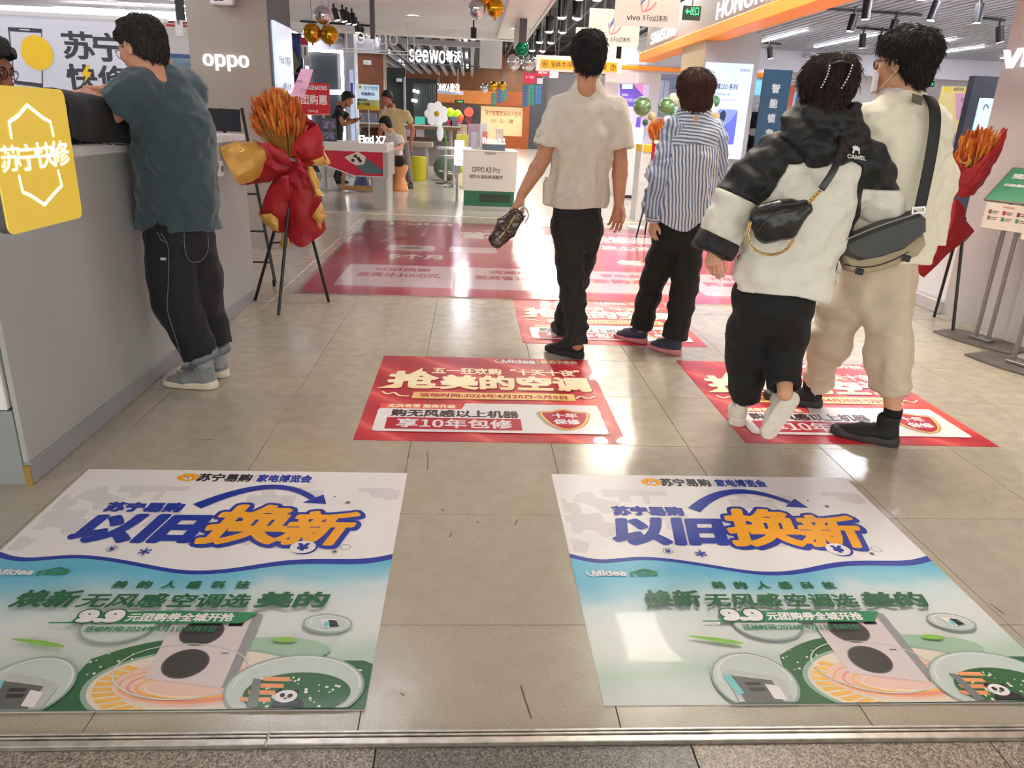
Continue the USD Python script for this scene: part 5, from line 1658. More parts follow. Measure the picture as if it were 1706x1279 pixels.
    cam_ = Polygon([(.004, .0), (.012, .028), (.006, .040), (.010, .052), (.020, .046), (.026, .060), (.034, .044), (.042, .058), (.050, .040), (.058, .044), (.060, .0), (.052, .0), (.050, .022), (.044, .024), (.030, .022), (.022, .024), (.018, .0)])
    mkw = mat('embroidery_white', (232, 232, 228), .6)
    sg = union_all([affinity.translate(affinity.scale(cam_, .55, .55, origin=(0, 0)), .016, .021), T('CAMEL', 0, 0, .075, .015, 1, latin=True)])
    t.part('brand_mark', solid(sg, .003, lo + V(0, -.012, 0), lg, nrm(V(0, .35, 1))), mkw, under=jk)
    # trousers, shoes
    Wp = (at(1300, 470, Yc), .165, .125)
    rad = {'L': ((.112, .118), (.090, .094), (.066, .070)), 'R': ((.112, .118), (.088, .092), (.064, .068))}
    F = trousers_field(J, rad, .008, Wp, None)
    F.ripple(.014, (8, 8, 9), 81, 2)
    cuff_cut(F, J['knL'], J['anL'] - V(0, 0, .03)); cuff_cut(F, J['knR'], J['anR'])
    t.part('trousers', F.mesh(), cloth_mat('trousers_jet', (22, 22, 25), .8), True)
    ms, so = mat('sneaker_white', (220, 214, 204), .6, noise=(18, .08)), mat('sole_white', (226, 218, 208), .6, noise=(30, .1))
    put_shoe(t, V(J['anL'][0] - .05, J['anL'][1] - .06, .001), (.30, .9, 0), ms, so, .24, .98, .034)
    toe = ground(1283, 741); an = J['anR']
    d = nrm(V(.10, .25, 0)); pit = 1.02
    L_ = .245
    y = d * math.cos(pit) - V(0, 0, 1) * math.sin(pit)
    heel = V(toe[0], toe[1], .012) - y * L_
    y = nrm(V(-.50, -.10, -.86)); z = nrm(V(-.05, .99, -.1)); z = nrm(z - y * (y @ z))
    toe = ground(1272, 738) + V(0, 0, .02)
    put_shoe(t, toe - y * L_, d, ms, so, L_, 1.0, .034, axes=(y, z))
    return t, J


pj, JK = person_jacket()


# ------------------------------------------------------------------ the tall man in the cream shirt
def person_cream():
    Yc = 3.15
    J = JJ(hf=(-.52, .86, -.02), neck=at(1503, 158, Yc), shL=at(1440, 214, Yc), shR=at(1546, 216, Yc), elL=at(1425, 305, Yc + .12), elR=at(1556, 306, Yc + .02), wrL=at(1470, 360, Yc + .30), wrR=at(1541, 392, Yc + .04),
           chest=at(1497, 260, Yc), pelvis=at(1466, 425, Yc), hipL=at(1438, 470, Yc + .03), hipR=at(1480, 472, Yc), knL=at(1382, 565, Yc + .14), knR=at(1478, 572, Yc - .08), anL=at(1356, 645, 3.42), anR=at(1488, 684, 2.96))
    t = Thing('person', 'tall man in a loose cream shirt and beige trousers, glasses, black strap over his shoulder', 'person', (1.85, 3.15, 0))
    sk = skin_mat('skin_warm', (212, 158, 124))
    hc = at(1508, 108, Yc)
    R = frame(J['hf'])
    head = fr(head_mesh(1.02), hc, *R)
    hl = put_hand(hand_mesh(-1, (.9, .9, .7), .03, (.4, .5)), J['wrL'], V(-.7, .5, .05), (0, 0, -1))
    hr = put_hand(hand_mesh(1, (.5, .7, .6), .03, (.4, .4)), J['wrR'], V(-.12, .15, -1), (-1, -.3, 0))
    t.part('body', body_mesh(J, 1.02, .0075, head, (hl, hr)), sk, True)
    hd = hair_mat('hair_dark', (16, 14, 14), (52, 40, 36))
    hm_ = fr(hair_mesh(.96, .005, 'thick', 21), hc, *R)
    strands(t, hm_, t.part('hair', hm_, hd, True), hc, R, 1.0, hd, 3200, 21, length=(.025, .05), lift=.2)
    face_bits(t, hc, R, 1.02, None, glasses=mat('glasses_black', (16, 16, 18), .3))
    lc = lambda *a: hc + sum(np.array(a)[i] * R[i] for i in range(3)) * 1.02
    mg = [[lc((.062) * math.sin(a) * 1.06, .035 + .078 * math.cos(a) + .004, z + .012 * abs(math.sin(a)) * (1 if z < -.06 else -.3)) for a in np.linspace(-1.25, 1.25, 15)] for z in (-.022, -.055, -.085, -.108)]
    mk_ = t.part('face_mask', sheet(np.array(mg), .003), mat('mask_white', (228, 228, 232), .7), True)
    t.part('mask_cord', cat(*[tube(spline([lc(q * .060, .055, -.035 + .0), lc(q * .078, .02, -.012), lc(q * .089, -.018, .012)], 10), .0015, 5) for q in (-1, 1)], *[tube(spline([lc(q * .062, .05, -.09), lc(q * .079, .01, -.055), lc(q * .089, -.018, -.03)], 10), .0015, 5) for q in (-1, 1)]), mat('mask_white', (228, 228, 232), .7), True, under=mk_)
    # shirt
    st = [(at(1466, 452, Yc), .188, .145), (at(1474, 385, Yc), .192, .147), (at(1486, 320, Yc), .196, .145), (at(1497, 255, Yc), .198, .138), (at(1500, 210, Yc), .180, .112), (at(1503, 185, Yc), .120, .085)]
    F = torso_field(J, st, .008)
    F.limb(J['shL'], J['shR'], .068, .068, .03)
    F.limb(J['shL'], J['neck'] + V(0, 0, -.035), .055, .062, .06).limb(J['shR'], J['neck'] + V(0, 0, -.035), .055, .062, .06)
    for q, ra, rb, rc in (('L', .092, .092, .07), ('R', .084, .084, .072)):
        a, e, w = J['sh' + q], J['el' + q], J['wr' + q]
        F.sleeve([a, e, w + nrm(w - e) * .02], [ra, rb, rc], .046, .03)
    F.ripple(.030, (11, 11, 3.0), 91, 2, lambda p: np.clip((J['neck'][2] - .12 - p[:, 2]) * 4, .2, 1.0)).ripple(.013, (15, 15, 15), 93, 2)
    zh = at(1480, 432, Yc)[2]
    F.clip(lambda x, y, z: np.where(np.abs(x - J['pelvis'][0]) < .24, zh - z, -1))
    F.limb(J['neck'] + V(0, .02, .035), J['neck'] + V(0, .04, .13), .060, .078, 0, None, 'cut')
    mc = cloth_mat('shirt_cream', (236, 231, 210), .75, 260, .15, .03)
    sh = t.part('shirt', F.mesh(), mc, True)
    NB = J['neck'] + V(0, .01, -.03)
    col = []
    for a in np.linspace(-.35, math.pi + .35, 30):
        o = V(math.cos(a + math.pi), math.sin(a + math.pi), 0)
        b = NB + o * .066
        col.append([b + V(0, 0, .050), b + o * .012 + V(0, 0, .052), b + o * .028 + V(0, 0, .015), b + o * .036 + V(0, 0, -.022)])
    t.part('collar', sheet(np.array(col), .005), mat('collar_grey_white', (214, 208, 202), .8), True, under=sh)
    lb = at(1524, 166, Yc - .112)
    t.part('collar_label', fr(bx(-.022, -.018, 0, .022, .018, .004), lb + V(0, -.014, 0), nrm(V(1, 0, -.25)), nrm(V(.2, .5, 1))), mat('label_olive', (96, 90, 72), .7), under=sh)
    # trousers
    Wp = (at(1465, 425, Yc), .150, .115)
    rad = {'L': ((.108, .118), (.092, .100), (.058, .062)), 'R': ((.108, .118), (.094, .104), (.064, .068))}
    F = trousers_field(J, rad, .008, Wp, None)
    F.ripple(.024, (9, 9, 7), 101, 2).ripple(.014, (7, 7, 24), 103, 2, lambda p: np.clip(1.2 - p[:, 2] * 1.6, .2, 1))
    cuff_cut(F, J['knL'], J['anL'] + V(0, 0, .02)); cuff_cut(F, J['knR'], J['anR'] + V(0, 0, .03))
    t.part('trousers', F.mesh(), cloth_mat('trousers_beige', (206, 192, 168), .8, 260, .2, .04), True)
    so = mat('rubber_dark', (48, 46, 46), .6)
    put_shoe(t, V(J['anL'][0] + .035, J['anL'][1] - .045, .001), (-.85, .42, 0), M_BLKSHOE, so, .285, 1.12, .042, 0, .02)
    put_shoe(t, V(J['anR'][0] + .03, J['anR'][1] - .045, .001), (-.72, .40, 0), M_BLKSHOE, so, .285, 1.12, .042, 0, .02)
    for q, hl in (('L', 0), ('R', 0)):
        a = J['an' + q]
        t.part('sock', tube([a + V(0, 0, -.035), a + V(0, 0, .012)], .039, 14), mat('sock_black', (24, 24, 26), .9), True)
    return t, J


pc, JC = person_cream()


# ------------------------------------------------------------------ the man leaning on the counter
def person_lean():
    J = JJ(hf=(-.86, .44, -.30), neck=at(267, 124, 3.55), shL=at(232, 152, 3.42), shR=at(312, 150, 3.66), elL=at(190, 188, 3.40), elR=at(262, 180, 3.80), wrL=at(146, 158, 3.52), wrR=at(176, 150, 3.80),
           chest=at(284, 215, 3.56), pelvis=at(298, 365, 3.56), hipL=at(283, 400, 3.50), hipR=at(318, 400, 3.60), knL=at(290, 500, 3.47), knR=at(338, 500, 3.62), anL=at(341, 606, 3.50), anR=at(362, 594, 3.66))
    t = Thing('person', 'man in a dark teal t-shirt and dark jeans leaning on the grey counter, glasses', 'person', (-1.3, 3.5, 0))
    sk = skin_mat('skin_rosy', (204, 146, 120))
    hc = at(238, 82, 3.52)
    R = frame(J['hf'], (.12, 0, 1))
    head = fr(head_mesh(1.0, .004), hc, *R)
    hl = put_hand(hand_mesh(-1, (.3, .5, .4), .04, (.35, .3)), J['wrL'], V(-.8, .5, .02), (0, 0, -1))
    hr = put_hand(hand_mesh(1, (.3, .5, .4), .04, (.35, .3)), J['wrR'], V(-.9, -.1, .02), (0, 0, -1))
    t.part('body', body_mesh(J, 1.0, .0075, head, (hl, hr), .98), sk, True)
    hd = hair_mat('hair_greying', (24, 21, 19), (58, 51, 44))
    hm_ = fr(hair_mesh(.985, .0045, 'short', 5), hc, *R)
    strands(t, hm_, t.part('hair', hm_, hd, True), hc, R, 1.0, hd, 2600, 5, length=(.012, .026))
    face_bits(t, hc, R, 1.0, None, glasses=mat('glasses_silver', (196, 186, 168), .25, .9))
    st = [(at(299, 412, 3.56), .142, .198), (at(297, 330, 3.56), .145, .200), (at(292, 270, 3.56), .150, .202), (at(286, 215, 3.56), .158, .190), (at(280, 170, 3.56), .150, .130), (at(278, 140, 3.56), .10, .075)]
    F = torso_field(J, st, .008)
    sd = J['shR'] - J['shL']
    F.limb(J['shL'], J['shR'], .066, .066, .04)
    NB = J['neck'] + V(0, 0, -.02)
    F.limb(J['shL'], NB, .056, .062, .05).limb(J['shR'], NB, .056, .062, .05)
    for q, e in (('L', .72), ('R', .7)):
        a = J['sh' + q]; c = a + (J['el' + q] - a) * e
        F.sleeve([a, a + (J['el' + q] - a) * (e + .12)], [.086, .092], .060, .03, .03)
    F.ripple(.018, (11, 11, 4), 111, 2, lambda p: np.clip((J['neck'][2] - .1 - p[:, 2]) * 3, .2, 1)).ripple(.009, (18, 18, 18), 113, 2)
    hem = at(298, 381, 3.56)[2]
    F.clip(lambda x, y, z: hem - z + .01 * np.sin(x * 14))
    F.limb(NB + V(-.02, .0, .050), NB + V(-.08, .01, .15), .062, .085, 0, None, 'cut')
    mt = cloth_mat('tee_teal', (52, 72, 82), .85, 500, .3)
    ts = t.part('t_shirt', F.mesh(), mt, True)
    W = (at(299, 360, 3.56), .098, .140)
    rad = {'L': ((.100, .135), (.098, .112), (.074, .082)), 'R': ((.098, .130), (.092, .104), (.066, .072))}
    F = trousers_field(J, rad, .008, W, None)
    F.ripple(.013, (10, 10, 8), 121, 2)
    cuff_cut(F, J['knL'], J['anL'] + V(0, 0, .035)); cuff_cut(F, J['knR'], J['anR'] + V(0, 0, .035))
    jm = cloth_mat('denim_ink', (30, 33, 44), .8, 700, .2, .12)
    jm_ = F.mesh()
    tr = t.part('jeans', jm_, jm, True)
    for q in 'LR':
        d = nrm(J['an' + q] - J['kn' + q]); c = J['an' + q] + V(0, 0, .035)
        t.part('turn_up', tube([c - d * .035, c - d * .02, c + d * .008], [.076 if q == 'L' else .068] * 3, 20), mat('denim_pale', (124, 134, 142), .85), True, under=tr)
        t.part('sock', tube([J['an' + q] + V(0, 0, -.05), J['an' + q] + V(0, 0, .05)], .042, 14), mat('sock_grey', (150, 152, 154), .9), True)
    ms, so = cloth_mat('sneaker_grey', (126, 130, 132), .8, 300), mat('sole_cream', (216, 206, 184), .6)
    put_shoe(t, V(J['anL'][0] + .055, J['anL'][1] - .012, .001), (-1, .10, 0), ms, so, .275, 1.05, .032)
    put_shoe(t, V(J['anR'][0] + .05, J['anR'][1], .001), (-1, .12, 0), ms, so, .275, 1.05, .032)
    # seams, pocket and tag on the jeans
    ss = mat('seam_thread', (128, 130, 140), .8)
    for pts in (((268, 388), (279, 408), (281, 440), (280, 480), (279, 515), (288, 548), (300, 588)), ((307, 388), (309, 420), (316, 434), (338, 432), (344, 424), (346, 390)), ((262, 386), (272, 402), (279, 404))):
        t.part('seam', tube(spline(surf(jm_, pts), 30), .0014, 5), ss, under=tr)
    q = surf(jm_, [(272, 431)])[0]
    t.part('seam_tag', bx(q[0] - .012, q[1] - .003, q[2] - .006, q[0] + .012, q[1] + .003, q[2] + .006), mat('seam_tag', (170, 170, 172), .6), under=tr)
    return t, J


pl_, JL = person_lean()


# ------------------------------------------------------------------ the man behind the counter at the left edge
def person_clerk():
    hc = at(-27, 112, 3.30)
    b = hc + V(-.02, .0, -.13)
    J = JJ(hf=(.86, -.05, -.25), neck=b + V(-.03, 0, -.03), shL=b + V(-.06, .19, -.12), shR=b + V(-.06, -.19, -.12), elL=b + V(.02, .24, -.38), elR=b + V(.02, -.22, -.38), wrL=b + V(.16, .16, -.36), wrR=b + V(.22, -.12, -.36),
           chest=b + V(-.11, 0, -.3), pelvis=b + V(-.18, 0, -.62), hipL=b + V(-.18, .1, -.70), hipR=b + V(-.18, -.1, -.70), knL=b + V(-.18, .1, -1.06), knR=b + V(-.18, -.1, -1.06), anL=V(b[0] - .2, b[1] + .1, .09), anR=V(b[0] - .2, b[1] - .1, .09))
    t = Thing('person', 'dark-haired man with black glasses behind the counter, cut by the left edge', 'person', (hc[0], hc[1], 0))
    R = frame(J['hf'])
    head = fr(head_mesh(1.0), hc, *R)
    hands = [put_hand(hand_mesh(-1, s=1), J['wrL'], (1, -.2, 0), (0, 0, -1)), put_hand(hand_mesh(1), J['wrR'], (1, .2, 0), (0, 0, -1))]
    t.part('body', body_mesh(J, 1, .009, head, hands), skin_mat('skin_brown', (156, 100, 76)), True)
    t.part('hair', fr(hair_mesh(1.03, .006, 'short', 9), hc, *R), M_HAIRB, True)
    face_bits(t, hc, R, 1.0, None, glasses=mat('glasses_black', (16, 16, 18), .3))
    F = torso_field(J, [(J['pelvis'], .17, .12), (J['chest'], .18, .12), ((J['shL'] + J['shR']) / 2 + V(0, 0, -.03), .17, .09)], .011)
    F.limb(J['shL'], J['shR'], .062, .062, .03).limb(J['shL'], J['neck'] + V(0, 0, -.04), .05, .06, .04).limb(J['shR'], J['neck'] + V(0, 0, -.04), .05, .06, .04)
    for q in 'LR':
        F.limb(J['sh' + q], J['sh' + q] + (J['el' + q] - J['sh' + q]) * .7, .072, .076, .03)
    t.part('shirt', F.mesh(), cloth_mat('shirt_navy', (40, 44, 58), .85), True)
    F = trousers_field(J, ((.10, .11), (.08, .085), (.07, .075)), .011, (J['pelvis'] + V(0, 0, .03), .155, .11), None)
    t.part('trousers', F.mesh(), cloth_mat('trousers_jet', (22, 22, 25), .8), True)
    for q in 'LR':
        put_shoe(t, V(J['an' + q][0] - .05, J['an' + q][1], .001), (1, 0, 0), M_BLKSHOE, M_RUB)


person_clerk()
# ================================================================== the service counter on the left
CX, CY0, CY1 = -1.55, 2.46, 5.38
M_CTR = mat('counter_grey', (166, 168, 167), 0.42, noise=(2, .04))
M_CTRE = mat('counter_end_grey_green', (138, 146, 146), 0.45)
M_KICK = mat('counter_kick_grey', (146, 146, 150), 0.5)
t = Thing('service_counter', 'long grey service counter on the left with a white framed end panel', 'counter', (-1.85, 3.9, 0))
t.part('front_panel', cat(bx(CX - .02, CY0, .085, CX, CY1, 1.10, .002)), M_CTR)
t.part('kick_board', bx(CX - .06, CY0 + .002, .0, CX + .004, CY1, .085, .003), M_KICK)
t.part('end_panel', bx(-2.6, CY0 - .004, .0, CX - .021, CY0 + .02, .285), M_CTRE)
t.part('end_panel', bx(-2.6, CY0 - .012, .29, CX - .030, CY0 + .02, 1.10, .004), mat('panel_frame_white', (226, 226, 226), .4))
t.part('end_inset', bx(-2.56, CY0 - .014, .32, CX - .060, CY0 - .006, 1.06), M_CTR)
t.part('corner_trim', bx(CX - .0215, CY0 - .006, .0, CX + .003, CY0, .075), mat('trim_brass', (176, 140, 84), .4, .6))
t.part('worktop', bx(-1.96, CY0 - .01, 1.10, CX + .015, CY1, 1.145, .006), mat('worktop_white', (222, 222, 226), .35))
t.part('far_end_panel', bx(-1.95, CY1 - .02, .0, CX - .001, CY1, 1.10), M_CTR)
t.part('back_panel', bx(-1.95, CY0 + .03, .0, -1.92, CY1 - .02, 1.10), M_CTR)
t = Thing('wall_switch', 'small white switch box on the counter face behind the leaning man', 'switch', (CX, 4.75, .9))
q = atx(364, 281, CX)
t.part('plate', bx(CX, q[1] - .035, q[2] - .045, CX + .018, q[1] + .045, q[2] + .045, .004), M_FRAME)
t.part('button', bx(CX + .018, q[1] - .005, q[2] - .018, CX + .021, q[1] + .03, q[2] + .016), mat('switch_dark', (70, 66, 52), .4))

# black cloth thrown over the counter
CZ = 1.30
uu = np.linspace(0, 1, 70)
rows = []
ys = np.linspace(3.0, 3.66, 50)
for k, (dx, dz) in enumerate(((-.38, .01), (-.31, .02), (-.22, .025), (-.10, .03), (-.02, .025), (.012, .0), (.022, -.035), (.020, -.075), (.024, -.115), (.020, -.150))):
    n = meshkit.fbm(np.stack([ys * 6, ys * 0 + k * .7, ys * 0], -1), 3, 5) - .5
    n2 = np.sin(ys * 34 + k * .3) * .003 * (k > 5)
    z = 1.325 - .045 * np.clip((ys - 2.9) / .8, -1, 1)
    rows.append(np.stack([CX + .03 + dx + n * .02 * (k > 4) + n2, ys + .004 * k * (ys > 3.6), np.maximum(z + dz + n * .03, 1.152 if k < 5 else 0)], -1))
M_CLOTHB = cloth_mat('cloth_black', (22, 23, 24), .8, 300, .05)
cl = Thing('counter_cloth', 'black fringed cloth draped over the counter top under the man\'s arm', 'cloth', (CX, 3.1, 1.15))
cl.part('cloth', sheet(np.array(rows), .006), M_CLOTHB, True)
fr_ = random.Random(3)
for k in range(40):
    y = fr_.uniform(3.56, 3.68) if k < 16 else fr_.uniform(3.02, 3.62)
    p = V(CX + .05, y, 1.325 - .045 * min(1, (y - 2.9) / .8) - .145)
    cl.part('fringe', tube(spline([p, p + V(fr_.uniform(-.0, .015), fr_.uniform(-.02, .04) if k < 16 else .004, -.015), p + V(.01, fr_.uniform(-.01, .07) if k < 16 else .006, fr_.uniform(-.05, -.02) if k < 16 else -.012)], 6), .0013, 4), M_CLOTHB)
# folded heap under the cloth
F = Field((-2.1, 2.46, 1.12), (-1.5, 3.72, 1.36), .012)
F.limb((-1.76, 2.62, 1.21), (-1.76, 3.52, 1.19), (.17, .085), (.17, .06), .03, (1, 0, 0))
F.ripple(.02, (9, 9, 9), 3)
F.clip(lambda x, y, z: 1.147 - z)
solo('folded_cloth', 'folded heap of dark cloth beneath the fringed black cloth on the counter', 'cloth', F.mesh(), cloth_mat('cloth_charcoal', (34, 36, 36), .85, 300, .05), True)

# the glowing yellow sign on the counter face
t = Thing('sign_board', 'glowing yellow square sign with white outline emblem on the counter face', 'sign', (CX + .03, 2.76, .89))
sy, sgz = V(0, 1, 0), V(0, 0, 1)
Y0, Y1, Z0, Z1 = 2.505, 2.985, .885, 1.345
M_YEL = mat('sign_yellow', (238, 210, 84), .35, emit=.10, emit_rgb=(255, 214, 50))
M_GLOWW = mat('sign_glow_white', (255, 255, 250), .3, emit=.7, emit_rgb=(255, 252, 236))
M_GLOWB = mat('sign_back_glow', (225, 240, 255), .3, emit=1.6, emit_rgb=(205, 230, 255))
t.part('back_glow', fr(solid(rrect(Y0 + .02, Z0 + .02, Y1 - .02, Z1 - .02, .02), .018), (CX + .002, 0, 0), sy, sgz), M_GLOWB)
t.part('edge', fr(solid(rrect(Y0, Z0, Y1, Z1, .03), .028), (CX + .022, 0, 0), sy, sgz), mat('sign_edge_grey', (90, 90, 88), .5))
t.part('face', fr(solid(rrect(Y0, Z0, Y1, Z1, .03), .006), (CX + .050, 0, 0), sy, sgz), M_YEL)
SX = CX + .0565
mp = lambda px, py: (lambda q: (q[1], q[2]))(atx(px, py, SX))
ln = lambda pts, w: LineString([mp(*p) for p in pts]).buffer(w, quad_segs=3)
em_ = union_all([ln([(19, 229), (15, 203), (30, 193), (45, 175), (71, 196), (84, 203), (89, 226)], .006), ln([(32, 294), (38, 320), (52, 326), (74, 341), (95, 317), (103, 309), (97, 285)], .006)])
t.part('emblem', flat(em_, (SX, 0, 0), sy, sgz, .0006), M_GLOWW)
for k, (c, a, b) in enumerate((('苏', (4, 288), (30, 241)), ('宁', (33, 286), (60, 239)), ('快', (62, 281), (88, 236)), ('修', (88, 278), (112, 233)))):
    (ya, za), (yb, zb_) = mp(*a), mp(*b)
    t.part('lettering', flat(T(c, ya, za, yb, zb_, 1), (SX, 0, 0), sy, sgz, .0008), M_GLOWW)

# the white banner at the back of the service corner (its cartoon mascot left out)
M_BAN = mat('banner_lavender_white', (216, 218, 236), .6, emit=.02, emit_rgb=(216, 218, 240))
BY = 4.55
b0, b1 = at(8, 20, BY), at(215, 33, BY)
t = Thing('banner', 'white banner lettered in black and yellow on the back wall of the service corner', 'banner', (b0[0], BY, 1.1))
bl = V(-2.62, BY, 0)
t.part('panel', bx(-2.62, BY, 1.0, b1[0] + .18, BY + .04, b0[2]), M_BAN)
t.part('hem', bx(-2.64, BY - .004, b0[2] - .012, b1[0] + .19, BY + .044, b0[2] + .008), M_FRAME)
bpt = lambda px, py: (lambda q: (q[0], q[2]))(at(px, py, BY))
bfl = lambda g, k=1: flat(g, (0, BY - .0008 * k, 0), (1, 0, 0), (0, 0, 1))
M_CHAR = mat('banner_charcoal', (58, 60, 68), .6)
M_BY = mat('banner_yellow', (250, 206, 40), .6)
fit = lambda c, a, b, w=2: T(c, *bpt(*a), *bpt(*b), w)
for c, a, b in (('苏', (107, 98), (153, 53)), ('宁', (158, 102), (205, 56)), ('快', (114, 150), (160, 108)), ('修', (166, 148), (212, 110))):
    t.part('lettering', bfl(fit(c, a, b)), M_CHAR)
t.part('bolt', bfl(Polygon([bpt(*p) for p in ((145, 108), (135, 126), (143, 127), (140, 139), (153, 121), (146, 119), (150, 110))]), 2), M_BY)
ph = Polygon([bpt(*p) for p in ((13, 45), (70, 48), (72, 146), (24, 140))])
t.part('phone_outline', bfl(ph.difference(affinity.scale(ph, .93, .86))), M_CHAR)
t.part('phone_outline', bfl(LineString([bpt(33, 49), bpt(49, 50)]).buffer(.003), 2), M_BAN)
t.part('yellow_disc', bfl(affinity.scale(Point(*bpt(62, 88)).buffer(1), .085, .088), 3), M_BY)
# hanging tag and shelf boards further back on the left
t = Thing('hanging_strap', 'dark strap with a white paper tag hanging left of the beige pillar', 'strap', at(297, 0, 6.6))
s0, s1 = at(294, -30, 6.6), at(297, 34, 6.6)
t.part('strap', bx(s0[0] - .03, 6.6, s1[2], s0[0] + .035, 6.615, 2.72), mat('strap_charcoal', (58, 58, 68), .7))
p0, p1 = at(290, 33, 6.58), at(306, 60, 6.58)
t.part('tag', bx(p0[0], 6.585, p1[2], p1[0], 6.59, p0[2]), M_FRAME)
t.part('lettering', flat(T('8折', p0[0] + .02, p1[2] + .08, p1[0] - .02, p1[2] + .115, 2), (0, 6.584, 0), (1, 0, 0), (0, 0, 1)), M_BLACK)
M_BRD = mat('board_white', (226, 224, 224), .5)
t = Thing('display_board', 'white shop board with a red strip and blue picture, behind the leaning man', 'board', at(290, 130, 9.4))
a, b = at(252, 33, 9.4), at(322, 46, 9.4)
t.part('red_strip', bx(a[0], 9.4, b[2], b[0] + .1, 9.44, a[2]), mat('board_red', (186, 30, 44), .5))
t.part('lettering', flat(T('惠购全城', a[0] + .05, b[2] + .02, b[0], a[2] - .02, 2), (0, 9.399, 0), (1, 0, 0), (0, 0, 1)), M_FRAME)
c = at(322, 91, 9.4)
t.part('panel', bx(a[0] - .6, 9.4, c[2], b[0] + .1, 9.44, b[2]), M_BRD)
d = at(322, 98, 9.4); e = at(322, 190, 9.4)
t.part('blue_strip', bx(a[0] - .6, 9.4, d[2], b[0] + .1, 9.44, c[2]), mat('board_blue', (60, 100, 160), .5))
t.part('picture', bx(a[0] - .6, 9.4, e[2] - .5, b[0] + .1, 9.44, d[2]), mat('board_teal_picture', (126, 160, 176), .5, noise=(5, .5)))
t.part('base', bx(a[0] - .6, 9.4, 0, b[0] + .1, 9.8, e[2] - .5), M_BRD)

# ================================================================== flower stands
M_RED = mat('wrap_red', (164, 14, 28), .5, bump=(60, .001))
M_GOLD = mat('wrap_gold', (208, 160, 76), .38, .25, bump=(60, .001))
M_STEM = mat('straw_stem', (196, 142, 62), .7)
EARS = [mat('wheat_orange', (204, 104, 26), .75), mat('wheat_rust', (176, 80, 22), .75), mat('wheat_amber', (208, 134, 52), .75)]


def ear(p, d, l, r, seed):
    "a bristly ear of dyed wheat along d"
    rr = random.Random(seed)
    d = nrm(d); a = nrm(np.cross(d, (0.3, 1, .2))); b = np.cross(d, a)
    core = tube([p + d * l * q for q in (0, .25, .6, .85, 1)], np.array([.3, .9, 1, .7, .15]) * r, 5)
    sp = []
    for k in range(12):
        an, q = rr.uniform(0, 6.28), rr.uniform(.05, .95)
        o = a * math.cos(an) + b * math.sin(an)
        s = p + d * l * q + o * r * .6
        e = s + (d * .8 + o * .55) * rr.uniform(.02, .034)
        w = np.cross(d, o) * .0016
        sp.append((np.array([s - w, s + w, e, s + o * .003]), np.array([[0, 1, 2], [1, 3, 2], [3, 0, 2]])))
    return cat(core, *sp)


def wheat(t, c, top, n, spread, seed, lean=(0, 0, 0)):
    rr = random.Random(seed)
    st, er = [], {0: [], 1: [], 2: []}
    c = np.array(c, float)
    for k in range(n):
        a, q = rr.uniform(0, 6.28), math.sqrt(rr.uniform(0, 1))
        e = np.array(top) + V(math.cos(a) * q * spread[0], math.sin(a) * q * spread[1], rr.uniform(-spread[2], spread[2] * .5) - .08 * q)
        b = c + V(math.cos(a) * q * .03, math.sin(a) * q * .03, 0)
        m = (b + e) / 2 + V(math.cos(a), math.sin(a), 0) * .03 * q
        P = bez(b, m, e, 6)
        d = nrm(P[-1] - P[-2]) + V(rr.uniform(-.12, .12), rr.uniform(-.12, .12), 0)
        st.append(tube(P, .0016, 4, False))
        er[rr.choice((0, 0, 1, 2))].append(ear(P[-1] - d * .02, d, rr.uniform(.06, .10), rr.uniform(.007, .011), seed * 1000 + k))
    s = t.part('wheat_stems', cat(*st), M_STEM, kind='stuff')
    for k in er:
        if er[k]:
            t.part('wheat_ears', cat(*er[k]), EARS[k], kind='stuff')


def leaf_sheet(pts, th=.003, n=14, crease=.02, seed=0):
    "a sheet of wrapping paper through a grid of control points (rows of points), crumpled a little"
    from scipy.interpolate import RectBivariateSpline
    g = np.array(pts, float)
    m, k = g.shape[:2]
    u, v = np.linspace(0, 1, m), np.linspace(0, 1, k)
    U = np.linspace(0, 1, n)
    out = np.stack([RectBivariateSpline(u, v, g[:, :, c], kx=1, ky=min(2, k - 1))(U, U) for c in range(3)], -1)
    w = meshkit.fbm(out * 11, 2, seed) - .5
    r = 2 * np.abs(meshkit.noise(out * 9, seed + 1) - .5) + 1.2 * np.abs(meshkit.noise(out * 17, seed + 2) - .5)
    nn = np.cross(np.gradient(out, axis=0), np.gradient(out, axis=1)); nn /= np.linalg.norm(nn, axis=2, keepdims=True) + 1e-9
    return sheet(out + nn * (crease * (w + 1.1 * (r - .8)))[..., None], th)


def tripod(t, c, h, feet, m=None):
    for f in feet:
        t.part('leg', tube([V(f[0], f[1], 0.0), V(c[0] + (f[0] - c[0]) * .12, c[1] + (f[1] - c[1]) * .12, h)], .011, 8), m or M_BLACK)


YF = 5.08
FA = lambda px, py, dy=0.0: at(px, py, YF + dy)
t = Thing('flower_stand', 'tripod stand of orange dyed wheat wrapped in red and gold paper, left side', 'flower stand', (-1.25, YF, 0))
knot = FA(487, 258)
tripod(t, (knot[0], YF), .86, (ground(425, 500), ground(464, 525), ground(548, 503)))
t.part('brace', tube([FA(450, 405), FA(505, 400)], .006, 6), M_BLACK)
wheat(t, FA(478, 262), FA(463, 172), 300, (.150, .12, .12), 7)
S_ = lambda rows, m, seed, name='wrapping_paper', cr=.02: t.part(name, leaf_sheet([[FA(*p) for p in r] for r in rows], .002, 12, cr * 1.3, seed), m, 20)
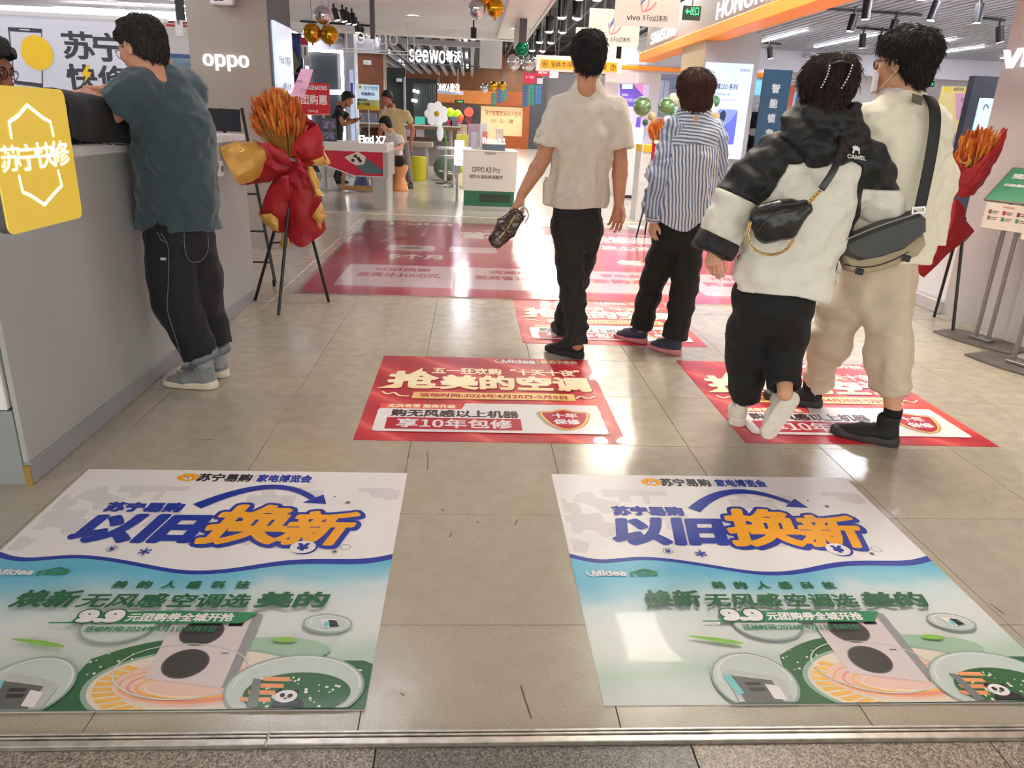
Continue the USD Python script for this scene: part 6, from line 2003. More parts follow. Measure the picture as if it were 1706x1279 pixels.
# gold fan to the left with a red lining, red funnel round the stems
S_([[(365, 247, -.22), (372, 262, -.22), (388, 292, -.2), (398, 306, -.16)], [(390, 241, -.14), (402, 252, -.17), (415, 275, -.16), (424, 300, -.12)], [(420, 238, .0), (432, 248, -.06), (445, 264, -.07), (452, 286, -.02)], [(452, 240, .02), (460, 248, -.02), (468, 258, -.04), (474, 272, -.03)]], M_GOLD, 1)
S_([[(400, 306, -.03), (415, 303, -.03), (432, 304, -.03)], [(418, 286, -.085), (435, 288, -.09), (452, 299, -.05)], [(428, 270, -.09), (450, 274, -.10), (470, 286, -.07)], [(436, 262, -.06), (462, 264, -.08), (486, 272, -.06)]], M_RED, 2)
S_([[(424, 236, -.02), (440, 248, -.07), (452, 268, -.08)], [(448, 240, -.07), (458, 252, -.10), (470, 272, -.09)], [(466, 248, -.06), (476, 258, -.08), (488, 274, -.07)]], M_RED, 3)
S_([[(530, 206, .0), (515, 216, -.02), (500, 232, -.04), (488, 254, -.05)], [(536, 226, -.04), (524, 236, -.08), (508, 248, -.09), (492, 262, -.07)], [(540, 248, -.03), (528, 256, -.08), (512, 264, -.09), (494, 268, -.07)], [(541, 268, .0), (528, 272, -.04), (514, 276, -.06), (496, 276, -.05)]], M_RED, 4)
S_([[(537, 232, .02), (545, 250, .03), (552, 272, .03)], [(530, 250, -.02), (540, 262, -.05), (546, 276, -.02)], [(508, 262, -.04), (522, 270, -.07), (530, 280, -.04)]], M_GOLD, 5)
S_([[(470, 180, .12), (500, 190, .12), (528, 210, .06)], [(462, 220, .12), (495, 225, .12), (524, 232, .06)], [(474, 262, .05), (488, 262, .05), (502, 264, .03)]], M_RED, 6)
# the hanging skirts
S_([[(462, 270, -.03), (474, 274, -.07), (486, 276, -.08), (496, 274, -.05)], [(448, 310, -.04), (462, 314, -.08), (478, 316, -.09), (492, 312, -.06)], [(434, 345, -.04), (448, 352, -.09), (468, 354, -.07), (488, 352, -.05)], [(428, 358, -.03), (446, 372, -.07), (460, 388, -.05), (484, 385, -.03)]], M_RED, 8)
S_([[(428, 357, -.045), (444, 356, -.085), (464, 355, -.08)], [(436, 368, -.045), (450, 368, -.085), (464, 372, -.08)], [(452, 384, -.04), (458, 384, -.07), (464, 386, -.07)]], M_GOLD, 9)
S_([[(480, 268, -.06), (496, 270, -.09), (510, 272, -.08), (520, 278, -.03)], [(478, 310, -.06), (500, 312, -.10), (520, 314, -.08), (534, 316, -.02)], [(474, 355, -.05), (498, 358, -.10), (522, 356, -.07), (540, 350, -.01)], [(478, 395, -.04), (500, 412, -.08), (522, 402, -.06), (544, 382, .0)]], M_RED, 10)
S_([[(508, 276, -.09), (516, 276, -.10), (524, 276, -.07)], [(514, 300, -.11), (522, 300, -.13), (531, 304, -.08)], [(522, 328, -.10), (530, 326, -.14), (541, 326, -.06)]], M_GOLD, 11)
S_([[(517, 362, -.10), (528, 348, -.12), (540, 336, -.06)], [(524, 372, -.10), (533, 358, -.12), (543, 350, -.05)], [(534, 384, -.07), (540, 372, -.08), (546, 360, -.02)]], M_GOLD, 12)
S_([[(466, 392, -.02), (476, 386, -.05), (486, 380, -.03)], [(466, 404, -.02), (476, 402, -.05), (484, 396, -.03)], [(462, 412, .0), (474, 413, -.02), (482, 408, -.01)]], M_GOLD, 13)
S_([[(490, 262, -.10), (502, 268, -.12), (508, 280, -.10)], [(492, 282, -.12), (502, 284, -.14), (510, 290, -.10)], [(498, 300, -.10), (503, 298, -.12), (508, 296, -.10)]], M_RED, 14, 'bow')
g_ = t.part('greeting_card', sheet(np.array([[FA(502, 114, -.02), FA(522, 116, -.02)], [FA(494, 134, -.05), FA(515, 138, -.05)], [FA(485, 158, -.08), (FA(506, 163, -.08))]]), .001), mat('card_pink', (206, 150, 176), .5))
cu = nrm(FA(522, 116, -.02) - FA(502, 114, -.02)); cv = nrm(FA(502, 114, -.02) - FA(485, 158, -.08))
for k in range(3):
    t.part('lettering', flat(T(('开业大吉', '生意兴隆', '恭祝')[k], -.018, 0, .018, .018 if k < 2 else .014, 1), FA(500 + 5 - k * 6, 152 - 14 * k, -.095 + .0 * k) + V(0, -.012, 0), cu, cv), mat('card_ink', (92, 70, 110), .6), under=g_)

# the right one
YR = 5.05
FA = lambda px, py, dy=0.0: at(px, py, YR + dy)
t = Thing('flower_stand', 'tripod stand of orange dyed wheat wrapped in plain red, beside the right pillar', 'flower stand', (3.45, YR, 0))
fa, fb = ground(1556, 528), ground(1587, 553)
tripod(t, (3.44, YR), .80, (fa, fb, V(3.30, 5.42, 0)))
wheat(t, FA(1604, 322), FA(1632, 232), 220, (.12, .10, .10), 17)
S_([[(1590, 285, -.06), (1588, 300, -.07), (1590, 320, -.05)], [(1620, 280, -.10), (1612, 305, -.11), (1604, 328, -.07)], [(1650, 252, -.09), (1634, 290, -.11), (1614, 324, -.07)], [(1678, 212, -.05), (1654, 272, -.06), (1618, 322, -.03)]], M_RED, 21)
S_([[(1660, 232, .08), (1640, 290, .06), (1612, 322, .02)], [(1675, 212, .02), (1650, 275, .0), (1616, 322, .0)], [(1681, 216, -.04), (1656, 276, -.05), (1618, 324, -.03)]], M_RED, 22)
S_([[(1568, 262, -.05), (1580, 290, -.05), (1592, 318, -.04)], [(1592, 270, -.10), (1596, 292, -.09), (1600, 320, -.06)], [(1612, 262, -.10), (1606, 292, -.10), (1604, 322, -.07)]], M_RED, 25)
S_([[(1598, 262, -.12), (1608, 270, -.125), (1618, 256, -.12)], [(1598, 276, -.12), (1610, 278, -.125), (1620, 268, -.12)]], M_GOLD, 23)
S_([[(1588, 330, -.04), (1594, 332, -.06), (1604, 336, -.04)], [(1570, 372, -.05), (1592, 370, -.10), (1616, 370, -.03)], [(1545, 420, -.05), (1575, 415, -.10), (1626, 388, -.02)], [(1528, 436, -.04), (1532, 455, -.05), (1540, 462, -.03)]], M_RED, 24)

# ================================================================== sign stands at the right
M_STEEL = mat('stand_steel', (140, 134, 132), .35, .6)
M_PLATE = mat('stand_plate', (112, 106, 102), .5, .4, noise=(8, .2))


def sign_stand(label, c, yaw, panel_rgb, title, lines):
    t = Thing('sign_stand', label, 'sign stand', (c[0], c[1], 0))
    L = lambda m: rz(mv(m, c), yaw, c)
    base = solid(Polygon([(x, -.12 - .045 * (1 - (x / .28) ** 2)) for x in np.linspace(-.28, .28, 17)] + [(x, .12 + .045 * (1 - (x / .28) ** 2)) for x in np.linspace(.28, -.28, 17)]), .012)
    t.part('base_plate', L(base), M_PLATE)
    t.part('foot_block', L(bx(-.075, -.03, .012, .075, .03, .03, .003)), M_STEEL)
    for x in (-.045, .045):
        t.part('pole', L(tube([(x, 0, .03), (x, 0, .93)], .014, 10)), M_STEEL)
    u, v = V(1, 0, 0), nrm(V(0, .62, .60))
    O = V(-.19, -.06, .93)
    pf_ = lambda g, k: L(fr(flat(g), O + np.cross(u, v) * k, u, v))
    t.part('panel', L(fr(solid(rrect(0, 0, .38, .30, .006), .012), O, u, v)), M_STEEL)
    t.part('poster', pf_(sbox(.008, .008, .372, .292), .0128), mat('stand_' + title, panel_rgb, .3))
    for k, (s_, h_) in enumerate(lines):
        t.part('lettering', pf_(T(s_, .05, .20 - .07 * k, .33, .20 - .07 * k + h_, 3), .0134), M_WHTP)
    lo = V(-.16, -.068, .76)
    t.part('notice', L(bx(-.16, -.070, .76, .16, -.064, .925, .002)), mat('notice_cream', (232, 220, 208), .5))
    nf = lambda g, k: L(fr(flat(g), V(-.16, -.0705 - .0004 * k, .76), V(1, 0, 0), V(0, 0, 1)))
    t.part('lettering', nf(T('扫码有礼', .12, .138, .20, .152, 1), 1), mat('notice_red', (200, 60, 70), .6))
    cols = ((150, 70, 90), (206, 60, 70), (130, 50, 70), (120, 120, 120), (60, 150, 110), (60, 150, 110))
    for k in range(6):
        x, z = .03 + .095 * (k % 3), .095 - .04 * (k // 3)
        t.part('icon', nf(rrect(x, z, x + .022, z + .026, .004), 1), mat(f'notice_icon_{k}', cols[k], .6))
        t.part('text_line', nf(union_all([sbox(x + .027, z + .015, x + .07, z + .021), sbox(x + .027, z + .004, x + .062, z + .010)]), 1), mat('notice_ink', (120, 110, 110), .6))
    return t


c1 = ground(1634, 569)
sign_stand('steel twin-pole sign stand with green sloped poster and cream notice before the pillar', c1, -1.22, (74, 152, 118), 'green', (('预约试驾', .045), ('扫码预约 享好礼', .025)))
c2 = ground(1698, 611)
sign_stand('steel twin-pole sign stand cut by the right edge, nearest the camera', c2, -1.22, (70, 120, 180), 'blue', (('惠', .05),))

# the black easel board behind the left flower stand
t = Thing('easel', 'black metal easel with a blank black board behind the left flower stand', 'easel', (-1.62, 5.85, 0))
e0, e1, e2 = at(346, 180, 5.85), at(400, 183, 5.85), at(404, 215, 5.85)
t.part('board', bx(e0[0] - .12, 5.83, e2[2] - .02, e1[0], 5.85, e0[2], .003), mat('board_black', (36, 36, 44), .35))
f0 = ground(462, 478)
for x, dy in ((e1[0] + .01, 0), (e0[0] - .14, 0)):
    t.part('leg', tube([V(x + (.17 if x > e0[0] else -.05), 5.80, 0.03), V(x, 5.86, e0[2] + .01)], .012, 8), M_BLACK)
t.part('leg', tube([V(e1[0] - .15, 6.3, 0.03), V(e1[0] - .15, 5.88, e0[2])], .012, 8), M_BLACK)
for z in (.18, .42, .70, .95):
    k = 1 - z / 1.3
    t.part('rung', tube([V(e0[0] - .14 - .05 * k, 5.84, z), V(e1[0] + .01 + .17 * k, 5.84, z)], .008, 6), M_BLACK)
for x in (e1[0] + .17, e0[0] - .19):
    t.part('castor', rz(fr(lathe([(.001, -.01), (.026, -.01), (.026, .01), (.001, .01)], (0, 0, 0), 14), (x, 5.80, .026), (0, 1, 0), (0, 0, 1)), .3, (x, 5.8, 0)), M_RUB, 40)

# ================================================================== bags worn by the couple
def strap_ribbon(pts, w, th, n, nor):
    P = spline(pts, n)
    tn = np.gradient(P, axis=0); tn /= np.linalg.norm(tn, axis=1, keepdims=True)
    nn = np.broadcast_to(np.asarray(nor, float), P.shape)
    sd = np.cross(tn, nn); sd /= np.linalg.norm(sd, axis=1, keepdims=True)
    return sheet(np.stack([P - sd * w / 2, P, P + sd * w / 2], 1), th)


YJ = 2.83
BA = lambda px, py, dy=0.0: at(px, py, YJ + dy)
t = Thing('shoulder_bag', 'small black leather crescent bag with gold chain on the hooded woman\'s back', 'bag', BA(1300, 395))
F = Field(BA(1238, 420) - V(.08, .12, .08), BA(1360, 330) + V(.08, .12, .08), .005)
F.chain([BA(1262, 362), BA(1285, 368), BA(1312, 362), BA(1340, 346)], [(.046, .03), (.070, .045), (.066, .045), (.034, .028)], .03, (0, 0, 1))
F.limb(BA(1275, 380), BA(1310, 378), (.055, .04), (.050, .04), .03, (0, 0, 1))
F.ripple(.003, (22, 22, 22), 3)
M_LEA = mat('leather_black', (22, 23, 28), .32, coat=.2, bump=(240, .0008))
t.part('bag', F.mesh(), M_LEA, True)
t.part('zip', tube(spline([BA(1258, 350, -.05), BA(1285, 344, -.06), BA(1315, 340, -.06), BA(1342, 335, -.045)], 20), .0035, 6), mat('zip_gunmetal', (90, 90, 96), .3, .9))
t.part('seam', tube(spline([BA(1262, 388, -.05), BA(1285, 360, -.065), BA(1318, 352, -.06), BA(1338, 345, -.045)], 20), .0025, 6), M_LEA)
t.part('strap', strap_ribbon([BA(1404, 228, .08), BA(1400, 255, .02), BA(1388, 285, -.01), BA(1368, 315, -.02)], .028, .004, 24, (0, -1, .15)), M_LEA, True)
M_CHAIN = mat('chain_gold', (206, 170, 96), .3, .9)


def chain_links(P, r, w):
    ms = []
    for i in range(len(P) - 1):
        a, b = P[i], P[i + 1]
        d = nrm(b - a); s = nrm(np.cross(d, (0, -1, .3) if i % 2 else (.3, -.2, 1)))
        l = np.linalg.norm(b - a) * .68
        c = (a + b) / 2
        ms.append(tube([c + d * l * math.cos(q) + s * r * math.sin(q) for q in np.linspace(0, 2 * math.pi, 11)], w, 5, False))
    return ms


for m in chain_links(spline([BA(1368, 316, -.02), BA(1358, 326, -.025), BA(1348, 338, -.03)], 10), .006, .0022) + chain_links(spline([BA(1250, 370, -.03), BA(1246, 395, -.04), BA(1258, 415, -.04), BA(1285, 424, -.04), BA(1310, 415, -.045), BA(1322, 398, -.05)], 34), .005, .002):
    t.part('chain_link', m, M_CHAIN)

YB = 2.955
BA = lambda px, py, dy=0.0: at(px, py, YB + dy)
t = Thing('messenger_bag', 'large dark grey crossbody bag on a wide black strap at the tall man\'s back', 'bag', BA(1470, 440))


def soft_hull(pix, Y, d0, d1, ins=.016):
    "a soft bag: the outline seen at these pixels, rounded towards its front and back"
    p = Polygon([(q[0], q[2]) for q in (at(*x, Y) for x in pix)])
    pts = []
    for dy, k in ((-d0, ins), (-d0 * .7, ins * .4), (0, 0), (d1 * .7, 0), (d1, ins)):
        c = p.buffer(-k).buffer(.004)
        pts += [(x, Y + dy, z) for x, z in c.exterior.coords]
    m = trimesh.Trimesh(np.array(pts)).convex_hull
    return np.array(m.vertices), np.array(m.faces)


M_BAG = mat('leather_grey', (64, 66, 68), .5, bump=(200, .0008), noise=(8, .12))
t.part('bag', soft_hull(((1400, 404), (1420, 392), (1470, 372), (1526, 353), (1536, 362), (1536, 384), (1500, 413), (1462, 426), (1428, 432), (1402, 420)), 2.945, .045, .05), M_BAG, 35)
t.part('flap_seam', tube(spline([BA(1408, 400, -.05), BA(1440, 386, -.056), BA(1480, 371, -.056), BA(1524, 357, -.05)], 20), .003, 6), mat('seam_pale', (150, 150, 150), .6))
t.part('strap', strap_ribbon([BA(1546, 160, .12), BA(1556, 178, .055), BA(1558, 200, .03), BA(1554, 240, .012), BA(1545, 290, -.002), BA(1533, 345, -.02)], .046, .005, 40, (0, -1, .1)), mat('strap_black', (24, 26, 26), .6), True)
bk = BA(1529, 350, -.03)
t.part('buckle', fr(solid(sbox(-.028, -.014, .028, .014).difference(sbox(-.021, -.007, .021, .007)), .006), bk, nrm(V(1, 0, .12)), nrm(V(-.12, .1, 1))), mat('buckle_steel', (170, 170, 170), .25, .9))
t = Thing('waist_pack', 'beige waist pack with dark buckles under the large grey bag', 'bag', BA(1465, 455))
t.part('pouch', soft_hull(((1402, 424), (1430, 430), (1500, 412), (1534, 388), (1537, 406), (1524, 424), (1480, 444), (1440, 455), (1412, 450)), 2.975, .035, .05), cloth_mat('pack_beige', (172, 158, 128), .8, 300, .1), 35)
t.part('zip', tube(spline([BA(1406, 440, -.008), BA(1440, 445, -.018), BA(1490, 432, -.018), BA(1532, 408, -.008)], 20), .0028, 6), mat('zip_gunmetal', (90, 90, 96), .3, .9))
for px, py in ((1431, 452), (1509, 430)):
    c = BA(px, py, -.022)
    t.part('buckle', fr(bx(-.017, -.013, 0, .017, .013, .01, .003), c, nrm(V(1, 0, -.2)), nrm(V(.2, 0, 1))), M_BLACK)
# watch on the woman's wrist
wv_ = JK['wrL'] + nrm(JK['wrL'] - JK['elL']) * .015
dw = nrm(JK['wrL'] - JK['elL'])
t = Thing('wristwatch', 'dark wristwatch on the hooded woman\'s left wrist', 'watch', wv_)
t.part('band', tube([wv_ + (nrm(np.cross(dw, (0, 1, 0))) * math.cos(a) + nrm(np.cross(dw, np.cross(dw, (0, 1, 0)))) * math.sin(a)) * .033 for a in np.linspace(0, 6.283, 25)], .006, 8, False), mat('watch_band', (70, 52, 44), .5), True)
t.part('case', ball(wv_ + V(-.022, -.022, .006), (.012, .012, .013)), M_BLACK, True)
# ================================================================== the left shop and the deep store behind it
M_TAB = mat('table_white', (226, 222, 214), .35)
M_TLEG = mat('table_leg_grey', (176, 172, 166), .35, .2)
XZ = (V(1, 0, 0), V(0, 0, 1))


def face(g, Y, k=1):
    "print on something that faces the camera at depth Y"
    return flat(g, (0, Y - .0015 * k, 0), *XZ)


def ptxz(px, py, Y):
    q = at(px, py, Y)
    return q[0], q[2]


# long white table with the red front
t = Thing('display_table', 'long white display table with a red phone picture on its front and grey legs', 'table', (-2.2, 11.5, 0))
t.part('tabletop', bx(-3.6, 11.02, .80, -1.18, 12.0, .915, .006), M_TAB)
t.part('end_panel', bx(-1.24, 11.02, .45, -1.17, 12.0, .80), M_TLEG)
t.part('leg', bx(-1.40, 11.05, .0, -1.20, 11.14, .80, .004), M_TLEG)
t.part('leg', bx(-1.235, 11.14, .0, -1.19, 11.85, .80, .004), mat('leg_pale_grey', (190, 190, 194), .35, .2))
t.part('leg', bx(-3.6, 11.05, .0, -3.42, 11.85, .80, .004), M_TLEG)
M_TRED = mat('panel_crimson', (196, 18, 50), .45)
t.part('front_panel', solid(Polygon([(-3.5, .80), (-1.24, .80), (-1.24, .47), (-1.65, .47), (-2.05, .60), (-3.5, .62)]), .02, (0, 11.05, 0), (1, 0, 0), (0, 0, 1)), M_TRED)
t.part('panel_edge', tube([(-3.5, 11.03, .615), (-2.05, 11.03, .595), (-1.65, 11.03, .465), (-1.24, 11.03, .465)], .008, 6), M_FRAME)
pp_ = lambda *p: [ptxz(*q, 11.03) for q in p]
t.part('phone_picture', face(Polygon(pp_((587, 270), (604, 259), (639, 284), (638, 289), (606, 289))), 11.03), mat('phone_slate', (76, 104, 108), .4))
t.part('phone_picture', face(Polygon(pp_((576, 262), (596, 254), (608, 262), (606, 272), (594, 274), (586, 270))).buffer(.012), 11.03, 2), mat('phone_cream', (222, 214, 200), .4))
for q in ((592, 260), (588, 267), (597, 264), (600, 268)):
    t.part('camera_picture', face(Point(*ptxz(*q, 11.03)).buffer(.024), 11.03, 3), M_BLACK)
t.part('lettering', face(T('列', -2.26, .63, -2.16, .74, 3), 11.03, 2), M_FRAME)
M_LSOFT = mat('letter_glow_soft', (255, 255, 250), .4, emit=.5, emit_rgb=(255, 250, 240))
solo('table_letters', 'white lit Find X7 letters standing on the red-fronted table', 'sign letters', solid(T('Find X7', -1.60, .917, -1.22, 1.02, 3, latin=True), .03, (0, 11.25, 0), *XZ), M_LSOFT)
t = Thing('phone_stand', 'small phone on a pale stand on the red-fronted table', 'phone', (-1.5, 11.4, .915))
q = at(605, 222, 11.4)
t.part('base', bx(q[0] - .05, 11.36, .915, q[0] + .05, 11.44, .93, .004), M_FRAME)
t.part('phone', bx(q[0] - .045, 11.39, .93, q[0] + .045, 11.40, 1.06, .004), M_BLACK)
t = Thing('acrylic_stand', 'leaflet board with dark photographs on the red-fronted table', 'board', (-2.1, 11.3, .915))
a, b = at(535, 196, 11.3), at(561, 234, 11.3)
t.part('panel', bx(a[0], 11.30, .915, b[0], 11.32, a[2], .003), mat('leaflet_slate', (70, 70, 84), .3, noise=(18, .7)))
for k in range(2):
    t.part('picture', face(sbox(a[0] + .02, .94 + .15 * k, b[0] - .02, 1.04 + .15 * k), 11.30), mat('leaflet_violet', (120, 116, 150), .3, noise=(26, .8)))
t = Thing('phone_poster', 'white table card with a green phone picture behind the dyed wheat', 'card', at(422, 240, 11))
for px, rgb in ((411, (96, 128, 124)),):
    a, b = at(411, 193, 11.0), at(433, 220, 11.0)
    t.part('card', bx(a[0], 11.0, .92, b[0], 11.015, a[2], .003), M_FRAME)
    t.part('phone_picture', face(Polygon([ptxz(417, 201, 11), ptxz(430, 198, 11), ptxz(432, 218, 11), ptxz(420, 218, 11)]), 11.0), mat('phone_green', (90, 124, 120), .3))
t = Thing('display_table', 'white display table end behind the black easel', 'table', (-3.2, 10.8, 0))
t.part('tabletop', bx(-4.6, 10.4, .86, -2.35, 10.9, .92, .005), M_TAB)
t.part('body', bx(-4.5, 10.45, 0, -2.5, 10.85, .86), mat('table_body_grey', (196, 192, 192), .5))

# stools
def hourglass(c, m, label):
    return solo('stool', label, 'stool', lathe([(.155, 0), (.165, .02), (.15, .08), (.105, .20), (.095, .235), (.11, .27), (.155, .38), (.168, .43), (.16, .45)], c, 28), m, 40)


hourglass((-1.29, 14.1, 0), mat('stool_orange', (232, 160, 106), .5), 'orange hourglass stool under the seated woman')
q = ground(547, 316); hourglass((q[0], q[1], 0), mat('stool_white', (216, 214, 210), .5), 'white hourglass stool under the red-fronted table')
q = ground(603, 312); hourglass((q[0], q[1], 0), mat('stool_blue', (84, 96, 138), .5), 'blue hourglass stool under the red-fronted table')
t = Thing('floor_stand', 'low wooden frame stand on the floor under the red-fronted table', 'stand', (-2.0, 13.6, 0))
M_WOODL = mat('wood_light', (186, 140, 88), .5, noise=(8, .2))
a, b = ground(568, 318), ground(626, 320)
t.part('foot_rail', bx(a[0], a[1] - .04, .02, b[0], a[1] + .04, .10, .004), M_WOODL)
for x0, x1 in ((a[0] + .03, a[0] + .10), (b[0] - .03, b[0] - .10)):
    t.part('upright', tube([V(x0, a[1], .06), V(x1, a[1], .52)], .032, 4), M_WOODL)
t.part('crossbar', bx(a[0] + .06, a[1] - .03, .50, b[0] - .06, a[1] + .03, .56), M_WOODL)

# ------------------------------------------------------------------ people in the background
def far_person(label, J, s, skin, top, top_rgb, bottom_rgb, hair_style, face_=True, sleeve=.6, shirt_st=None, seated=False, shoe_rgb=(40, 40, 44)):
    t = Thing('person', label, 'person', (J['pelvis'][0], J['pelvis'][1], 0))
    hc = J['head']; R = frame(J['hf'])
    jj = {k: v for k, v in J.items() if k != 'head'}
    head = fr(head_mesh(s, .007), hc, *R)
    hands = [put_hand(hand_mesh(-1, s=s, h=.005), J['wrL'], J.get('hdL', V(0, -.1, -1)), J.get('hpL', V(1, 0, 0))), put_hand(hand_mesh(1, s=s, h=.005), J['wrR'], J.get('hdR', V(0, -.1, -1)), J.get('hpR', V(-1, 0, 0)))]
    t.part('body', body_mesh({k: v for k, v in jj.items() if k[:2] not in ('hd', 'hp')}, s, .012, head, hands), skin_mat('skin_' + top, skin), True)
    t.part('hair', fr(hair_mesh(s * 1.03, .008, hair_style, 3), hc, *R), M_HAIRB, True)
    face_bits(t, hc, R, s, None)
    j2 = {k: v for k, v in jj.items() if k not in ('hf',) and k[:2] not in ('hd', 'hp')}
    F = torso_field(j2, [(J['pelvis'] + V(0, 0, -.02), .165 * s, .12 * s), (J['chest'], .175 * s, .12 * s), ((J['shL'] + J['shR']) / 2 + V(0, 0, -.03), .16 * s, .085 * s)], .012)
    F.limb(J['shL'], J['shR'], .058, .058, .03).limb(J['shL'], J['neck'] + V(0, 0, -.03), .045, .055, .04).limb(J['shR'], J['neck'] + V(0, 0, -.03), .045, .055, .04)
    for q in 'LR':
        F.sleeve([J['sh' + q], J['sh' + q] + (J['el' + q] - J['sh' + q]) * sleeve], [.070, .074], .055, .03)
    F.ripple(.014, (11, 11, 6), 3, 2)
    t.part('shirt', F.mesh(), cloth_mat('top_' + top, top_rgb), True)
    F = trousers_field(j2, ((.095, .10), (.075, .08), (.062, .068)), .012, (J['pelvis'] + V(0, 0, .03), .15 * s, .11 * s), None)
    for q in 'LR':
        cuff_cut(F, J['kn' + q], J['an' + q])
    t.part('trousers', F.mesh(), cloth_mat('bottom_' + top, bottom_rgb), True)
    d = J['hf'] * V(1, 1, 0)
    for q in 'LR':
        put_shoe(t, V(*(J['an' + q][:2] - nrm(d)[:2] * .05), .001), J.get('toe', d), mat('shoe_' + top, shoe_rgb, .6), M_RUB, .26, 1.0)
    return t


Yb = 14.6
P = lambda px, py, dy=0.0: at(px, py, Yb + dy)
J = JJ(head=P(645, 164, .02), hf=(-.50, -.80, -.28), neck=P(653, 180), shL=P(676, 190, -.05), shR=P(639, 189, .05), elL=P(688, 217, -.03), elR=P(634, 214, .0), wrL=P(684, 240, -.12), wrR=P(632, 236, -.12), chest=P(657, 205), pelvis=P(663, 236), hipL=P(672, 242), hipR=P(656, 242), knL=P(678, 275), knR=P(662, 275), anL=V(P(684, 305)[0], 14.6, .09), anR=V(P(668, 305)[0], 14.7, .09), toe=V(-.4, -1, 0))
far_person('man in a beige polo shirt standing and looking down behind the seated woman', J, 1.02, (178, 110, 84), 'beige', (206, 184, 138), (120, 116, 116), 'short')
Yb = 15.1
J = JJ(head=P(579, 165), hf=(.92, .12, -.38), neck=P(566, 176), shL=P(567, 186, .16), shR=P(563, 187, -.16), elL=P(585, 203, .15), elR=P(571, 207, -.16), wrL=P(592, 199, .05), wrR=P(586, 203, -.10), chest=P(561, 200), pelvis=P(560, 232), hipL=P(562, 240, .09), hipR=P(558, 240, -.09), knL=P(564, 272, .09), knR=P(560, 272, -.09), anL=V(P(562, 300)[0], 15.2, .09), anR=V(P(558, 300)[0], 15.0, .09), hdL=V(1, 0, .2), hdR=V(1, .2, .2), hpL=V(0, -.5, 1), hpR=V(0, .5, 1), toe=V(1, .1, 0))
J['chest'] = P(560, 203)
far_person('man in a black t-shirt looking down at a phone behind the red-fronted table', J, 1.02, (176, 116, 88), 'black', (30, 31, 36), (36, 38, 44), 'short')
q = P(597, 197, -.02)
t = Thing('phone', 'black phone held by the man in the black t-shirt', 'phone', q)
t.part('phone', fr(bx(-.075, -.036, -.004, .075, .036, .004, .002), q, nrm(V(1, 0, .35)), V(0, 1, 0)), M_BLACK)
Yb = 14.05
J = JJ(head=P(642, 206, -.12), hf=(-.72, -.55, -.42), neck=P(652, 221, -.02), shL=P(664, 230, -.12), shR=P(648, 228, .16), elL=P(669, 246, -.20), elR=P(642, 246, .06), wrL=P(654, 250, -.38), wrR=P(634, 252, -.16), chest=P(657, 240), pelvis=P(662, 262), hipL=P(666, 268, -.10), hipR=P(658, 268, .08), knL=P(640, 270, -.30), knR=P(632, 270, -.08), anL=V(P(646, 300, -.3)[0], 13.75, .09), anR=V(P(636, 300)[0], 13.95, .09), hdL=V(-1, -.3, 0), hdR=V(-1, -.3, 0), hpL=V(0, 0, -1), hpR=V(0, 0, -1), toe=V(-1, -.3, 0))
far_person('woman in a white top and black trousers sitting on the orange stool', J, .92, (222, 176, 148), 'white', (228, 222, 220), (26, 26, 30), 'bob')

# ------------------------------------------------------------------ white counter with a green base, and the things on it
t = Thing('display_counter', 'white display counter with lettering and a dark green base in the middle', 'counter', (.31, 11.8, 0))
AX0, AX1, AY0, AY1 = -.105, .70, 11.42, 12.5
M_CW = mat('counter_white', (222, 216, 208), .4)
t.part('body', bx(AX0, AY0, .285, AX1, AY1, .855, .004), M_CW)
t.part('top', bx(AX0 - .012, AY0 - .012, .855, AX1 + .012, AY1, .872, .004), mat('counter_top_white', (240, 236, 228), .3))
t.part('base', bx(AX0 + .02, AY0 + .03, .06, AX1 - .02, AY1 - .02, .285), mat('base_green', (20, 104, 66), .3))
t.part('base_niche', bx(.15, AY0 + .026, .12, AX1 - .08, AY0 + .031, .24), mat('base_niche', (44, 60, 40), .5))
t.part('plinth', bx(AX0 + .01, AY0 + .01, 0, AX1 - .01, AY1 - .01, .06), mat('plinth_grey', (176, 176, 172), .4))
M_INKG = mat('ink_charcoal', (58, 58, 60), .6)
t.part('lettering', face(T('oppo', .215, .805, .385, .845, 1, latin=True), AY0), M_INKG)
t.part('lettering', face(T('OPPO A3 Pro', .035, .555, .45, .63, 1, latin=True), AY0), M_INKG)
t.part('lettering', face(T('超防水 超抗摔 超耐用', .0, .465, .49, .52, 1), AY0), M_INKG)
solo('counter_letters', 'white lit Reno letters in the counter top sign, on the white counter', 'sign letters', solid(T('Reno11', .18, .965, .53, 1.05, 3, latin=True), .03, (0, 11.55, 0), *XZ), M_LSOFT)
solo('letter_base', 'grey block under the white letters on the white counter', 'block', bx(.18, 11.50, .873, .52, 11.62, .955, .004), mat('block_slate', (92, 104, 124), .4))
for k, (px, py, px1, py1, rgb, lb) in enumerate(((800, 205, 811, 238, (226, 228, 236), 'tall white box standing behind the letters on the white counter'), (785, 221, 797, 236, (196, 206, 220), 'pale blue gift box left of the letters on the white counter'), (827, 214, 838, 238, (220, 214, 200), 'white upright card right of the letters on the white counter'), (804, 219, 812, 236, (222, 130, 120), 'small coral box behind the letters on the white counter'))):
    a, b = at(px, py, 12.2 - .1 * k), at(px1, py1, 12.2 - .1 * k)
    solo('box', lb, 'box', bx(a[0], 12.15 - .1 * k, .873, b[0], 12.3 - .1 * k, a[2], .004), mat(f'carton_{k}', rgb, .5, noise=(20, .15)))
t = Thing('lightbox', 'small glowing white lightbox standing left of the white counter', 'lightbox', at(763, 270, 12.6))
a, b = at(757, 233, 12.6), at(773, 276, 12.6)
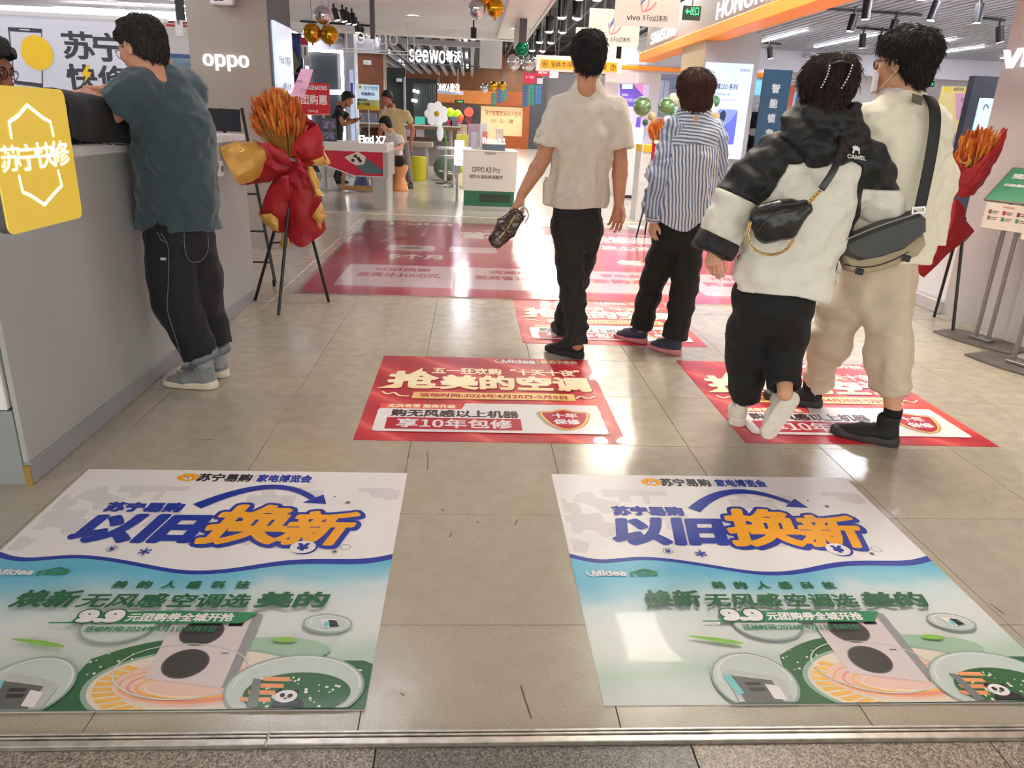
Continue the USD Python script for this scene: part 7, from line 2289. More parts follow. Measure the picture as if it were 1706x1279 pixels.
t.part('box', bx(a[0], 12.6, b[2], b[0], 12.68, a[2], .01), mat('lightbox_glow', (240, 244, 255), .4, emit=.5, emit_rgb=(225, 235, 255)))
t.part('stand', bx(a[0] + .03, 12.62, 0, a[0] + .07, 12.66, b[2]), M_TLEG)
t.part('lettering', face(T('vivo', a[0] + .05, b[2] + .07, b[0] - .04, b[2] + .10, 1, latin=True), 12.6), M_INKG)

# bar stools
M_CHR = mat('chrome', (210, 210, 214), .12, 1.0)


def bar_stool(c, zs, label):
    t = Thing('bar_stool', label, 'bar stool', (c[0], c[1], 0))
    t.part('foot', lathe([(.001, 0), (.21, 0), (.21, .012), (.06, .035), (.03, .07), (.001, .07)], c, 28), M_CHR, 40)
    t.part('column', lathe([(.026, .06), (.026, zs * .55), (.019, zs * .55), (.019, zs)], c, 14), M_CHR, 40)
    t.part('seat', lathe([(.001, zs), (.16, zs + .005), (.195, zs + .03), (.20, zs + .05), (.17, zs + .062), (.001, zs + .055)], c, 28), mat('seat_white', (214, 214, 216), .3), 40)
    t.part('footrest', tube([V(c[0] + .13 * math.cos(a), c[1] + .13 * math.sin(a), .26) for a in np.linspace(0, 6.283, 25)], .008, 6, False), M_CHR, True)


q = ground(742, 307); bar_stool(V(q[0], q[1], 0), .68, 'chrome bar stool with a white round seat, the left one')
q = ground(754, 311); bar_stool(V(q[0] + .02, q[1] - .15, 0), .55, 'chrome bar stool with a lower white seat, beside the white counter')

# counters with laptops and cushions behind
M_OAK = mat('oak_brown', (138, 104, 78), .5, noise=(6, .2))
t = Thing('side_table', 'long brown wooden side table with pale legs behind the bar stools', 'table', (-.9, 18, 0))
t.part('tabletop', bx(-2.6, 17.7, 1.03, -.24, 18.5, 1.12, .006), M_OAK)
t.part('tabletop_edge', bx(-2.6, 17.68, 1.10, -.24, 17.70, 1.13), M_TAB)
for x in (-.42, -2.5):
    t.part('leg', tube([V(x, 18.0, 0), V(x - .05, 18.0, 1.04)], .05, 6), M_TLEG)
t.part('shelf', bx(-2.6, 17.9, .80, -.5, 18.4, .86), mat('oak_dark', (96, 66, 48), .5))
t.part('panel', bx(-2.6, 18.3, .2, -.5, 18.34, .80), mat('panel_mauve_grey', (150, 142, 146), .5))
t = Thing('low_table', 'low pale wooden counter with yellow drums under it', 'table', (-1.0, 16.8, 0))
a, b = at(672, 236, 16.8), at(720, 244, 16.8)
t.part('tabletop', bx(a[0], 16.8, b[2] - .02, b[0], 17.3, a[2], .004), mat('bench_ash', (172, 158, 138), .5))
t.part('leg', bx(a[0], 16.85, 0, a[0] + .06, 17.2, b[2]), M_TLEG)
t.part('leg', bx(b[0] - .16, 16.85, 0, b[0] - .10, 17.2, b[2]), M_TLEG)
for k, (px, lb) in enumerate(((698, 'yellow drum stool under the low pale counter'),)):
    q = at(px, 262, 16.7)
    solo('drum_stool', lb, 'stool', lathe([(.16, 0), (.17, .03), (.17, .47), (.15, .50), (.001, .50)], (q[0], 16.5, 0), 24), mat('drum_yellow', (206, 198, 40), .5), 40)
q = at(744, 270, 16.4)
solo('beanbag', 'round dark green cushion pouf behind the bar stools', 'pouf', ball((q[0], 16.9, .27), (.30, .30, .27), 3), mat('pouf_green', (104, 122, 108), .8, noise=(5, .2)), True)
t = Thing('laptop', 'open laptop with a teal screen on the long brown side table', 'laptop', at(700, 210, 18))
a, b = at(691, 196, 18.0), at(708, 207, 18.0)
t.part('screen', bx(a[0], 18.0, 1.135, b[0], 18.015, 1.30, .003), mat('screen_teal', (60, 190, 170), .3, emit=.15, emit_rgb=(60, 190, 170)))
t.part('keyboard', bx(a[0], 17.78, 1.131, b[0], 18.0, 1.145, .002), M_TLEG)
for k, (px, py, w, h, rgb, lb) in enumerate(((683, 232, .14, .20, (222, 212, 226), 'pale lilac box on the shelf of the brown side table'), (700, 228, .18, .24, (206, 206, 212), 'white printed box on the shelf of the brown side table'), (722, 208, .12, .07, (236, 236, 236), 'small white gadget on the brown side table'), (749, 207, .12, .12, (206, 60, 90), 'pink box at the right end of the brown side table'), (757, 203, .18, .20, (120, 128, 150), 'slate display box at the right end of the brown side table'))):
    q = at(px, py, 17.95)
    z0 = .861 if py > 215 else 1.131
    solo('box', lb, 'box', bx(q[0] - w / 2, 17.86, z0, q[0] + w / 2, 17.98, z0 + h, .004), mat(f'small_carton_{k}', rgb, .5, noise=(30, .2)))

# flower-shaped white lamp on a green stem
t = Thing('flower_lamp', 'white paper daisy lamp with a yellow centre on a green stem', 'flower lamp', at(737, 250, 16.2))
c = at(727, 190, 16.2)
M_PET = mat('petal_white', (226, 226, 232), .6, emit=.1, emit_rgb=(230, 230, 240))
nrm_f = nrm(V(.25, -1, .15)); fu = nrm(np.cross(nrm_f, (0, 0, 1))); fv = np.cross(fu, nrm_f)
for k in range(7):
    a = 2 * math.pi * k / 7
    d = fu * math.cos(a) + fv * math.sin(a)
    m = ball((0, 0, 0), (.125, .10, .02), 2)
    t.part('petal', fr(m, c + d * .13 + nrm_f * (.01 * (k % 2)), d, np.cross(nrm_f, d), nrm_f), M_PET, True)
t.part('centre', ball(c + nrm_f * .03, (.055, .03, .055)), mat('petal_centre_yellow', (222, 180, 50), .6), True)
e = at(738, 250, 16.2)
t.part('stem', tube(spline([c + V(.05, .02, -.12), at(738, 215, 16.25), V(e[0], 16.25, .0)], 14), .018, 8), mat('stem_green', (90, 160, 80), .6), True)
t.part('leaf', ball(at(733, 222, 16.22), (.07, .02, .16), 2), M_PET, True)
t.part('foot', lathe([(.001, 0), (.12, 0), (.12, .02), (.001, .03)], (e[0], 16.25, 0), 20), M_TLEG)

# far displays: bright balls, red machine, dark screens
for k, (px, py, r, rgb, lb) in enumerate(((750, 187, .12, (200, 240, 40), 'lime balloon, leftmost of the bright cluster far back'), (762, 190, .12, (190, 236, 40), 'lime balloon right of the first in the bright cluster far back'), (757, 193, .10, (170, 220, 30), 'lime balloon low in the bright cluster far back'), (766, 195, .11, (240, 90, 40), 'orange balloon of the bright cluster far back'), (764, 201, .10, (220, 50, 40), 'red balloon of the bright cluster far back'))):
    solo('balloon', lb, 'balloon', ball(at(px, py, 22), r, 3), mat(f'balloon_bright_{k}', rgb, .4, emit=.05, emit_rgb=rgb), True)
t = Thing('far_cabinet', 'dark display cabinet with a red lit drum far back in the store', 'cabinet', at(780, 200, 24))
a, b = at(769, 174, 24), at(800, 205, 24)
t.part('body', bx(a[0], 24, 0, b[0], 24.5, a[2]), mat('cabinet_dark', (44, 40, 44), .4))
c = at(781, 187, 23.95)
t.part('drum', lathe([(.001, 0), (.13, 0), (.15, .02), (.12, .04)], (0, 0, 0), 20) if 0 else fr(lathe([(.001, .05), (.13, .05), (.15, .02), (.15, 0)], (0, 0, 0), 20), c, (1, 0, 0), (0, 0, 1)), mat('drum_red', (206, 80, 60), .4, emit=.03, emit_rgb=(210, 90, 70)))
t.part('drum', fr(lathe([(.001, .05), (.10, .05), (.12, .02), (.12, 0)], (0, 0, 0), 20), c + V(.0, 0, -.22), (1, 0, 0), (0, 0, 1)), mat('drum_maroon', (110, 30, 40), .4))
for k, (x0, y0, x1, y1, Y, rgb, nm, lb) in enumerate(((762, 207, 778, 232, 20, (176, 160, 140), 'carton', 'brown cardboard display box behind the white counter, left one'), (780, 206, 800, 232, 20, (150, 120, 140), 'carton', 'mauve cardboard display box behind the white counter, right one'), (760, 224, 780, 236, 19.5, (186, 176, 60), 'carton', 'olive yellow box edge below the cardboard display boxes'))):
    a, b = at(x0, y0, Y), at(x1, y1, Y)
    solo(nm, lb, 'box', bx(a[0], Y, .0, b[0], Y + .4, a[2], .004), mat(f'far_carton_{k}', rgb, .6, noise=(7, .25)))

# ------------------------------------------------------------------ walls, portals and signs of the deep store on the left
def slab(name, px0, py0, px1, py1, Y, m, d=.08, toground=False):
    a, b = at(px0, py0, Y), at(px1, py1, Y)
    return struct(name, bx(a[0], Y, 0 if toground else b[2], b[0], Y + d, a[2]), m)


M_GREYP = mat('portal_grey', (150, 150, 160), .5)
M_SLATE = mat('portal_slate', (70, 74, 84), .5)
slab('wall_panel', 440, 30, 600, 240, 19.0, M_GREYP, .1, True)
slab('wall_panel', 505, 86, 566, 240, 18.0, M_SLATE, .1, True)
M_NEON = mat('neon_white', (255, 255, 250), .4, emit=1.3, emit_rgb=(255, 250, 236))
a, b, c = at(510, 82, 17.9), at(569, 86, 17.9), at(571, 232, 17.9)
t = Thing('light_frame', 'glowing white line frame round the dark grey portal', 'light frame', (b[0], 17.9, 0))
t.part('tube', bx(a[0], 17.88, b[2] - .03, b[0], 17.94, b[2] + .03), M_NEON)
t.part('tube', bx(b[0] - .03, 17.88, .5, b[0] + .03, 17.94, b[2] + .03), M_NEON)
t.part('tube', bx(a[0] - .03, 17.88, .5, a[0] + .03, 17.94, b[2] + .03), M_NEON)
t = Thing('wall_sign', 'small white lit sign on the dark grey portal beside the black-shirted man', 'sign', at(562, 156, 17.8))
a, b = at(549, 149, 17.8), at(567, 158, 17.8)
t.part('panel', bx(a[0], 17.8, b[2], b[0], 17.86, a[2]), mat('sign_white_glow', (250, 252, 255), .4, emit=.8, emit_rgb=(240, 246, 255)))
# staircase behind the beige pillar
t = Thing('staircase', 'dark escalator flight with a blue panel behind the beige pillar', 'staircase', at(480, 130, 16.5))
for k in range(9):
    a, b = at(462 - 1 * k, 62 + 8 * k, 16.6), at(484 - 1 * k, 66 + 8 * k, 16.6)
    t.part('step', bx(a[0], 16.5 - .02 * k, b[2], b[0] + .1, 17.0, a[2] + .01), mat('step_brown', (66, 56, 48), .6))
pz = [at(*p, 16.4) for p in ((484, 58), (500, 58), (500, 108), (470, 132), (466, 132), (486, 92))]
t.part('side_panel', solid(Polygon([(q[0], q[2]) for q in pz]), .05, (0, 16.45, 0), *XZ), mat('panel_blue', (50, 56, 130), .45))
pz = [at(*p, 16.3) for p in ((488, 84), (497, 104), (484, 132), (472, 132))]
t.part('picture', solid(Polygon([(q[0], q[2]) for q in pz]), .02, (0, 16.4, 0), *XZ), mat('panel_olive', (120, 124, 96), .5))
t.part('backing', bx(at(455, 55, 17.1)[0], 17.05, 0, at(506, 140, 17.1)[0], 17.15, at(480, 55, 17.1)[2]), mat('stair_dark', (36, 36, 40), .6))
t = Thing('hanging_banner', 'narrow white banner with a red top beside the staircase', 'banner', at(510, 90, 15.8))
a, b, c, d = at(501, 62, 15.8), at(513, 75, 15.8), at(513, 97, 15.8), at(514, 110, 15.8)
t.part('head', bx(a[0], 15.8, b[2], b[0], 15.82, a[2]), mat('board_red', (186, 30, 44), .5))
t.part('body', bx(a[0], 15.8, c[2], b[0], 15.82, b[2]), M_FRAME)
t.part('picture', face(sbox(a[0] + .05, c[2] + .05, b[0] - .04, b[2] - .04), 15.8), mat('banner_grey_picture', (120, 116, 120), .5, noise=(12, .4)))
t.part('foot', bx(a[0] + .05, 15.8, d[2], b[0] + .04, 15.82, c[2]), mat('banner_pale', (206, 206, 212), .5))
t.part('cord', tube([V((a[0] + b[0]) / 2, 15.81, a[2]), V((a[0] + b[0]) / 2, 15.81, 3.25)], .006, 5), M_PIPE)
# red poster board
t = Thing('poster_board', 'red SIEMENS poster board behind the dyed wheat', 'poster', at(508, 165, 13.2))
RYs = 13.2
a, b = at(464, 133, RYs), at(550, 192, RYs)
t.part('board', bx(a[0], RYs, b[2], b[0], RYs + .03, at(550, 139, RYs)[2]), mat('poster_red', (206, 22, 34), .5))
t.part('leg', bx(a[0] + .1, RYs + .03, 0, a[0] + .14, RYs + .06, b[2] + .3), M_TLEG)
t.part('leg', bx(b[0] - .14, RYs + .03, 0, b[0] - .10, RYs + .06, b[2] + .3), M_TLEG)
fb = lambda g, k=1: face(g, RYs, k)
M_PNK = mat('poster_pale_ink', (244, 214, 206), .5)
t.part('lettering', fb(T('SIEMENS', *ptxz(512, 149, RYs), *ptxz(545, 143, RYs), 3, latin=True)), M_FRAME)
t.part('lettering', fb(T('家电团购惠', *ptxz(470, 172, RYs), *ptxz(545, 158, RYs), 2)), M_PNK)
t.part('lettering', fb(T('专享礼遇', *ptxz(513, 187, RYs), *ptxz(530, 183, RYs), 1)), M_PNK)
t.part('wave', fb(Polygon([ptxz(465, 191, RYs), ptxz(500, 192, RYs), ptxz(549, 189, RYs), ptxz(549, 191.6, RYs), ptxz(465, 191.8, RYs)])), mat('poster_orange_ink', (240, 140, 70), .5))
# white column, blue banner, wood wall, stand poster
slab('pillar_white', 573, 40, 594, 240, 16.8, mat('pillar_pale', (196, 200, 212), .5), .5, True)
t = Thing('hanging_banner', 'tall pale blue banner standing against the white column', 'banner', at(586, 160, 16.5))
a, b = at(582, 116, 16.5), at(591, 214, 16.5)
t.part('panel', bx(a[0], 16.5, .45, b[0], 16.53, a[2]), mat('banner_ice', (200, 216, 246), .4, emit=.2, emit_rgb=(190, 210, 250)))
t.part('picture', face(sbox(a[0] + .01, at(586, 162, 16.5)[2], b[0] - .01, at(586, 138, 16.5)[2]), 16.5), mat('banner_royal', (60, 76, 190), .4))
t.part('foot', bx(a[0], 16.45, 0, b[0], 16.6, .45), M_FRAME)
M_WALN = mat('wall_walnut', (120, 70, 42), .5, noise=(5, .15))
slab('wall_wood', 592, 88, 641, 240, 18.5, M_WALN, .15, True)
slab('pillar_beam', 590, 60, 646, 90, 18.4, M_GREYP, .2)
t = Thing('exit_sign', 'small white exit sign on the brown wooden wall', 'sign', at(611, 104, 18.4))
a, b = at(605, 100, 18.4), at(618, 108, 18.4)
t.part('panel', bx(a[0], 18.42, b[2], b[0], 18.5, a[2]), M_FRAME)
t.part('lettering', face(T('安全出口', a[0] + .02, b[2] + .03, b[0] - .02, a[2] - .03, 1), 18.42), M_INKG)
t = Thing('poster_stand', 'pale blue and yellow lettered poster on a thin white pole', 'poster stand', at(613, 165, 15.6))
YS = 15.6
a, b = at(594, 140, YS), at(632, 184, YS)
t.part('board', bx(a[0], YS, b[2], b[0], YS + .02, a[2]), mat('poster_sky', (196, 220, 240), .5, emit=.25, emit_rgb=(196, 220, 240)))
t.part('band', face(sbox(a[0], b[2], b[0], b[2] + .09), YS), mat('poster_lemon', (238, 214, 60), .5))
t.part('band', face(sbox(a[0], b[2] + .09, b[0], b[2] + .19), YS), mat('poster_lime', (206, 226, 160), .5))
t.part('logo', face(Point(*ptxz(600, 145, YS)).buffer(.03), YS), mat('poster_lemon', (238, 214, 60), .5))
t.part('lettering', face(T('苏宁帮客', *ptxz(606, 150, YS), *ptxz(630, 144, YS), 1), YS), mat('ink_azure', (90, 150, 206), .5))
t.part('lettering', face(T('电脑数码', *ptxz(602, 159, YS), *ptxz(624, 154, YS), 2), YS), mat('ink_navy', (40, 56, 120), .5))
t.part('lettering', face(T('清洗保养', *ptxz(596, 168, YS), *ptxz(612, 164, YS), 2), YS), mat('ink_forest', (50, 96, 70), .5))
t.part('lettering', face(T('第一百年换', *ptxz(596, 176, YS), *ptxz(616, 171, YS), 2), YS), mat('ink_forest', (50, 96, 70), .5))
t.part('pole', tube([V((a[0] + b[0]) / 2, YS + .03, 0), V((a[0] + b[0]) / 2, YS + .03, b[2] + .05)], .012, 8), M_FRAME)
t.part('foot', lathe([(.001, 0), (.16, 0), (.16, .015), (.001, .02)], ((a[0] + b[0]) / 2, YS + .03, 0), 20), M_FRAME)
t = Thing('notice_board', 'blue grey notice boards low on the brown wall behind the poster stand', 'board', at(612, 200, 18.2))
a, b = at(592, 187, 18.2), at(628, 214, 18.2)
for k in range(2):
    w = (b[0] - a[0]) / 2
    t.part('board', bx(a[0] + w * k + .01, 18.25, b[2], a[0] + w * (k + 1) - .01, 18.3, a[2]), mat('notice_slate', (120, 130, 160), .5, noise=(16, .3)))
# dark green wall and black slat screen with mannequin-like lights
M_DG = mat('wall_dark_green', (40, 52, 46), .5)
slab('wall_green', 641, 112, 676, 240, 20.5, M_DG, .15, True)
slab('pillar_strip', 638, 88, 645, 240, 20.3, mat('strip_pale', (180, 176, 160), .5), .1, True)
slab('pillar_strip', 672, 128, 676, 220, 20.3, mat('strip_grey', (150, 154, 160), .5), .1, True)
t = Thing('exit_sign', 'small white exit sign on the dark green wall', 'sign', at(665, 132, 20.3))
a, b = at(660, 130, 20.3), at(669, 136, 20.3)
t.part('panel', bx(a[0], 20.35, b[2], b[0], 20.5, a[2]), M_FRAME)
slab('wall_black', 676, 130, 728, 240, 26.0, mat('wall_ink', (26, 28, 32), .4), .15, True)
t = Thing('slat_screen', 'black vertical slat screen behind the brown side table', 'screen', at(705, 180, 25.5))
for k in range(13):
    q = at(690 + 2.9 * k, 145, 25.6)
    t.part('slat', bx(q[0] - .02, 25.6, .0, q[0] + .02, 25.66, 2.3), mat('slat_grey_green', (64, 70, 70), .4))
for px, py in ((690, 151), (696, 153), (688, 167), (693, 168)):
    solo('display_lamp', 'small white lamp glowing in front of the black slat screen', 'lamp', ball(at(px, py, 25.546), .055, 2), mat('lamp_soft', (240, 246, 250), .4, emit=4, emit_rgb=(235, 244, 250)), True, 'lamps before the black slat screen')

# ------------------------------------------------------------------ slatted ceilings and lit signs of the deep store
ct = struct('ceiling', bx(-5.0, 15.2, 3.10, .25, 33, 3.14), M_DARKC)
M_SLG = mat('slat_mid_grey', (150, 152, 160), .5)
for k in range(15):
    x = -4.8 + .34 * k
    child(ct, 'slat', bx(x, 15.3, 2.92, x + .10, 32.5, 3.04), M_SLG)
for k in range(3):
    q = -4.2 + 1.9 * k
    for y in (17.5, 21.5, 26.0):
        linear_lamp(q + .21, y, 1.6, 2.95, 'line light between the grey ceiling slats of the deep store', False, 'line lights between the ceiling slats of the deep store')
slab('wall_fascia', 640, 62, 800, 79, 15.0, mat('fascia_mid_grey', (168, 168, 176), .5), .1)
slab('wall_fascia', 800, 60, 836, 114, 16.0, mat('fascia_light_grey', (170, 168, 174), .5), .2)
t = Thing('sign_rack', 'thin grey pipe frame carrying the seewo letters', 'frame', at(720, 100, 15.6))
YW = 15.6
for y in (72, 106):
    a, b = at(660, y - 2, YW), at(800, y + 5, YW)
    t.part('bar', tube([V(a[0], YW + .066, a[2]), V(b[0], YW + .066, a[2] - .0)], .012, 6), M_PIPE)
for px in (668, 694, 772, 799):
    a, b = at(px, 55, YW), at(px, 108, YW)
    t.part('bar', tube([V(a[0], YW + .066, 3.05), V(a[0], YW + .066, b[2])], .010, 6), M_PIPE)
solo('shop_sign_letters', 'white lit seewo letters hanging in the left store', 'sign letters', solid(union_all([T('seewo', *ptxz(682, 103, YW), *ptxz(742, 85, YW), 1, latin=True), T('希沃', *ptxz(743, 104, YW), *ptxz(768, 85, YW), 2)]), .06, (0, YW, 0), *XZ), mat('letter_glow_bright', (255, 255, 255), .4, emit=.9, emit_rgb=(246, 250, 255)))
YK = 27.0
t = Thing('shop_sign', 'lit KONKA sign board with grey bar far back in the store', 'sign', at(743, 148, YK))
a, b = at(721, 150, YK), at(772, 158, YK)
t.part('board', bx(a[0], YK + .05, b[2], b[0], YK + .15, a[2]), M_GREYP)
t.part('lettering', solid(T('KONKA康佳', *ptxz(722, 152, YK), *ptxz(766, 139, YK), 1), .05, (0, YK, 0), *XZ), mat('letter_glow_soft2', (240, 246, 255), .4, emit=.8, emit_rgb=(225, 238, 255)))
t.part('hanger', tube([V(a[0] + .2, YK + .1, a[2]), V(a[0] + .2, YK + .1, 3.1)], .012, 6), M_PIPE)
t.part('hanger', tube([V(b[0] - .2, YK + .1, a[2]), V(b[0] - .2, YK + .1, 3.1)], .012, 6), M_PIPE)
# reversed wire sign of the left shop
YO = 13.0
t = Thing('wire_sign', 'thin white wire frame sign with letters seen from behind, hanging in the left shop', 'sign', at(640, 70, YO))
M_WIRE = mat('wire_white', (226, 224, 228), .4)
for y, xx in ((82, (570, 690)), (87, (572, 700))):
    a, b = at(xx[0], y - 1, YO), at(xx[1], y + 3, YO)
    t.part('wire', tube([V(a[0], YO, a[2]), V(b[0], YO, a[2])], .010, 6), M_WIRE)
for px, y1 in ((578, 88), (620, 84), (679, 100), (690, 108)):
    a = at(px, y1, YO)
    t.part('wire', tube([V(a[0], YO, 2.72), V(a[0], YO, a[2])], .008, 6), M_WIRE)
g = T('oppo', 0, 0, .66, .23, 0, latin=True)
g = affinity.scale(g, -1, 1, origin=(.33, 0))
x0, z0 = ptxz(594, 82, YO)
t.part('lettering', solid(affinity.translate(g, x0, z0 + .02), .03, (0, YO, 0), *XZ), M_WIRE)

# back end of the store: wood band, beige lit panel, brown portals
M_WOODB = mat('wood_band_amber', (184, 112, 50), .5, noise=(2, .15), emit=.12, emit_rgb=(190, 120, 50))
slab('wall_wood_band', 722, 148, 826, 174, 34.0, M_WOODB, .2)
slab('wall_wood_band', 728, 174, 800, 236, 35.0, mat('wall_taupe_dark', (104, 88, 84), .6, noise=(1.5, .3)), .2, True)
t = Thing('exit_sign', 'green glowing exit sign on the amber wood band far back', 'sign', at(766, 169, 33.8))
a, b = at(758, 166, 33.8), at(773, 172, 33.8)
t.part('panel', bx(a[0], 33.9, b[2], b[0], 34.0, a[2]), M_BLACK)
M_EXIT = mat('exit_green', (60, 230, 130), .4, emit=.7, emit_rgb=(50, 220, 120))
t.part('lettering', face(T('←出口', a[0] + .06, b[2] + .03, b[0] - .06, a[2] - .03, 2), 33.9), M_EXIT)
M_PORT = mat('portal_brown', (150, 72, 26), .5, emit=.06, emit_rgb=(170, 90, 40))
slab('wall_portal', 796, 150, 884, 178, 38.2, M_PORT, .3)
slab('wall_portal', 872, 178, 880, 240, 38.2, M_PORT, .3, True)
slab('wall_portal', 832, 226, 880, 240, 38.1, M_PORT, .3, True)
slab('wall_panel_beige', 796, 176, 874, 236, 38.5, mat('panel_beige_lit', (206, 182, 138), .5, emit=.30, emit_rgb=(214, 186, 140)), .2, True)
M_PINK = mat('ink_terracotta', (170, 90, 66), .5)
solo('panel_lettering', 'terracotta characters on the beige panel at the far end of the passage', 'lettering', face(T('苏宁智慧家装设计空间', *ptxz(808, 192, 38.5), *ptxz(868, 186, 38.5), 1), 38.5), M_PINK)
solo('panel_lettering', 'smaller pale row of characters below the terracotta heading on the beige panel', 'lettering', face(T('1990 · 匠心 · 温馨', *ptxz(818, 204, 38.5), *ptxz(855, 199, 38.5), 1), 38.5), M_PINK)
slab('wall_portal', 884, 130, 905, 240, 38.6, mat('portal_slate_far', (66, 72, 84), .5), .2, True)
slab('wall_portal', 905, 120, 1000, 240, 39.0, mat('portal_mid_far', (110, 108, 116), .5), .2, True)

# ------------------------------------------------------------------ hanging things along the passage
def hang(t, x, y, z, top=4.8, r=.006):
    t.part('cord', tube([V(x, y, z), V(x, y, top)], r, 5), M_PIPE)


M_SIGNO = mat('sign_amber', (246, 166, 30), .45, emit=.12, emit_rgb=(255, 165, 20))
M_SIGNW = mat('sign_frame_cream', (238, 226, 214), .5, emit=.1, emit_rgb=(240, 230, 220))
t = Thing('direction_sign', 'hanging amber direction sign with arrows in a cream frame, above the man in grey', 'sign', at(965, 105, 9.0))
a, b = at(894, 91, 9.0), at(1035, 121, 9.0)
t.part('frame', bx(a[0], 9.0, b[2] - .02, b[0], 9.06, a[2], .004), M_SIGNW)
t.part('panel', bx(a[0] + .05, 8.99, b[2] + .005, b[0] - .05, 9.0, a[2] - .045), M_SIGNO)
zc = (a[2] + b[2]) / 2 - .02
M_INK = mat('sign_ink', (70, 46, 20), .6)
for x, dr in ((a[0] + .10, 180), (b[0] - .10, 90)):
    g = Point(x, zc).buffer(.032).difference(Point(x, zc).buffer(.026))
    ar = affinity.rotate(union_all([sbox(x - .018, zc - .004, x + .018, zc + .004), Polygon([(x + .004, zc + .016), (x + .022, zc), (x + .004, zc - .016)])]), dr, origin=(x, zc))
    t.part('arrow', face(union_all([g, ar]), 8.99), M_INK)
t.part('lettering', face(T('空调/生活电器', a[0] + .17, zc - .03, a[0] + .50, zc + .03, 1), 8.99), M_INK)
t.part('lettering', face(T('手机电脑', b[0] - .38, zc - .03, b[0] - .18, zc + .03, 1), 8.99), M_INK)
hang(t, a[0] + .25, 9.03, a[2]); hang(t, b[0] - .25, 9.03, a[2])
M_BANW = mat('banner_white', (200, 190, 182), .55)


def fold_banner(px0, py0, px1, py1, Y, label):
    t = Thing('hanging_banner', label, 'banner', at((px0 + px1) / 2, py1, Y))
    a, b = at(px0, py0, Y), at(px1, py1, Y)
    t.part('panel', bx(a[0], Y, b[2], b[0], Y + .012, a[2] + .0), M_BANW)
    w, h = b[0] - a[0], b[2]
    t.part('lettering', face(union_all([T('vivo', a[0] + w * .19, h + .045, a[0] + w * .40, h + .085, 2, latin=True), T('X Fold3', a[0] + w * .44, h + .045, a[0] + w * .68, h + .090, 1, latin=True), T('系列', a[0] + w * .69, h + .045, a[0] + w * .82, h + .09, 1)]), Y), M_INKG)
    t.part('phone_picture', face(Polygon([(a[0] + w * .38, h + .16), (a[0] + w * .62, h + .30), (a[0] + w * .72, h + .42), (a[0] + w * .60, h + .40), (a[0] + w * .42, h + .22)]), Y), mat('picture_blue', (70, 110, 160), .4))
    t.part('phone_picture', face(affinity.rotate(affinity.scale(Point(a[0] + w * .47, h + .40).buffer(1), .035, .06), 35), Y, 2), M_BLACK)
    t.part('flourish', face(union_all([LineString([(a[0] + w * .38, h + .22), (a[0] + w * .42, h + .12)]).buffer(.006), LineString(bez((a[0] + w * .44, h + .115), (a[0] + w * .58, h + .13), (a[0] + w * .62, h + .19), 8)).buffer(.008), LineString(bez((a[0] + w * .46, h + .12), (a[0] + w * .52, h + .16), (a[0] + w * .51, h + .21), 8)).buffer(.006)]), Y), mat('picture_pink', (222, 130, 140), .4))
    hang(t, a[0] + w * .3, Y + .006, a[2]); hang(t, a[0] + w * .7, Y + .006, a[2])


fold_banner(1029, -40, 1129, 47, 7.0, 'white hanging phone banner cut by the picture\'s top edge, the nearer one')
fold_banner(983, 13, 1063, 79, 8.6, 'white hanging phone banner just behind the nearer one, above the man in grey')
t = Thing('hanging_banner', 'plain white hanging banner edge seen behind the phone banners', 'banner', at(970, 60, 10))
a, b = at(960, 45, 10.2), at(1026, 100, 10.2)
t.part('panel', bx(a[0], 10.2, b[2], b[0], 10.212, a[2]), mat('banner_plain_white', (228, 224, 222), .5))
hang(t, a[0] + .1, 10.206, a[2]); hang(t, b[0] - .1, 10.206, a[2])
t = Thing('exit_sign', 'hanging green exit sign beside the grey fascia', 'sign', at(1152, 20, 8.0))
a, b = at(1140, 9, 8.0), at(1166, 34, 8.0)
t.part('panel', bx(a[0], 8.0, b[2], b[0], 8.04, a[2]), mat('exit_panel_dark', (40, 54, 44), .5))
t.part('lettering', face(T('←', a[0] + .02, b[2] + .05, a[0] + .075, b[2] + .10, 3), 8.0), M_EXIT)
t.part('lettering', face(T('出口', a[0] + .07, b[2] + .04, b[0] - .02, b[2] + .12, 1), 8.0), M_EXIT)
hang(t, (a[0] + b[0]) / 2, 8.02, a[2])
t = Thing('exit_sign', 'green exit sign in a white frame on the back wall right of the tall man', 'sign', at(1544, 140, 16.2))
a, b = at(1531, 132, 16.2), at(1557, 147, 16.2)
t.part('frame', bx(a[0], 16.22, b[2], b[0], 16.3, a[2]), M_FRAME)
t.part('panel', bx(a[0] + .02, 16.205, b[2] + .02, b[0] - .02, 16.22, a[2] - .02), mat('exit_panel_dark', (40, 54, 44), .5))
t.part('lettering', face(T('←出口', a[0] + .05, b[2] + .05, b[0] - .05, a[2] - .05, 2), 16.205), M_EXIT)
hang(t, (a[0] + b[0]) / 2, 16.26, a[2], 2.9)
t = Thing('hanging_sign', 'flat white lettered banner of pictures edge-on above the green balloon', 'banner', at(872, 60, 11.4))
a, b = at(864, 24, 11.2), at(876, 72, 11.2)
t.part('panel', bx(a[0], 11.1, b[2], a[0] + .012, 12.2, a[2]), M_BANW)
t.part('edge', bx(a[0] + .012, 11.1, b[2], b[0], 11.12, a[2]), mat('banner_edge_grey', (90, 90, 96), .5))
hang(t, a[0] + .006, 11.3, a[2], 2.62)


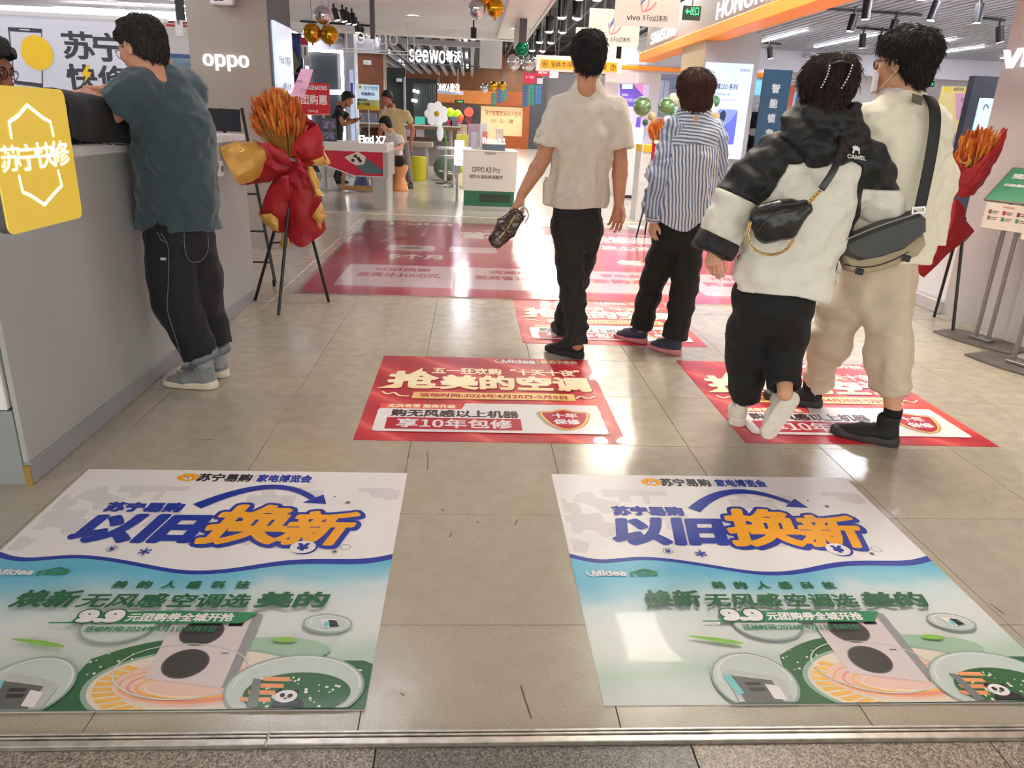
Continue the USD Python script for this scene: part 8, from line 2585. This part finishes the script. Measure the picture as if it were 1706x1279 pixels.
def balloons(c, cols, label, r=.097, top=2.72):
    M = {'gold': mat('foil_gold', (212, 158, 42), .16, .95), 'silver': mat('foil_silver', (206, 206, 212), .14, .95), 'green': mat('foil_green', (44, 150, 110), .18, .9)}
    for (dx, dz, k, nm) in cols:
        p = V(c[0] + dx, c[1] + (.03 if dz > 0 else -.02), c[2] + dz)
        t = Thing('balloon', f'{nm} {label}', 'balloon', p)
        v, f = ball((0, 0, 0), r, 4)
        v = v * np.where(v[:, 2:3] < 0, V(1, 1, 1.08), V(1, 1, 1))
        t.part('balloon', mv((v, f), p), M[k], True)
        t.part('knot', lathe([(.004, 0), (.012, -.018), (.002, -.022)], (p[0], p[1], p[2] - r * 1.07), 8), M[k])
        t.part('string', tube([p + V(0, 0, r), V(p[0], p[1], top)], .002, 4), M_PIPE)


q = at(538, 48, 9.0)
balloons(q, ((-.0, .14, 'silver', 'silver'), (-.115, -.045, 'gold', 'left gold'), (.07, -.055, 'gold', 'right gold')), 'ceiling balloon of the cluster over the red poster board')
q = at(810, 15, 9.0)
balloons(q, ((-.10, .0, 'silver', 'silver'), (.10, .02, 'gold', 'lower gold'), (-.01, .135, 'gold', 'upper gold')), 'ceiling balloon of the cluster at the picture\'s top edge', .095, 2.62)
q = at(869, 96, 12.2)
balloons(q, ((.0, .14, 'green', 'green'), (-.112, -.065, 'silver', 'left silver'), (.112, -.065, 'silver', 'right silver')), 'balloon hanging beside the amber direction sign', .108, 2.62)
q = at(829, 143, 17)
balloons(q, ((-.09, .0, 'gold', 'left gold'), (.10, .01, 'gold', 'right gold'), (-.28, -.05, 'silver', 'silver')), 'balloon hanging low far along the passage', .088, 4.8)
# coloured flags further on
for k, (px, py, px1, py1, rgb, nm) in enumerate(((872, 121, 893, 139, (206, 36, 80), 'crimson flag below the silver balloons'), (893, 118, 915, 127, (196, 30, 70), 'crimson flag below the direction sign'), (916, 119, 930, 130, (226, 206, 214), 'pale pink flag below the direction sign'), (895, 130, 904, 140, (220, 190, 214), 'small pale flag below the crimson ones'))):
    Y = 18 + k
    a, b = at(px, py, Y), at(px1, py1, Y)
    t = Thing('flag', nm, 'flag', ((a[0] + b[0]) / 2, Y, b[2]))
    t.part('cloth', bx(a[0], Y, b[2], b[0], Y + .006, a[2]), mat(f'flag_{k}', rgb, .6))
    if k < 2:
        t.part('lettering', face(T(('五一狂欢', '惠购')[k], a[0] + .05, b[2] + .1, b[0] - .05, a[2] - .06, 1), Y), M_FRAME)
    hang(t, (a[0] + b[0]) / 2, Y + .003, a[2])
for k, (px, py, py1) in enumerate(((875, 142, 178), (885, 142, 176), (897, 142, 174), (822, 155, 176), (832, 150, 172), (840, 146, 168))):
    Y = 22.0 + k
    a, b = at(px - 4, py, Y), at(px + 4, py1, Y)
    t = Thing('flag_string', ('teal' if k % 2 else 'blue') + ' vertical string of small flags, ' + ('first', 'second', 'third')[k % 3] + (' left of the man in grey' if k < 3 else ' by the low gold balloons'), 'flags', ((a[0] + b[0]) / 2, Y, b[2]))
    n = 6
    for j in range(n):
        z1 = a[2] + (b[2] - a[2]) * j / n; z0 = a[2] + (b[2] - a[2]) * (j + .86) / n
        t.part('flag', bx(a[0], Y, z0, b[0], Y + .006, z1), mat(('flag_blue', 'flag_teal')[k % 2], ((40, 96, 150), (20, 120, 104))[k % 2], .6))
    hang(t, (a[0] + b[0]) / 2, Y + .003, b[2], 4.8, .008)

# ------------------------------------------------------------------ right side: lit purple poster wall, green balloons, flower stand, blue sign
YP = 14.9
slab('wall_shop', 1010, 118, 1085, 290, YP, mat('wall_pearl', (226, 222, 228), .5), .1, True)
t = Thing('lit_poster', 'lit purple and pink poster on the white shop wall beside the striped shirt', 'poster', at(1052, 190, YP - .1))
a, b = at(1031, 139, YP - .06), at(1073, 240, YP - .06)
M_PUR = mat('poster_violet', (112, 84, 206), .4, emit=.14, emit_rgb=(118, 90, 220))
t.part('panel', bx(a[0], YP - .06, b[2], b[0], YP - .02, a[2]), mat('poster_lilac', (216, 196, 236), .4, emit=.16, emit_rgb=(216, 200, 240)))
f_ = lambda *p: [ptxz(*q, YP - .062) for q in p]
t.part('picture', face(Polygon(f_((1032, 140), (1058, 140), (1072, 160), (1058, 178), (1034, 176))), YP - .06), M_PUR)
t.part('picture', face(Polygon(f_((1055, 140), (1072, 141), (1072, 160))), YP - .06, 2), mat('poster_pink', (236, 150, 220), .4, emit=.15, emit_rgb=(236, 150, 220)))
t.part('picture', face(Polygon(f_((1061, 195), (1068, 195), (1066, 217), (1058, 216))), YP - .06, 2), M_PUR)
t.part('tab', face(Polygon(f_((1036, 140), (1054, 140), (1054, 148), (1036, 148))), YP - .06, 3), mat('poster_mint', (206, 240, 236), .4, emit=.2, emit_rgb=(200, 240, 236)))
t.part('lettering', face(T('至高补贴', *ptxz(1036, 160, YP - .06), *ptxz(1046, 156, YP - .06), 2), YP - .06, 3), M_FRAME)
t.part('lettering', face(T('以旧换新 惠聚全城', *ptxz(1034, 169, YP - .06), *ptxz(1060, 164, YP - .06), 1), YP - .06, 3), M_FRAME)
t.part('orange_dot', face(affinity.scale(Point(*ptxz(1044, 197, YP - .06)).buffer(1), .05, .08), YP - .06, 3), mat('poster_orange_ink', (240, 140, 70), .5))
slab('wall_shop', 1083, 122, 1120, 290, YP + .9, mat('wall_grey_blue', (150, 160, 190), .5), .1, True)
t = Thing('slat_wall', 'row of pale vertical slats with dark gaps left of the brown-haired woman', 'slats', at(1095, 150, YP + .8))
for k in range(4):
    q0, q1 = at(1082 + 8.5 * k, 134, YP + .8), at(1086 + 8.5 * k, 172, YP + .8)
    t.part('slat', bx(q0[0], YP + .78, q1[2], q1[0], YP + .84, q0[2]), mat('slat_lavender', (182, 190, 220), .5))
    t.part('gap', bx(q1[0], YP + .86, q1[2], q1[0] + .05, YP + .89, q0[2] - .5), M_BLACK)
t = Thing('display_pedestal', 'white pedestal with pale screen beside the lit purple poster', 'pedestal', at(1050, 270, 14.3))
a, b = at(1043, 240, 14.3), at(1069, 290, 14.3)
t.part('body', bx(a[0], 14.3, 0, b[0], 14.6, a[2]), M_FRAME)
t.part('screen', bx(a[0] + .04, 14.32, a[2], b[0] - .04, 14.36, a[2] + .30), mat('screen_aqua', (206, 236, 246), .3, emit=.3, emit_rgb=(200, 234, 246)))
t.part('base', bx(a[0] - .02, 14.28, 0, b[0] + .02, 14.62, .05), M_BLACK)
M_GB = mat('foil_sage', (120, 156, 112), .16, .55)
M_GL = mat('latex_sage', (128, 166, 138), .35)
M_GW = mat('latex_white', (232, 232, 226), .35)
M_GT = mat('latex_tan', (190, 166, 120), .35)
YG = 9.9
col = [(1070, 177, .112, M_GB, 'large shiny sage balloon, leftmost above the flower stand'), (1111, 177, .10, M_GB, 'second shiny sage balloon above the flower stand'), (1126, 190, .085, M_GL, 'matt sage balloon beside the woman\'s hair'), (1086, 194, .05, M_GT, 'small tan balloon under the large sage one'), (1112, 198, .05, M_GW, 'small white balloon under the second sage one'), (1124, 203, .055, M_GT, 'tan balloon by the woman\'s shoulder'), (1075, 204, .038, mat('latex_deep_green', (58, 88, 76), .35), 'small deep green balloon on the string'),
       (1181, 181, .080, M_GW, 'white balloon right of the brown-haired woman\'s neck'), (1190, 169, .070, mat('latex_forest', (88, 132, 96), .35), 'green balloon right of the brown-haired woman\'s hair'), (1192, 195, .055, M_GT, 'tan balloon right of the brown-haired woman\'s shoulder'), (1122, 165, .07, mat('latex_pale_green', (186, 206, 170), .35), 'pale green balloon left of the brown-haired woman\'s hair'), (1068, 298, .075, M_GL, 'matt sage balloon on the floor, left one'), (1080, 297, .06, mat('latex_deep_green', (58, 88, 76), .35), 'deep green balloon on the floor, right one'), (1071, 290, .07, M_GW, 'white balloon on the floor behind the sage one')]
gp = {}
for k, (px, py, r, m, lb) in enumerate(col):
    Y = YG + .05 * (k % 3)
    p = at(px, py, Y)
    if py > 280:
        p = ground(px, py + 8); p = V(p[0], p[1] + .1 * (k == 13), r)
    t = Thing('balloon', lb, 'balloon', p)
    t.part('balloon', ball(p, (r, r, r * 1.06), 3), m, True)
    t.part('knot', lathe([(.003, 0), (.010, -.014), (.002, -.018)], (p[0], p[1], max(.02, p[2] - r * 1.04)), 8), m)
t = Thing('balloon_stand', 'white pole stand carrying the sage and white balloons', 'stand', at(1090, 300, YG))
for px in (1075, 1120, 1186):
    a = at(px, 205, YG + .16)
    t.part('pole', tube([V(a[0], YG + .16, 0), V(a[0], YG + .16, a[2] + .1)], .008, 6), M_FRAME)
    t.part('foot', lathe([(.001, 0), (.12, 0), (.12, .012), (.001, .016)], (a[0], YG + .16, 0), 18), M_FRAME)
a, b = at(1062, 195, YG + .2), at(1195, 200, YG + .2)
t.part('crossbar', tube([V(a[0], YG + .16, a[2]), V(b[0], YG + .16, a[2])], .008, 6), M_FRAME)
# small orange flower stand behind the striped shirt
YR = 9.2
FA = lambda px, py, dy=0.0: at(px, py, YR + dy)
t = Thing('flower_stand', 'small stand of orange dyed wheat with red paper behind the striped shirt', 'flower stand', (FA(1098, 240)[0], YR, 0))
k0 = FA(1098, 236)
tripod(t, (k0[0], YR), .9, (V(k0[0] - .2, YR - .15, 0), V(k0[0] + .2, YR - .15, 0), V(k0[0], YR + .25, 0)))
wheat(t, k0 + V(0, 0, -.05), FA(1099, 208), 170, (.12, .12, .09), 27)
S_([[(1086, 236, -.03), (1098, 240, -.08), (1112, 238, -.03)], [(1084, 262, -.05), (1098, 266, -.10), (1112, 262, -.04)], [(1081, 272, -.03), (1094, 296, -.07), (1110, 290, -.02)]], M_RED, 31)
S_([[(1088, 228, -.02), (1097, 232, -.06), (1106, 226, -.02)], [(1090, 238, -.05), (1097, 242, -.09), (1104, 240, -.04)]], mat('wrap_white', (232, 226, 220), .5), 32)
t = Thing('yellow_table', 'small table with a yellow top behind the small flower stand', 'table', at(1085, 250, 10.8))
a, b = at(1070, 241, 10.8), at(1095, 254, 10.8)
t.part('top', bx(a[0], 10.8, b[2], b[0], 11.2, a[2]), mat('table_yellow', (240, 190, 30), .5))
t.part('body', bx(a[0], 10.82, 0, b[0], 11.18, b[2]), M_FRAME)
# blue vertical sign and lock displays
YV = 14.0
t = Thing('vertical_sign', 'dark blue vertical sign with white characters behind the hooded woman', 'sign', at(1278, 230, YV))
a, b = at(1275, 115, YV), at(1297, 260, YV)
t.part('panel', bx(a[0], YV, .75, b[0] + .0 + .02, YV + .05, a[2]), mat('sign_petrol', (22, 76, 108), .45))
t.part('plinth', bx(a[0] - .03, YV, 0, b[0] + .05, YV + .12, .75), M_FRAME)
w = b[0] - a[0]
for k, (c, py) in enumerate((('智', 147), ('能', 172), ('锁', 197), ('专', 222), ('区', 247))):
    z = at(1285, py, YV)[2]
    xx = a[0] + w * .5
    t.part('lettering', face(T(c, xx - .075, z - .08, xx + .075, z + .08, 3), YV), M_FRAME)
t = Thing('lock_display', 'white display wall of door locks behind the pillar, with a black cabinet', 'display', at(1258, 220, YV + .6))
a, b = at(1247, 116, YV + .5), at(1272, 250, YV + .5)
t.part('board', bx(a[0] - .1, YV + .5, 1.0, b[0], YV + .55, a[2]), M_FRAME)
t.part('cabinet', bx(a[0] - .2, YV + .2, 0, b[0] - .1, YV + .5, 1.0), mat('cabinet_navy', (40, 44, 58), .4))
t.part('header', bx(a[0], YV + .46, at(1260, 128, YV + .5)[2], b[0] - .02, YV + .5, at(1260, 121, YV + .5)[2]), M_ORANGE)
t.part('screen', bx(at(1253, 134, YV + .5)[0], YV + .46, at(1253, 158, YV + .5)[2], at(1268, 134, YV + .5)[0], YV + .5, at(1253, 134, YV + .5)[2]), mat('screen_lock_blue', (110, 180, 216), .3, emit=.5, emit_rgb=(120, 190, 226)))
for px, py, h in ((1248, 200, 14), (1256, 200, 14), (1244, 235, 11), (1251, 236, 10)):
    p0, p1 = at(px - 2, py - h, YV + .5), at(px + 2, py + h, YV + .5)
    t.part('lock', bx(p0[0], YV + .45, p1[2], p1[0], YV + .5, p0[2], .006), M_BLACK)
# wall posters at the far right
YQ = 16.9
t = Thing('wall_poster', 'white framed poster with orange and blue shapes behind the hooded woman\'s head', 'poster', at(1322, 165, YQ))
a, b = at(1316, 139, YQ), at(1334, 192, YQ)
t.part('frame', bx(a[0] - .25, YQ, b[2] - .3, b[0] + .2, YQ + .1, a[2]), M_FRAME)
t.part('picture', face(Polygon([ptxz(1317, 141, YQ), ptxz(1327, 141, YQ), ptxz(1318, 182, YQ), ptxz(1311, 185, YQ)]), YQ), mat('poster_coral', (214, 110, 80), .5))
t.part('picture', face(Polygon([ptxz(1328, 150, YQ), ptxz(1332, 158, YQ), ptxz(1329, 186, YQ), ptxz(1322, 180, YQ)]), YQ), mat('poster_blue', (80, 140, 200), .5))
t = Thing('fire_sign', 'small red sign on the white wall right of the hooded woman\'s hair', 'sign', at(1418, 130, YQ))
a, b = at(1415, 125, YQ), at(1422, 135, YQ)
t.part('panel', bx(a[0], YQ, b[2], b[0], YQ + .1, a[2]), mat('board_red', (186, 30, 44), .5))
t = Thing('fascia_lettering', 'faint raised GEC letters on the white fascia', 'sign letters', at(1344, 100, 16.35))
t.part('lettering', solid(T('GEC', *ptxz(1336, 96, 16.36), *ptxz(1352, 89, 16.36), 2, latin=True), .02, (0, 16.38, 0), *XZ), mat('letter_pale_grey', (190, 192, 206), .5))
YL = 15.8
t = Thing('notice_board', 'yellow and pink notice board on the wall beside the right pillar', 'board', at(1600, 170, YL))
a, b = at(1571, 143, YL), at(1626, 206, YL)
t.part('board', bx(a[0], YL, b[2] - .2, b[0], YL + .04, a[2]), mat('board_cream_yellow', (242, 220, 150), .5))
t.part('header', face(Polygon([ptxz(1572, 145, YL), ptxz(1586, 145, YL), ptxz(1584, 153, YL), ptxz(1572, 153, YL)]), YL), mat('poster_lemon', (238, 214, 60), .5))
t.part('header', face(Polygon([ptxz(1608, 145, YL), ptxz(1625, 145, YL), ptxz(1622, 153, YL), ptxz(1606, 153, YL)]), YL), mat('poster_lemon', (238, 214, 60), .5))
t.part('lettering', face(T('会员活动', *ptxz(1588, 151, YL), *ptxz(1606, 146, YL), 1), YL, 2), M_INKG)
t.part('notice', face(Polygon([ptxz(1592, 156, YL), ptxz(1618, 154, YL), ptxz(1612, 194, YL), ptxz(1593, 200, YL)]), YL, 2), mat('notice_pink', (226, 170, 200), .5))
t.part('lettering', face(T('好礼', *ptxz(1600, 170, YL), *ptxz(1611, 162, YL), 1), YL, 3), mat('ink_plum', (140, 80, 130), .5))
t.part('lettering', face(T('预存', *ptxz(1600, 186, YL), *ptxz(1610, 178, YL), 1), YL, 3), mat('ink_plum', (140, 80, 130), .5))
t.part('post', bx((a[0] + b[0]) / 2 - .04, YL + .04, 0, (a[0] + b[0]) / 2 + .04, YL + .08, b[2]), M_TLEG)
YD = 12.5
t = Thing('display_screen', 'dark navy upright panel with a pale lit screen left of the right pillar', 'screen', at(1630, 170, YD))
a, b = at(1625, 126, YD), at(1665, 126, YD)
c = at(1605, 205, YD)
t.part('panel', bx(a[0], YD, 0, b[0], YD + .15, a[2]), mat('panel_midnight', (44, 46, 66), .4))
d, e = at(1632, 163, YD), at(1650, 215, YD)
t.part('screen', bx(d[0], YD - .02, e[2] - .2, e[0], YD, d[2]), mat('screen_ice', (180, 230, 250), .3, emit=.4, emit_rgb=(170, 226, 250)))
t.part('lettering', face(LineString(bez(ptxz(1637, 182, YD), ptxz(1641, 168, YD), ptxz(1645, 180, YD), 8)).buffer(.01), YD - .02), M_INKD)
# shop walls on the left of the service corner and general lamps of the deep store
struct('wall_shop', bx(-9, 12.5, 0, -4.2, 12.6, 2.85), mat('wall_shop_white', (222, 216, 218), .55))
for x in (-13, -9, 7, 11, 15):
    for y in (19, 24, 29, 35):
        solo('ceiling_panel', 'long white ceiling panel light deep in the store', 'ceiling light', bx(x - .15, y, 3.25 if x < 0 else 4.76, x + .15, y + 2.4, 3.29 if x < 0 else 4.79), mat('panel_glow', (255, 252, 246), .5, emit=30, emit_rgb=(255, 248, 238)), group='panel lights deep in the store')
